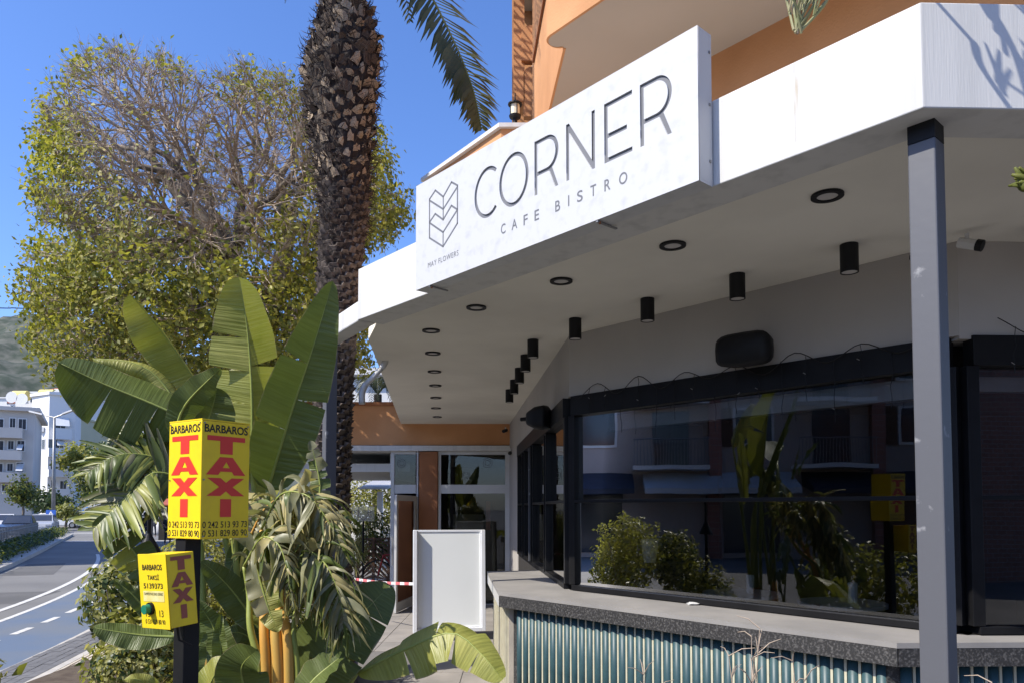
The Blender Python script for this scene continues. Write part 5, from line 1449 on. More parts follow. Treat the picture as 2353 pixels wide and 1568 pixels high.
def inside(P):
    x, y = P[:, 0], P[:, 1]; c = np.zeros(len(P), bool); n = len(outl)
    for i in range(n):
        x1, y1 = outl[i]; x2, y2 = outl[(i+1) % n]
        m = ((y1 > y) != (y2 > y)) & (x < (x2-x1)*(y-y1)/(y2-y1+1e-9)+x1); c ^= m
    return c
def edist(P):
    d = np.full(len(P), 1e9); n = len(outl)
    for i in range(n):
        a, b = outl[i], outl[(i+1) % n]; ab = b-a
        t = np.clip(((P-a)@ab)/(ab@ab), 0, 1); q = a+t[:, None]*ab; d = np.minimum(d, np.linalg.norm(P-q, axis=1))
    return d
P = rng.uniform((40, 90), (945, 905), (9000, 2)); P = P[inside(P)]; ed_ = edist(P)
ed_n = np.clip(ed_/300, 0, 1); half = 2.9*np.sqrt(1-(1-ed_n)**2)
dep = rng.uniform(-1, 1, len(P)); dep = np.sign(dep)*np.abs(dep)**.45
Yd = YT + dep*half
keep = rng.random(len(P)) < .48
P, ed_, Yd, dep = P[keep], ed_[keep], Yd[keep], dep[keep]
T3 = np.array([tuple(at(p[0], p[1], y)) for p, y in zip(P, Yd)])
# bare upper middle, leafy flanks and skirt
bare = np.exp(-(((P[:, 0]-500)/210)**2+((P[:, 1]-430)/250)**2)) + .75*np.exp(-(((P[:, 0]-260)/170)**2+((P[:, 1]-190)/130)**2)) + .7*np.exp(-(((P[:, 0]-320)/140)**2+((P[:, 1]-330)/150)**2)) + .55*np.exp(-(((P[:, 0]-620)/130)**2+((P[:, 1]-330)/150)**2))
patch = .5+.5*np.sin(P[:, 0]*.021+1.3)*np.cos(P[:, 1]*.025+.4)+.35*np.sin(P[:, 0]*.06+P[:, 1]*.045)*np.sin(P[:, 1]*.07-P[:, 0]*.03)
dens = np.clip(1.15-bare*1.14, 0.07, 1)*(.45+.75*patch)
dens[(P[:, 1] > 600)] = np.maximum(dens[(P[:, 1] > 600)], .8)
dens[(P[:, 0] > 830)] = 1.0
nl_ = (dens*23*rng.gamma(2.2, .5, len(dens))).astype(int)
centers = np.repeat(T3, nl_, 0); src = np.repeat(np.arange(len(T3)), nl_)
pts = centers + rng.normal(0, .125, centers.shape)
ctr3 = np.array(tuple(at(490, 520, YT)))
nrm = pts-ctr3; nrm /= np.linalg.norm(nrm, axis=1)[:, None]; nrm[:, 2] += .3
V, Fq = leaf_cloud(pts, nrm, .102, .58)
mi1 = (rng.random(len(pts)) < .45).astype(int)
o = np_build('foliage', V, Fq, [L_fic, L_ficd], fic, mi=np.tile(mi1, 2)); o['kind'] = 'stuff'
# branches: split the twig ends into ever smaller bundles
BV, BF = [], []
tw = MB(); lb = MB()
def limb(mb, a, b, r0, r1, n, wob):
    a, b = np.array(a), np.array(b); L = np.linalg.norm(b-a); k = 4 if L > .5 else 3
    path = [tuple(a+(b-a)*i/(k-1)+(rng.normal(0, wob*L, 3) if 0 < i < k-1 else 0)) for i in range(k)]
    mb.tube(path, [r0+(r1-r0)*i/(k-1) for i in range(k)], n, cap=False)
def grow(p, idx, depth):
    m = len(idx)
    if m == 0: return
    r0 = .0085*m**.46
    if m == 1 or depth > 11:
        for i in idx:
            e = T3[i]; limb(tw, p, e, .011, .004, 4, .06)
            if dens[i] < .75:
                for q in range(10):
                    v = e-p; v = v/np.linalg.norm(v)*rng.uniform(.12, .32)+rng.normal(0, .10, 3)
                    s = p+(e-p)*rng.uniform(.3, 1); limb(tw, s, s+v, .0045, .0015, 3, .05)
        return
    k = 2 if m < 6 else (3 if m < 200 else 5)
    X = T3[idx]; cen = X[rng.choice(m, k, replace=False)]
    for _ in range(5):
        lab = np.argmin(((X[:, None]-cen[None])**2).sum(2), 1)
        for j in range(k):
            if (lab == j).any(): cen[j] = X[lab == j].mean(0)
    for j in range(k):
        sub = idx[lab == j]
        if len(sub) == 0: continue
        c = T3[sub].mean(0); f = .42 if m > 60 else .5
        e = p+(c-p)*f + rng.normal(0, .05, 3)*np.linalg.norm(c-p)
        if m > 200: e[2] += .25
        r1 = .0085*len(sub)**.46
        limb(lb if m > 60 else tw, p, e, min(r0, r1*1.25), r1, 7 if m > 60 else 4, .05)
        grow(e, sub, depth+1)
fork = np.array(tuple(at(575, 800, YT)))
tb0 = at(600, 1245, YT)
MB().tube([(tb0.x, YT, -.1), (tb0.x-.05, YT, 1.3), tuple(fork+np.array([.05, 0, -.8])), tuple(fork)], [.34, .28, .25, .24], 12).build('trunk', M_bark, fic, smooth=True)
grow(fork, np.arange(len(T3)), 0)
lb.build('limbs', M_bark, fic, smooth=True)
o = tw.build('twigs', M_twig, fic); o['kind'] = 'stuff'

# ------------------------------------------------------------------ pencil cactus high by the balcony, and its neighbour at the right edge
def pencil(label, root, tips, seed, r0=.009, sub=5, trunk=None, tr=.045):
    rr = random.Random(seed); t = thing('pencil_cactus', label, 'succulent', loc=tuple(root))
    if trunk: MB().tube(spl(trunk, 5), [tr*(1-.45*i/(len(trunk)*5)) for i in range((len(trunk)-1)*5+1)], 8).build('trunk', M_bark, t)
    for tip in tips:
        a, b2 = Vector(tip[0]), Vector(tip[1])
        o = MB().tube(spl([a, a.lerp(b2, .5)+Vector((rr.uniform(-.03, .03), rr.uniform(-.03, .03), .02)), b2], 4), r0*1.3, 6).build('branch', L_suc, t)
        mb = MB()
        for k in range(sub):
            p = a.lerp(b2, rr.uniform(.35, 1)); d = ((b2-a).normalized()*.8+Vector((rr.uniform(-.5, .5), rr.uniform(-.5, .5), rr.uniform(-.3, .5)))).normalized()
            q = p+d*rr.uniform(.12, .30); mb.tube([p, p.lerp(q, .5)+Vector((0, 0, .008)), q], [r0, r0*.9, r0*.5], 5)
        mb.build('shoots', L_suc, o)
    return t
hp = at(1832, 78, 3.72)
tips = []
rr = random.Random(5)
for k in range(12):
    e = at(1832+rr.uniform(-45, 75), rr.uniform(-60, 0), 3.72+rr.uniform(-.12, .12)); tips.append((hp+Vector((rr.uniform(-.02, .02), 0, rr.uniform(0, .03))), e))
pencil('pencil cactus tip hanging down from the balcony at the top edge', at(1860, -150, 3.72), tips, 4, r0=.0055, sub=3, tr=.010, trunk=[at(1860, -260, 3.72), at(1850, -100, 3.72), hp])
tips = []
for k in range(11):
    a = Vector((rr.uniform(1.46, 1.70), rr.uniform(2.46, 2.56), rr.uniform(4.02, 4.30))); tips.append((a, a+Vector((rr.uniform(-.20, -.03), rr.uniform(-.05, .05), rr.uniform(.22, .45)))))
for k in range(7):
    pass
pencil('tall pencil cactus reaching in at the right edge over the canopy', (2.75, 2.2, kz), tips, 6, r0=.0075, sub=4, trunk=[(2.75, 2.2, kz), (2.6, 2.25, 1.6), (2.42, 2.3, 3.0), (2.2, 2.4, 3.9), (2.0, 2.46, 4.02)])

# stubby conifer-like shoot at the right edge
t = thing('norfolk_pine_branch', 'stubby green conifer shoot poking in at the right edge under the canopy', 'branch', loc=(2.75, 2.3, 2.8))
MB().tube([at(2560, 470, 2.35), at(2440, 440, 2.35), at(2352, 422, 2.35)], [.02, .012, .006], 6).build('stem', M_petiole, t)
for k in range(16):
    a = at(2350+rr.uniform(-12, 60), 425+rr.uniform(-12, 14), 2.35+rr.uniform(-.05, .05)); e = at(2306+rr.uniform(0, 34)+k, 388+rr.uniform(-4, 52), 2.35+rr.uniform(-.05, .05))
    MB().tube([a, a.lerp(e, .6)+ZV*.004, e], [.010, .009, .004], 6).build('shoot', L_ficd, t, smooth=True)
# ------------------------------------------------------------------ hill
from mathutils import noise as mnoise
nx, ny = 240, 110
xs = np.linspace(-2600, 900, nx); ysn = np.linspace(0, 1, ny)
V = np.zeros((ny, nx, 3))
ridge = np.interp(xs, [-2600, -1400, -1050, -950, -840, -650, -300, 200, 900], [300, 375, 385, 372, 330, 300, 260, 220, 150])
for i, u_ in enumerate(ysn):
    hgt = ridge*math.sin(min(1, u_*1.15)*math.pi/2)**1.2
    for j in range(nx):
        x_, y_ = xs[j]*(.6+.4*u_), 520+1300*u_
        f_ = mnoise.fractal(Vector((x_*.006, y_*.006, 3.1)), .9, 2.1, 6)
        V[i, j] = (x_, y_, max(-2, hgt[j]+f_*42*min(1, u_*3)))
idx = np.arange(ny*nx).reshape(ny, nx)
Fq = np.stack([idx[:-1, :-1], idx[:-1, 1:], idx[1:, 1:], idx[1:, :-1]], -1).reshape(-1, 4)
tag(np_build('hill', V.reshape(-1, 3), Fq, M_hill, smooth=False), kind='structure')

# ------------------------------------------------------------------ far buildings
M_bw = pmat('apartment_white', (.78, .765, .74), (.70, .69, .67), scale=.15, rough=.85)
M_bg = pmat('apartment_grey', (.62, .58, .53), (.55, .51, .47), scale=.2, rough=.85)
M_by = pmat('apartment_cream', (.55, .52, .36), (.5, .47, .32), scale=.2, rough=.85)
M_bb = pmat('apartment_bluewhite', (.64, .65, .67), (.58, .59, .61), scale=.2, rough=.85)
M_awn = pmat('awning_canvas', (.62, .63, .64), (.55, .56, .57), scale=1, rough=.9)
M_roof = pmat('red_roof_tiles', (.40, .10, .06), (.30, .08, .05), scale=2, rough=.85)
M_win = pmat('far_window_glass', (.03, .035, .045), (.05, .055, .065), scale=.5, rough=.12, spec=.6)
def building(label, x0, x1, ytop, Y, dep, mat, wins=(), balc=(), awn=(), roof=None, z0=0.0, name='apartment_building', grp='far apartment buildings'):
    a, b2 = at(x0, ytop, Y), at(x1, ytop, Y)
    t = thing(name, label, 'building', grp, loc=((a.x+b2.x)/2, Y, z0))
    MB().box(a.x, Y, z0-1, b2.x, Y+dep, a.z).build('wall', mat, t)
    MB().box(a.x-.25, Y-.35, a.z+.002, b2.x+.25, Y+dep, a.z+.3).build('roof_slab', roof or mat, t)
    for q in wins:
        p, r_ = at(q[0], q[3], Y), at(q[2], q[1], Y)
        MB().box(p.x-.08, Y-.06, p.z-.08, r_.x+.08, Y-.001, r_.z+.08).build('window', M_bw, t)
        MB().box(p.x, Y-.08, p.z, r_.x, Y-.061, r_.z).build('window_pane', M_win, t)
    for q in balc:
        p, r_ = at(q[0], q[3], Y-1.2), at(q[2], q[1], Y-1.2)
        MB().box(p.x, Y-1.2, p.z, r_.x, Y-.002, p.z+.18).build('balcony_slab', mat, t)
        MB().box(p.x, Y-1.2, p.z+.181, r_.x, Y-1.08, r_.z).build('balcony_parapet', mat, t)
    for q in awn:
        p, r_ = at(q[0], q[1], Y), at(q[2], q[3], Y)
        MB().hexa([(p.x, Y-.1, p.z-.08), (r_.x, Y-.1, p.z-.08), (r_.x+.5, Y-1.5, r_.z-.08), (p.x+.5, Y-1.5, r_.z-.08), (p.x, Y-.1, p.z), (r_.x, Y-.1, p.z), (r_.x+.5, Y-1.5, r_.z), (p.x+.5, Y-1.5, r_.z)]).build('awning', M_awn, t)
    return t
def onface(px_, py_, A, Bp):
    d = Vector((Bp.x-A.x, Bp.y-A.y, 0)).normalized(); n_ = Vector((d.y, -d.x, 0)); r_ = ray(px_, py_)
    k = n_.dot(A-Vector((0, 0, CAM_H)))/n_.dot(r_)
    return Vector((0, 0, CAM_H))+r_*k
def face_items(t, A, Bp, mat, wins=(), balc=(), awn=()):
    A, Bp = Vector((A[0], A[1], 0)), Vector((Bp[0], Bp[1], 0)); d = (Bp-A).normalized(); n_ = Vector((d.y, -d.x, 0))
    for q in wins:
        p, r_ = onface(q[0], q[3], A, Bp), onface(q[2], q[1], A, Bp); w_ = max(.5, (r_-p).dot(d)); h_ = r_.z-p.z
        MB().obox(p-d*.1-ZV*.1+n_*.001, d*(w_+.2), n_*.07, ZV*(h_+.2)).build('window', M_bw, t)
        MB().obox(p+n_*.072, d*w_, n_*.02, ZV*h_).build('window_pane', M_win, t)
        MB().obox(p+d*w_*.48+n_*.093, d*w_*.05, n_*.02, ZV*h_).build('window_bar', M_bw, t)
    for q in balc:
        p, r_ = onface(q[0], q[3], A, Bp), onface(q[2], q[1], A, Bp); w_ = (r_-p).dot(d)
        MB().obox(p, d*w_, n_*1.1, ZV*.18).build('balcony_slab', mat, t)
        MB().obox(p+n_*1.0+ZV*.181, d*w_, n_*.1, ZV*(r_.z-p.z-.18)).build('balcony_parapet', mat, t)
        for e in (0, w_-.1): MB().obox(p+d*e+ZV*.181, d*.1, n_*.99, ZV*(r_.z-p.z-.18)).build('balcony_side', mat, t)
    for q in awn:
        p, r_ = onface(q[0], q[1], A, Bp), onface(q[2], q[3], A, Bp); w_ = abs((r_-p).dot(d)); dz = r_.z-p.z
        a_ = p+n_*.05; MB().hexa([a_, a_+d*w_, a_+d*w_+n_*1.2+ZV*dz, a_+n_*1.2+ZV*dz, a_+ZV*.06, a_+d*w_+ZV*.06, a_+d*w_+n_*1.2+ZV*(dz+.06), a_+n_*1.2+ZV*(dz+.06)]).build('awning', M_awn, t)
def block(label, plan_, top_, mat, cat='building', name='apartment_building', over=.35):
    t = thing(name, label, cat, 'far apartment buildings', loc=(plan_[0][0], plan_[0][1], 0))
    MB().prism(plan_, -1, top_).build('wall', mat, t)
    c = Vector((sum(p[0] for p in plan_)/len(plan_), sum(p[1] for p in plan_)/len(plan_)))
    MB().prism([tuple(Vector(p)+(Vector(p)-c).normalized()*over) for p in plan_], top_+.002, top_+.45).build('roof_edge', mat, t)
    return t
_A = (-61.07, 84.0); _d = Vector((.9, .43)).normalized(); _B = (_A[0]+_d.x*5.6, _A[1]+_d.y*5.6)
t = block('grey concrete apartment block with balconies at the far left edge', [(_A[0]-9*_d.x, _A[1]-9*_d.y), _B, (_B[0]-8, _B[1]+14), (_A[0]-18, _A[1]+12)], at(74, 944, 86).z, M_bg, over=.9)
face_items(t, (_A[0]-9*_d.x, _A[1]-9*_d.y), _B, M_bg,
    wins=[(23, 960, 31, 980), (43, 962, 60, 984), (19, 1012, 28, 1030), (40, 1012, 56, 1034), (17, 1064, 24, 1080), (38, 1062, 54, 1082), (-10, 962, 8, 984), (-10, 1012, 8, 1032), (-12, 1064, 6, 1082), (5, 1112, 18, 1126), (36, 1112, 52, 1128)],
    balc=[(-60, 984, 54, 1003), (-60, 1035, 52, 1054), (-60, 1085, 50, 1106)], awn=[(42, 1020, 54, 1034), (40, 1064, 55, 1082)])
_C = (-70.36, 112.0); _L = (_C[0]-.87*4.85, _C[1]+.5*4.85); _Rr = (_C[0]+.8*3.5, _C[1]+.6*3.5)
t = block('white apartment block with a sunlit side wall behind the street lamp', [_L, _C, _Rr, (_Rr[0]-4, _Rr[1]+9), (_L[0]-4, _L[1]+8)], at(108, 905, 112).z, M_bw)
face_items(t, _C, _Rr, M_bw, wins=[(112, 1008, 120, 1030), (128, 966, 150, 984), (128, 1010, 146, 1030), (117, 1056, 128, 1078), (136, 1058, 152, 1078), (117, 1102, 128, 1122), (138, 1104, 152, 1122)],
    balc=[(122, 985, 164, 1008), (110, 1030, 158, 1048), (110, 1078, 158, 1094), (110, 1122, 156, 1140)], awn=[(127, 958, 158, 980), (130, 1006, 146, 1024)])
face_items(t, _L, _C, M_bw, wins=[(97, 1008, 104, 1030), (70, 1050, 73, 1068), (69, 1098, 72, 1116), (82, 936, 86, 944)])
p_ = onface(97, 985, Vector((*_L, 0)), Vector((*_C, 0))); MB().box(p_.x-.4, p_.y-.6, p_.z-.4, p_.x+.6, p_.y-.1, p_.z+.3).build('air_conditioner', M_pvc, t)
for k_, (a_, b_, c_, Y_, lab_) in enumerate(((-20, 26, 914, 190, 'small white house on the slope at the far left edge'), (150, 200, 930, 170, 'pale house on the slope behind the big paddle leaf'), (22, 44, 925, 165, 'cream roofed house between the grey block and the villa'))):
    building(lab_, a_, b_, c_, Y_, 10, (M_bw, M_by, M_bw)[k_], wins=[(a_+4, c_+6, a_+9, c_+13), (b_-10, c_+6, b_-5, c_+13)], roof=M_roof if k_ else None, name='hillside_house', z0=8)
building('narrow cream apartment side wall right of the white block', 171, 184, 962, 120, 14, M_by)
building('pale blue white apartment block behind the paddle leaves', 185, 330, 968, 132, 16, M_bb,
    wins=[(190, 996, 195, 1002), (206, 976, 214, 998), (216, 976, 224, 998), (232, 980, 240, 1000), (268, 1000, 276, 1020), (284, 1000, 292, 1020), (206, 1020, 214, 1040), (226, 1020, 234, 1040)], balc=[(200, 1000, 330, 1010)])
t = building('white hillside villa with red tiled roofs above the white block', 36, 160, 902, 150, 14, M_bw, z0=12,
    wins=[(52, 910, 64, 924), (70, 908, 84, 922), (96, 910, 104, 922)], name='hillside_villa')
for x0, x1, y0_, y1_ in ((96, 130, 884, 900), (128, 165, 888, 906)):
    a, b2 = at(x0, y1_, 149), at(x1, y0_, 149)
    MB().hexa([(a.x, 148, a.z), (b2.x, 148, a.z), (b2.x, 158, a.z), (a.x, 158, a.z), (a.x+.5, 152.5, b2.z), (b2.x-.5, 152.5, b2.z), (b2.x-.5, 153, b2.z), (a.x+.5, 153, b2.z)]).build('tiled_roof', M_roof, t)
a, b2 = at(124, 906, 147.5), at(142, 892, 147.5)
MB().prism([(a.x, 147.5), (b2.x, 147.5), (b2.x, 150), (a.x, 150)], a.z, b2.z).build('dormer', M_bw, t)
for x, y in ((48, 908), (110, 905)):
    p = at(x, y, 146); MB().tube([p-Vector((1.4, 0, 0)), p+Vector((1.4, 0, 0))], 1.0, 12).build('water_tank', pmat('yellow_tank', (.75, .62, .22), (.7, .58, .2)), t)
for x, y, Y in ((30, 912, 140), (54, 916, 140), (136, 908, 140), (143, 912, 140)):
    p = at(x, y, Y); mb = MB(); mb.lathe((0, 0, 0), [(1.1, .45), (.8, .2), (.1, 0)], 14); mb.v = [(p.x+q[0], p.y-q[2], p.z+q[1]) for q in mb.v]; mb.build('satellite_dish', M_bw, t)
building('long low white building at the end of the street', 190, 420, 1108, 88, 10, M_bb, wins=[(205, 1125, 220, 1150), (240, 1125, 255, 1150), (300, 1122, 312, 1148), (330, 1122, 345, 1148)], name='low_building')
# yellow shop sign on the grey block
p, q = at(-6, 1150, 93.5), at(25, 1130, 93.5)
t = thing('shop_sign', 'yellow shop sign on the grey block at the left edge', 'sign', loc=tuple(p))
MB().box(p.x, 93.4, p.z, q.x, 93.6, q.z).build('panel', M_yellow, t)
text('lettering', 'MARKET', M_ink, t, Matrix(((1, 0, 0, p.x), (0, 0, -1, 93.39), (0, 1, 0, p.z), (0, 0, 0, 1))), (q.x-p.x)*.55, (q.z-p.z)*.5, (q.x-p.x)*.6, (q.z-p.z)*.35)

# ------------------------------------------------------------------ street lamp, signs, cars
t = thing('street_lamp', 'tall double armed street lamp over the median', 'street lamp', loc=tuple(onz(122, 1221, 0)))
b0 = onz(122, 1221, 0); Yl = b0.y; top = at(125, 958, Yl)
MB().tube([b0, Vector((top.x, Yl, top.z))], [.17, .09], 10).build('pole', M_steel, t, smooth=True)
for x, y in ((74, 946), (168, 942)):
    e = at(x, y, Yl); MB().tube([Vector((top.x, Yl, top.z)), top.lerp(e, .65), e], [.06, .05, .05], 6).build('arm', M_steel, t)
    d = (e-top).normalized(); MB().obox(e-d*.9-Vector((0, .15, .02)), d*1.1, Vector((0, .3, 0)), ZV*.12).build('lamp_head', M_bw, t)
def road_sign(label, px_, Y, mat, ytop, ybot, w, kind='ped', pole=True):
    p = at(px_, (ytop+ybot)/2, Y); h = (ybot-ytop)/FOC*Y
    t = thing('road_sign', label, 'road sign', loc=(p.x, Y, 0))
    if pole: MB().tube([(p.x, Y+.05, 0), (p.x, Y+.05, p.z)], .04, 6).build('pole', M_steel, t)
    MB().box(p.x-w/2, Y-.02, p.z-h/2, p.x+w/2, Y+.01, p.z+h/2).build('plate', mat, t, bevel=.01)
    if kind == 'ped':
        MB().poly([(p.x-w*.40, Y-.024, p.z-h*.36), (p.x+w*.40, Y-.024, p.z-h*.36), (p.x, Y-.024, p.z+h*.40)]).build('white_triangle', M_bw, t)
        MB().tube([(p.x+.02, Y-.03, p.z-h*.08), (p.x, Y-.03, p.z+h*.12)], h*.05, 5).build('walker', M_ink, t)
        MB().poly([(p.x-w*.16, Y-.028, p.z-h*.32), (p.x-w*.05, Y-.028, p.z-h*.32), (p.x+w*.04, Y-.028, p.z-h*.02), (p.x+w*.16, Y-.028, p.z-h*.32), (p.x+w*.08, Y-.028, p.z+h*.02), (p.x-w*.02, Y-.028, p.z+h*.02)][:6]).build('walker_legs', M_ink, t)
    return t
M_sblue = pmat('sign_blue', (.02, .10, .42), (.02, .09, .38)); M_sblue2 = pmat('sign_blue_light', (.03, .25, .70), (.03, .23, .65))
road_sign('dark blue pedestrian crossing sign beside the street lamp pole', 117, 58, M_sblue, 1170, 1190, .78)
road_sign('bright blue pedestrian crossing sign at the junction', 196, 66, M_sblue2, 1163, 1178, .5)
road_sign('white rectangular sign plate at the junction', 219, 66, M_bw, 1163, 1178, .5, kind='none')
t = road_sign('black and white chevron marker below the blue sign', 184, 64, M_ink, 1192, 1208, .4, kind='none')
p = at(184, 1200, 64)
for k in range(3):
    z = p.z-.25+k*.2; MB().poly([(p.x-.18, 63.97, z-.06), (p.x, 63.97, z+.06), (p.x+.18, 63.97, z-.06), (p.x+.18, 63.97, z+.02), (p.x, 63.97, z+.14), (p.x-.18, 63.97, z+.02)]).build('chevron', M_bw, t)

def car(label, px_, yb, length, heading, paint, kind='hatch'):
    b0 = onz(px_, yb, 0); t = thing('parked_car', label, 'car', 'cars at the junction', loc=tuple(b0))
    c, s = math.cos(heading), math.sin(heading)
    def X(x, y, z): return (b0.x+x*c-y*s, b0.y+x*s+y*c, z)
    L, Wd = length, 1.76
    body = [(-L/2, .30), (-L/2+.05, .75), (-L/2+.25, .92), (L/2-1.1, .95), (L/2-.15, .80), (L/2, .55), (L/2-.02, .28)]
    cab = [(-L/2+.18, .93), (-L/2+.55, 1.42), (-L/2+1.1, 1.48), (L/2-2.1, 1.46), (L/2-1.15, .95)]
    mb = MB(); n = len(body)
    for yy, k in ((-Wd/2, 1), (Wd/2, 1)): mb.v += [X(a, yy, z) for a, z in body]
    mb.f = [tuple(range(n-1, -1, -1)), tuple(range(n, 2*n))] + [(i, (i+1) % n, n+(i+1) % n, n+i) for i in range(n)]
    mb.build('body', paint, t, bevel=.06)
    mb = MB(); n = len(cab)
    for yy in (-1, 1): mb.v += [X(a, yy*(Wd/2-.06-(.16 if z > 1 else 0)), z) for a, z in cab]
    mb.f = [tuple(range(n-1, -1, -1)), tuple(range(n, 2*n))] + [(i, (i+1) % n, n+(i+1) % n, n+i) for i in range(n)]
    mb.build('cabin', paint, t, bevel=.03)
    # glass
    def gq(pts, nm): MB().poly([X(*q) for q in pts]).build(nm, M_win, t)
    gq([(L/2-1.20, -.70, 1.0), (L/2-1.20, .70, 1.0), (L/2-2.02, .62, 1.42), (L/2-2.02, -.62, 1.42)][::1], 'windscreen')
    for sd in (-1, 1):
        yv = sd*(Wd/2-.04)
        gq([(-L/2+.55, yv, 1.0), (L/2-1.45, yv, 1.0), (L/2-2.1, sd*(Wd/2-.19), 1.40), (-L/2+.8, sd*(Wd/2-.19), 1.40)], 'side_window')
    gq([(-L/2+.17, -.66, 1.0), (-L/2+.17, .66, 1.0), (-L/2+.46, .58, 1.36), (-L/2+.46, -.58, 1.36)], 'rear_window')
    for ax_ in (-L/2+.75, L/2-.85):
        for sd in (-1, 1):
            w_ = MB().tube([X(ax_, sd*(Wd/2-.20), .32), X(ax_, sd*(Wd/2+.012), .32)], .32, 16).build('wheel', M_black, t)
            MB().tube([X(ax_, sd*(Wd/2+.013), .32), X(ax_, sd*(Wd/2+.02), .32)], .19, 12).build('rim', M_steel, w_)
    for sd in (-1, 1):
        MB().obox(Vector(X(L/2-.06, sd*.62-.16, .60)), Vector((c*.08, s*.08, 0)), Vector((-s*.32, c*.32, 0)), ZV*.12).build('headlight', M_pvc, t)
    MB().obox(Vector(X(L/2-.005, -.26, .40)), Vector((c*.02, s*.02, 0)), Vector((-s*.52, c*.52, 0)), ZV*.12).build('number_plate', M_pvc, t)
    return t
M_cd = pmat('car_dark', (.02, .025, .04), (.025, .03, .045), rough=.25, coat=.6); M_cs = pmat('car_silver', (.42, .43, .45), (.40, .41, .43), rough=.3, coat=.5); M_cw = pmat('car_white', (.7, .7, .7), (.68, .68, .68), rough=.3, coat=.5)
car('dark blue car heading this way beyond the median railing', 42, 1236, 4.2, R(-62), M_cd)
car('silver car behind the railing next to the street lamp', 97, 1224, 4.2, R(-65), M_cs)
car('black car parked at the junction behind the blue sign', 207, 1209, 4.3, R(10), M_cd)
car('dark car parked far behind the hedge strip', 276, 1202, 4.4, R(8), M_cd)
car('white car parked at the kerb in front of the grey block', 8, 1222, 4.2, R(-60), M_cw)
car('white van parked far behind the dark tree', 140, 1212, 4.6, R(5), M_cw)
car('silver car parked beside the market stall', 341, 1204, 4.4, R(185), M_cs)

# ------------------------------------------------------------------ median: kerb, hedge, railing, young trees
med = spl([(a, b2, 0) for a, b2 in ((-10.6, 10), (-12.6, 16), (-15.28, 22.19), (-19.57, 30.67), (-25, 41), (-30.75, 52))], 8)
mo = offset_line(med, -.2); mo2 = offset_line(med, -1.6)
mb = MB()
for i in range(len(med)-1): mb.hexa([(*med[i][:2], 0), (*med[i+1][:2], 0), (*mo2[i+1], 0), (*mo2[i], 0), (*med[i][:2], .14), (*med[i+1][:2], .14), (*mo2[i+1], .14), (*mo2[i], .14)])
tag(mb.build('median_strip', M_kerb), kind='structure')
hc = offset_line(med, -.8)
n_ = 14000
ti = rng.uniform(8, len(hc)-1.001, n_); i0 = ti.astype(int); f_ = (ti-i0)[:, None]
H = np.array([(p.x, p.y) for p in hc]); base = H[i0]*(1-f_)+H[i0+1]*f_
pp_ = np.column_stack([base+rng.normal(0, .26, (n_, 2)), .15+rng.random(n_)**.7*(.42+.12*np.sin(ti*3))])
V, Fq = leaf_cloud(pp_, np.tile((0, 0, 1.0), (n_, 1)), .14, .55)
t = thing('median_hedge', 'low dark clipped hedge running along the median kerb', 'hedge', loc=(-20, 31, .14))
o = np_build('foliage', V, Fq, [L_shrd, L_ficd, L_shrd], t, mi=np.tile(rng.integers(0, 3, n_), 2)); o['kind'] = 'stuff'
rl = offset_line(med, -1.25)
t = thing('median_railing', 'thin metal railing with upright bars along the median', 'railing', loc=(-22, 33, .14))
rp_ = [Vector((p.x, p.y, 0)) for p in rl[12:-6]]
for zz in (.55, .95): MB().tube([p+ZV*zz for p in rp_], .022, 5).build('rail', M_steel, t)
for a, b2 in zip(rp_[:-1], rp_[1:]):
    for k in range(3):
        p = a.lerp(b2, k/3); MB().tube([p+ZV*.14, p+ZV*1.12], .024, 5).build('upright', M_steel, t)
def small_tree(label, px_, Y, ytop, ybot, rx, mats, n, size, group='street trees', leanx=0):
    b0 = at(px_, 1200, Y); b0.z = 0; zt_, zb2 = at(px_, ytop, Y).z, at(px_, ybot, Y).z
    t = thing('street_tree', label, 'tree', group, loc=tuple(b0))
    cz = (zt_+zb2)/2; rz = (zt_-zb2)/2
    c = Vector((b0.x+leanx, Y, cz))
    MB().tube([b0, b0.lerp(c, .5)+Vector((.1, 0, 0)), c], [.13, .10, .05], 7).build('trunk', M_bark, t)
    mb = MB()
    for k in range(9):
        a = k*2.4; q = c+Vector((rx*.7*math.cos(a), rx*.7*math.sin(a), rz*random.uniform(-.3, .8))); mb.tube([b0.lerp(c, .75), q], [.05, .015], 4)
    mb.build('limbs', M_bark, t)
    d = rng.normal(0, 1, (n, 3)); d /= np.linalg.norm(d, axis=1)[:, None]
    lump = .75+.3*np.sin(d[:, 0]*4+px_)*np.cos(d[:, 2]*5+Y)+.15*np.sin(d[:, 1]*9+d[:, 2]*8)
    P_ = np.array(tuple(c))+d*np.array((rx, rx, rz))*(rng.random(n)**.4*lump)[:, None]
    V, Fq = leaf_cloud(P_, d, size, .6)
    o = np_build('crown', V, Fq, mats, t, mi=np.tile(rng.integers(0, len(mats), n), 2)); o['kind'] = 'stuff'
    return t
small_tree('young tree with a thin crown between the dark car and the lamp', 50, 62, 1085, 1170, 1.4, [L_shrd, L_ficd], 1400, .3)
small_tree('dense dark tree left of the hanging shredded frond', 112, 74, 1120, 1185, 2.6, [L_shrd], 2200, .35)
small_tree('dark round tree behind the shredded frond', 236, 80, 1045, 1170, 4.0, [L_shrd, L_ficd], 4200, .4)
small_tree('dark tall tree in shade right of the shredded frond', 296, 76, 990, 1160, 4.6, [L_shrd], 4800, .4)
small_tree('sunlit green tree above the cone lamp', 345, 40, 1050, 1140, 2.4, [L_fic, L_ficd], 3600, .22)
small_tree('sunlit olive tree on the slope behind the shredded frond', 195, 105, 1010, 1100, 5.0, [L_ficd, L_fic], 3200, .5)
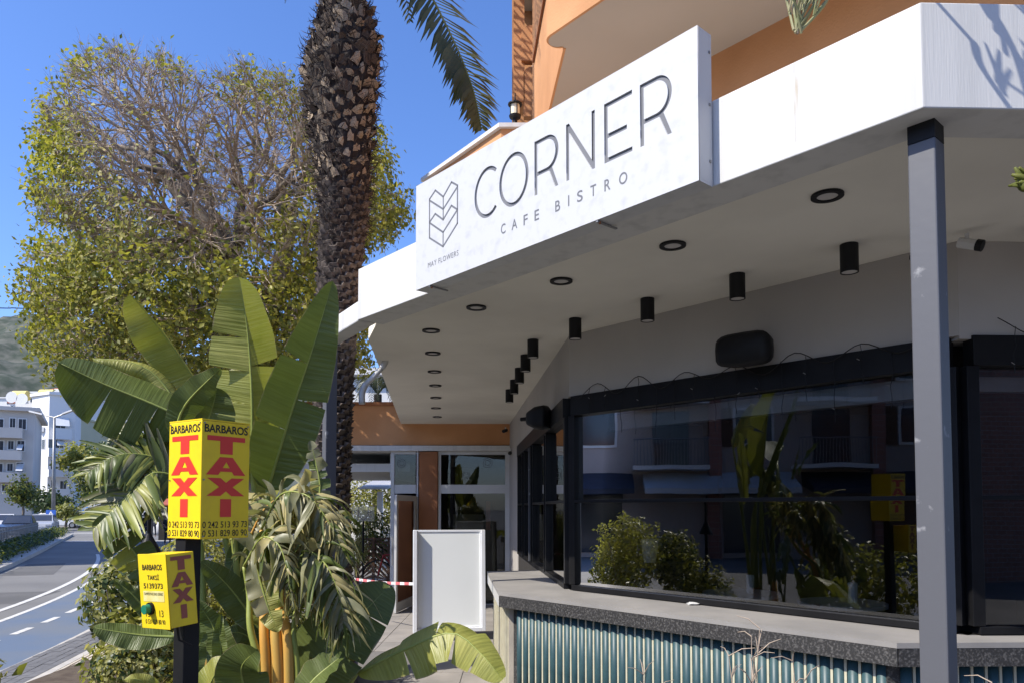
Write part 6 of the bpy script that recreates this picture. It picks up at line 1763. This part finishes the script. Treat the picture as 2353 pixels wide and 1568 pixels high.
small_tree('dark tree behind the market stall', 390, 60, 1060, 1180, 3.2, [L_shrd, L_ficd], 3600, .3)
small_tree('low bushy tree right of the street lamp', 150, 66, 1150, 1200, 1.5, [L_ficd, L_shr], 1400, .25)
# hedge strip across the junction
for k, (px_, lab) in enumerate(((280, 'brown low hedge strip across the junction in front of the dark car'), (330, 'short low hedge strip beside the silver car'))):
    c_ = onz(px_, 1206, 0); bush('hedge_strip', lab, 'hedge', (c_.x, c_.y, .4), (2.6-k, .6, .42), 900, .22, [L_shrd, pmat('dry_hedge', (.16, .11, .07), (.1, .07, .05))], z0=0)

# market stall, sacks, sign and people far down the pavement
t = thing('market_stall', 'dark stall with a red awning beyond the taxi sign', 'stall', loc=tuple(onz(384, 1225, 0)))
p, q = at(364, 1215, 45), at(410, 1150, 45)
MB().box(p.x, 45, 0, q.x, 47, at(380, 1160, 45).z).build('booth', M_dark, t)
MB().hexa([(p.x-.1, 44, at(0, 1160, 44).z), (q.x, 44, at(0, 1160, 44).z), (q.x, 46, at(0, 1146, 46).z), (p.x-.1, 46, at(0, 1146, 46).z), (p.x-.1, 44, at(0, 1160, 44).z+.06), (q.x, 44, at(0, 1160, 44).z+.06), (q.x, 46, at(0, 1146, 46).z+.06), (p.x-.1, 46, at(0, 1146, 46).z+.06)]).build('awning', M_roof, t)
p, q = at(364, 1182, 43), at(383, 1163, 43)
t = thing('hanging_sign', 'cream square sign with a round black emblem under the red awning', 'sign', loc=tuple(p))
MB().box(p.x, 42.95, p.z, q.x, 43.0, q.z).build('panel', pmat('sign_cream', (.68, .62, .52), (.62, .57, .48)), t)
mb = MB(); cc = (p+q)/2; rr_ = (q.x-p.x)*.26
for i in range(20):
    a, b2 = 2*math.pi*i/20, 2*math.pi*(i+1)/20
    mb.quad(*[(cc.x+r_*math.cos(w_), 42.94, cc.z+.04+r_*math.sin(w_)) for r_, w_ in ((rr_, a), (rr_, b2), (rr_*.75, b2), (rr_*.75, a))])
mb.build('emblem', M_ink, t)
MB().tube([(cc.x-rr_*.6, 42.93, cc.z+.04-rr_*.6), (cc.x+rr_*.6, 42.93, cc.z+.04+rr_*.6)], .025, 4).build('emblem_bar', M_ink, t)
MB().tube([(cc.x-rr_*.6, 42.93, cc.z+.04+rr_*.6), (cc.x+rr_*.6, 42.93, cc.z+.04-rr_*.6)], .025, 4).build('emblem_bar', M_ink, t)
MB().tube([(cc.x, 42.97, q.z), (cc.x, 42.97, q.z+.35)], .02, 4).build('hanger', M_black, t)
def person(label, px_, yfeet, h, top, trousers, face=0.0, sit=False, hair=(.02, .015, .012)):
    b0 = onz(px_, yfeet, 0)
    t = thing('person', label, 'person', loc=tuple(b0))
    k = h/1.7
    J = {'pel': (0, 0, .92), 'che': (0, 0, 1.32), 'nec': (0, 0, 1.45), 'hea': (0, -.02, 1.60), 'lsh': (-.19, 0, 1.39), 'rsh': (.19, 0, 1.39), 'lel': (-.25, -.02, 1.12), 'rel': (.25, -.02, 1.12), 'lha': (-.24, -.14, .88), 'rha': (.24, -.14, .88), 'lhi': (-.10, 0, .88), 'rhi': (.10, 0, .88), 'lkn': (-.12, -.03, .48), 'rkn': (.12, .02, .48), 'lan': (-.12, .0, .09), 'ran': (.13, .06, .09), 'lto': (-.13, -.14, .03), 'rto': (.14, -.08, .03)}
    if sit:
        for a in ('lkn', 'rkn'): J[a] = (J[a][0]*1.5, -.40, .80)
        for a in ('lan', 'ran'): J[a] = (J[a][0]*1.4, -.36, .36)
        for a in ('lto', 'rto'): J[a] = (J[a][0]*1.4, -.52, .30)
        for a in ('lha', 'rha'): J[a] = (J[a][0], -.48, 1.08)
        for a in ('lel', 'rel'): J[a] = (J[a][0], -.22, 1.12)
    rad = {'pel': .15, 'che': .16, 'nec': .065, 'hea': .105, 'lsh': .075, 'rsh': .075, 'lel': .05, 'rel': .05, 'lha': .04, 'rha': .04, 'lhi': .10, 'rhi': .10, 'lkn': .065, 'rkn': .065, 'lan': .045, 'ran': .045, 'lto': .04, 'rto': .04}
    E_ = [('pel', 'che'), ('che', 'nec'), ('nec', 'hea'), ('che', 'lsh'), ('lsh', 'lel'), ('lel', 'lha'), ('che', 'rsh'), ('rsh', 'rel'), ('rel', 'rha'), ('pel', 'lhi'), ('lhi', 'lkn'), ('lkn', 'lan'), ('lan', 'lto'), ('pel', 'rhi'), ('rhi', 'rkn'), ('rkn', 'ran'), ('ran', 'rto')]
    c, s = math.cos(face), math.sin(face)
    def pos(n): x, y, z = J[n]; return (b0.x+(x*c-y*s)*k, b0.y+(x*s+y*c)*k, z*k)
    def skin(nm, edges, scale, mat):
        nn_ = sorted({a for e in edges for a in e}, key=lambda a: (a != 'pel', a)); ix = {a: i for i, a in enumerate(nn_)}
        me = bpy.data.meshes.new(nm); me.from_pydata([pos(a) for a in nn_], [(ix[a], ix[b2]) for a, b2 in edges], [])
        me.materials.append(mat); o = bpy.data.objects.new(nm, me); COL.objects.link(o); setpar(o, t)
        o.modifiers.new('skin', 'SKIN'); sv = me.skin_vertices
        if not sv: me.attributes; 
        lay = me.skin_vertices[0].data if len(me.skin_vertices) else None
        if lay:
            for a in nn_: r_ = rad[a]*scale*k; lay[ix[a]].radius = (r_, r_*.8)
            lay[0].use_root = True
        sub_ = o.modifiers.new('sub', 'SUBSURF'); sub_.levels = 1; sub_.render_levels = 1
        return o
    skin('body', E_, 1.0, pmat('skin_tone', (.42, .26, .18), (.38, .23, .16), rough=.6))
    skin('jacket', [e for e in E_ if e[1] in ('che', 'lsh', 'rsh', 'lel', 'rel')] + [('lel', 'lha')][:0], 1.18, top)
    skin('trousers', [e for e in E_ if e[1] in ('lhi', 'rhi', 'lkn', 'rkn', 'lan', 'ran')], 1.15, trousers)
    hd = Vector(pos('hea')); MB().lathe((hd.x, hd.y+.01, hd.z-.01*k), [(.10*k, 0), (.118*k, .05*k), (.10*k, .11*k), (.05*k, .145*k)], 10).build('hair', pmat('dark_hair', hair, hair, rough=.6), t, smooth=True)
    return t
M_clk = pmat('black_cloth', (.015, .015, .018), (.02, .02, .024), rough=.9); M_clw = pmat('white_cloth', (.65, .64, .62), (.6, .59, .57), rough=.9); M_cln = pmat('navy_cloth', (.02, .025, .04), (.025, .03, .05), rough=.9)
person('person in black clothes walking beside the taxi box edge', 385, 1250, 1.62, M_clk, M_clk, R(180))
person('person in a black jacket seated on the motorcycle', 333, 1251, 1.70, M_clk, M_cln, R(20), sit=True)
person('person in a white top standing by the sacks', 352, 1232, 1.62, M_clw, M_cln, R(10))
b0 = onz(330, 1251, 0)
t = thing('motorcycle', 'small motorcycle parked on the pavement under the seated rider', 'motorcycle', loc=tuple(b0))
hd_ = R(20)
def XM(x, y, z): return Vector((b0.x+x*math.cos(hd_)-y*math.sin(hd_), b0.y+x*math.sin(hd_)+y*math.cos(hd_), z))
for yy in (-.62, .62):
    mb = MB(); n = 18
    for i in range(n):
        a, b2 = 2*math.pi*i/n, 2*math.pi*(i+1)/n
        mb.tube([XM(0, yy+.27*math.cos(a), .30+.27*math.sin(a)), XM(0, yy+.27*math.cos(b2), .30+.27*math.sin(b2))], .045, 6)
    wz = mb.build('wheel', M_black, t); MB().tube([XM(-.05, yy, .30), XM(.05, yy, .30)], .10, 8).build('hub', M_steel, wz)
MB().tube([XM(0, .6, .3), XM(0, .3, .62), XM(0, -.2, .58), XM(0, -.5, .85)], [.05, .13, .14, .06], 8).build('frame', M_cs, t)
MB().tube([XM(0, .45, .80), XM(0, 0, .80)], .10, 8).build('seat', M_black, t)
MB().tube([XM(0, -.62, .3), XM(0, -.48, 1.0)], .03, 6).build('fork', M_steel, t)
MB().tube([XM(-.32, -.42, 1.05), XM(0, -.48, 1.02), XM(.32, -.42, 1.05)], .02, 6).build('handlebar', M_black, t)
MB().lathe(tuple(XM(0, -.58, .86)), [(.04, -.07), (.10, -.03), (.10, .03), (.04, .07)], 10).build('headlight', M_pvc, t)
for k, (px_, y_) in enumerate(((358, 1228), (366, 1228))):
    b1 = onz(px_, y_, 0); mb = MB(); mb.lathe((b1.x, b1.y, 0), [(.36, 0), (.42, .25), (.38, .6), (.25, .85), (.1, .95)], 10)
    mb.v = [(a+random.uniform(-.05, .05), b2+random.uniform(-.05, .05), c) for a, b2, c in mb.v]
    tag(mb.build('market_sack', M_clw, smooth=True), ('left' if k == 0 else 'right')+' of the two bulging white sacks by the stall', 'sack', 'white sacks by the stall')
# overhead cable at the left edge
c0_, c1_ = at(-300, 700, 30), at(400, 726, 34)
t = thing('overhead_cable', 'black overhead cable crossing the sky at the left edge', 'cable', loc=tuple(c0_))
MB().tube(spl([c0_, at(0, 708, 31.5), at(60, 709, 32), c1_], 8), .022, 5).build('wire', M_black, t)

# ------------------------------------------------------------------ garden beyond the passage
c_ = at(850, 1150, 22); bush('garden_hedge', 'sunlit hedge behind the white post beyond the passage', 'hedge', (c_.x, 22, 2.1), (1.6, .5, .75), 4200, .11, [L_fic, L_ficd, L_shr], z0=0)
c_ = at(860, 1240, 18); bush('rose_bush', 'dark rose bush before the slatted fence in the passage', 'shrub', (c_.x, 18, 1.15), (.5, .4, .65), 3000, .07, [L_shrd, L_ficd], z0=0)
c_ = at(815, 1260, 16.5); bush('potted_shrub', 'dry pale potted shrub right of the palm trunk', 'shrub', (c_.x, 16.5, .95), (.30, .3, .35), 1500, .06, [L_shr, L_dry], z0=0)
p = at(873, 1200, 20.5)
t = thing('pergola', 'white pergola post and corrugated roof edge beyond the passage', 'pergola', loc=(p.x, 20.5, 0))
MB().box(p.x-.07, 20.4, 0, p.x+.07, 20.54, at(873, 1128, 20.5).z).build('post', M_white, t)
a, b2 = at(836, 1126, 20.3), at(905, 1100, 20.3); mb = MB(); n = 26
for i in range(n):
    x0, x1 = a.x+(b2.x-a.x)*i/n, a.x+(b2.x-a.x)*(i+1)/n; dz = .03*(i % 2)
    mb.quad((x0, 19.2, a.z+dz), (x1, 19.2, a.z+.03-dz), (x1, 21.5, b2.z+.03-dz), (x0, 21.5, b2.z+dz))
mb.build('roof_sheet', M_bw, t)
MB().box(a.x-2.5, 22.9, 0, b2.x+.5, 23.1, 1.45).build('back_wall', M_bw, t)
# slatted chevron fence
t = thing('chevron_fence', 'dark wooden fence of diagonal slats beside the bicycle', 'fence', loc=tuple(onz(855, 1320, kz)))
fz0, fz1, fyy = .25, at(855, 1238, 17.2).z, 17.2; fx0, fx1 = at(822, 1300, fyy).x, at(893, 1300, fyy).x
M_wood = pmat('fence_wood', (.16, .09, .055), (.10, .055, .035), scale=6, rough=.8, stretch=(1, 1, 6))
pw_ = (fx1-fx0)/2
for j in range(2):
    x0 = fx0+j*pw_
    for k in range(-3, 10):
        za = fz0+k*.135; zb3 = za+pw_*.9*(1 if j == 0 else -1)
        z0_, z1_ = za if j == 0 else za+pw_*.9, zb3 if j == 0 else za
        def cl(z): return min(max(z, fz0), fz1)
        if cl(z0_) == cl(z1_): continue
        MB().hexa([(x0+.03, fyy, cl(z0_)), (x0+pw_-.03, fyy, cl(z1_)), (x0+pw_-.03, fyy+.02, cl(z1_)), (x0+.03, fyy+.02, cl(z0_)), (x0+.03, fyy, cl(z0_+.075)), (x0+pw_-.03, fyy, cl(z1_+.075)), (x0+pw_-.03, fyy+.02, cl(z1_+.075)), (x0+.03, fyy+.02, cl(z0_+.075))]).build('slat', M_wood, t)
for k in range(3): MB().box(fx0+k*pw_-.03, fyy-.02, kz, fx0+k*pw_+.03, fyy+.04, fz1+.05).build('post', M_wood, t)
for z in (fz0-.04, fz1): MB().box(fx0, fyy-.015, z, fx1, fyy+.035, z+.04).build('rail', M_wood, t)
# bicycle leaning at the fence
t = thing('bicycle', 'dark bicycle with a red frame half hidden by the glass door', 'bicycle', loc=tuple(onz(872, 1330, kz)))
bc = at(868, 1302, 16.2)
M_bred = pmat('bicycle_red', (.35, .03, .03), (.3, .03, .03), rough=.35)
for k in (0, 1):
    cxw = bc+Vector((k*1.02, .1*k, 0)); mb = MB(); n = 28; cz = kz+.34
    for i in range(n):
        a, b2 = 2*math.pi*i/n, 2*math.pi*(i+1)/n
        mb.tube([(cxw.x+.33*math.cos(a), cxw.y, cz+.33*math.sin(a)), (cxw.x+.33*math.cos(b2), cxw.y, cz+.33*math.sin(b2))], .018, 5)
    wz = mb.build('wheel', M_black, t)
    mb = MB()
    for i in range(12): a = 2*math.pi*i/12; mb.tube([(cxw.x, cxw.y, cz), (cxw.x+.32*math.cos(a), cxw.y, cz+.32*math.sin(a))], .0025, 3)
    mb.build('spokes', M_steel, wz)
f0 = Vector((bc.x, bc.y, kz+.34)); f1 = f0+Vector((1.02, .1, 0)); bb_ = f0+Vector((.55, .05, -.05)); st_ = f0+Vector((.72, .06, .48)); hd2 = f0+Vector((.12, 0, .45))
mb = MB()
for a, b2 in ((hd2, st_), (hd2, bb_), (bb_, st_), (st_, f1), (bb_, f1), (hd2, f0)): mb.tube([a, b2], .018, 6)
mb.build('frame', M_bred, t)
MB().tube([st_, st_+Vector((.03, 0, .14))], .013, 6).build('seat_post', M_steel, t); MB().tube([st_+Vector((-.12, 0, .16)), st_+Vector((.15, 0, .16))], [.03, .07], 6).build('saddle', M_black, t)
MB().tube([hd2, hd2+Vector((-.03, 0, .16)), hd2+Vector((-.05, -.28, .2))], .014, 6).build('handlebar', M_black, t)
# glass display board on a forked stand
p, q = at(807, 1196, 15.5), at(860, 1162, 15.5)
t = thing('glass_board', 'clear glass board on a black forked stand right of the palm trunk', 'board', loc=(p.x, 15.5, kz))
MB().box(p.x, 15.5, p.z, q.x, 15.52, q.z).build('glass_panel', glassmat('pale_glass', (.80, .83, .82), boost=3), t)
mx_ = (p.x+q.x)/2
MB().tube([(mx_, 15.55, kz), (mx_, 15.55, p.z+.02)], .022, 6).build('stem', M_black, t)
for sd in (-1, 1): MB().tube([(mx_, 15.55, p.z+.02), (mx_+sd*.10, 15.55, p.z+.12), (mx_+sd*.10, 15.55, q.z)], .014, 6).build('fork', M_black, t)
MB().lathe((mx_, 15.55, kz), [(.2, 0), (.2, .02), (.03, .04)], 12).build('foot', M_black, t)
# steps beyond the door
st = MB().box(-3.6, 14.6, kz, -2.0, 15.2, kz+.12); tag(st.build('stone_step', M_pavl, bevel=.01), 'pale stone step leading to the garden beyond the passage', 'step')
t = building('pale cream house in full sun beyond the passage roof', 800, 930, 862, 34, 8, M_bw, wins=[(850, 1040, 870, 1080)], name='garden_house', z0=0)
p = at(868, 905, 28)
t = thing('fan_palm', 'feathery palm crown showing above the orange band beside the canopy edge', 'palm tree', loc=(p.x, 28, 0))
MB().tube([(p.x, 28, 0), (p.x, 28, p.z)], [.2, .15], 8).build('trunk', M_palmb, t)
for k in range(14):
    a = k*ga; d = Vector((math.cos(a), math.sin(a)*.5, 0)); frond([Vector((p.x, 28, p.z)), Vector((p.x, 28, p.z))+d*.5+ZV*.55, Vector((p.x, 28, p.z))+d*1.1+ZV*(.6-.1*(k % 4)), Vector((p.x, 28, p.z))+d*1.6+ZV*(.2-.25*(k % 4))], .35, t, 60+k, n=26)

# ------------------------------------------------------------------ across the street: seen mirrored in the cafe glass, and shading the road
M_opp = pmat('opposite_render', (.46, .385, .34), (.38, .32, .285), scale=.6, rough=.85)
M_brk = bpy.data.materials.new('brick'); M_brk.use_nodes = True
_t = M_brk.node_tree; _b = _t.nodes['Principled BSDF']; _k = _t.nodes.new('ShaderNodeTexBrick'); _tc = _t.nodes.new('ShaderNodeTexCoord'); _mp = _t.nodes.new('ShaderNodeMapping')
_mp.inputs['Rotation'].default_value = (R(90), 0, R(90)); _k.inputs['Scale'].default_value = 2.2; _k.inputs['Color1'].default_value = (.36, .15, .11, 1); _k.inputs['Color2'].default_value = (.27, .11, .08, 1); _k.inputs['Mortar'].default_value = (.3, .27, .25, 1)
_t.links.new(_tc.outputs['Object'], _mp.inputs[0]); _t.links.new(_mp.outputs[0], _k.inputs['Vector']); _t.links.new(_k.outputs['Color'], _b.inputs['Base Color'])
opp = thing('opposite_building', 'grey balconied building across the street mirrored in the cafe windows', 'building', loc=(-19, 0, 0))
xo = -22.0
MB().box(xo-8, -26, 0, xo, 12, 8.4).build('wall', M_opp, opp)
for y in range(-24, 10, 6):
    for zf in (4.3, 6.75):
        MB().box(xo+.001, y, zf, xo+.06, y+1.5, zf+1.5).build('window', M_bw, opp); MB().box(xo+.061, y+.1, zf+.1, xo+.08, y+1.4, zf+1.4).build('window_pane', M_win, opp)
        MB().box(xo+.001, y+1.55, zf, xo+.05, y+2.0, zf+1.5).build('shutter', M_wood, opp)
        MB().box(xo, y+2.6, zf-.9, xo+1.2, y+5.4, zf-.75).build('balcony_slab', M_bw, opp)
        mb = MB()
        for k in range(24): mb.tube([(xo+1.15, y+2.65+k*.118, zf-.75), (xo+1.15, y+2.65+k*.118, zf+.2)], .012, 4)
        mb.tube([(xo+1.15, y+2.6, zf+.2), (xo+1.15, y+5.4, zf+.2)], .025, 5); mb.build('railing', M_steel, opp)
        MB().box(xo+.001, y+3.2, zf-.75, xo+.05, y+4.6, zf+1.4).build('balcony_door', M_win, opp)
    MB().box(xo, y+2.05, 0, xo+.35, y+2.5, 8.4).build('brick_pilaster', M_brk, opp)
    MB().box(xo+.001, y-.2, .2, xo+.04, y+1.9, 2.7).build('shop_glass', M_win, opp)
    MB().hexa([(xo, y-.6, 2.75), (xo+1.6, y-.6, 2.45), (xo+1.6, y+5.0, 2.45), (xo, y+5.0, 2.75), (xo, y-.6, 3.3), (xo+1.6, y-.6, 2.65), (xo+1.6, y+5.0, 2.65), (xo, y+5.0, 3.3)]).build('shop_awning', pmat('blue_awning', (.03, .034, .05), (.035, .04, .06)) if (y//6) % 2 else M_awn, opp)
tall = thing('opposite_building', 'tall apartment block left of the view whose shadow falls across the road', 'building', loc=(-40, 28, 0))
MB().box(-46, 17, 0, -30, 33, 24).build('wall', M_bg, tall)
for zf in range(3, 22, 3):
    for yy in (18, 21.5, 25, 28.5): MB().box(-30, yy, zf, -28.8, yy+2.6, zf+1.0).build('balcony', M_bw, tall)
brk = thing('brick_house', 'brick house behind the viewer mirrored in the right window', 'building', loc=(12, -9, 0))
M_brk2 = M_brk.copy(); M_brk2.name = 'brick_front'; M_brk2.node_tree.nodes['Mapping'].inputs['Rotation'].default_value = (R(90), 0, 0)
MB().box(4, -16, 0, 22, -9, 9).build('wall', M_brk2, brk)
for x in (6, 10, 14, 18):
    MB().box(x, -9, 1, x+1.4, -8.95, 2.6).build('window', M_win, brk); MB().box(x, -9, 4.4, x+1.4, -8.95, 6).build('window', M_win, brk)
# clipped street-side bushes along the bed, mirrored in the glass
for k, (x, y) in enumerate(((-3.1, 2.6), (-3.2, 1.4), (-3.0, 3.3), (-3.3, -.2), (5.2, -4.2), (6.8, -4.4))):
    bush('planter_bush', ('first', 'second', 'third', 'fourth', 'fifth', 'sixth')[k]+' rounded bush mirrored low in the cafe glass', 'shrub', (x, y, .75), (.55, .6, .7), 1800, .085, [L_fic, L_shr, L_ficd], group='bushes along the street bed', z0=kz)
for k, (x, y, lab) in enumerate(((-2.2, 6.3, 'small leafy bush between the dry leaves and the palm'), (-2.6, 5.4, 'small leafy bush hidden behind the taxi sign plants'))):
    bush('garden_shrub', lab, 'shrub', (x, y, .7), (.4, .4, .6), 1800, .07, [L_fic, L_shr, L_ficd], z0=kz)
# a few things just inside the long window
def inside_pt(px_, n_, z):
    r_ = ray(px_, HOR); k = n_/(N.dot(r_)); p = r_*k; return Vector((p.x, p.y, z))
p = inside_pt(1492, WA+.45, 1.42)
t = thing('white_basket', 'white tapered basket standing inside the long window', 'basket', loc=tuple(p))
MB().lathe((p.x, p.y, p.z), [(.055, 0), (.08, .20), (.085, .205), (.075, .2), (.05, .02)], 16).build('body', M_pvc, t)
MB().obox(p+Vector((-.3, -.02, -1.32)), Vector((.6, 0, 0)), Vector((0, .4, 0)), ZV*1.31).build('plinth', M_dark, t)
for k, px_ in enumerate((1700, 1930)):
    p = inside_pt(px_, WA+.75, kz+.03)
    t = thing('cafe_table', ('left' if k == 0 else 'right')+' small round table behind the long window glass', 'table', 'tables inside the cafe', loc=tuple(p))
    MB().lathe((p.x, p.y, p.z), [(.2, 0), (.2, .02), (.03, .04), (.03, 1.02), (.32, 1.03), (.32, 1.06)], 20).build('stand', M_alu, t)
    MB().lathe((p.x+.06, p.y-.05, p.z+1.061), [(.03, 0), (.035, .14), (.03, .15)], 12).build('glass', M_pvc, t)
finish_texts()
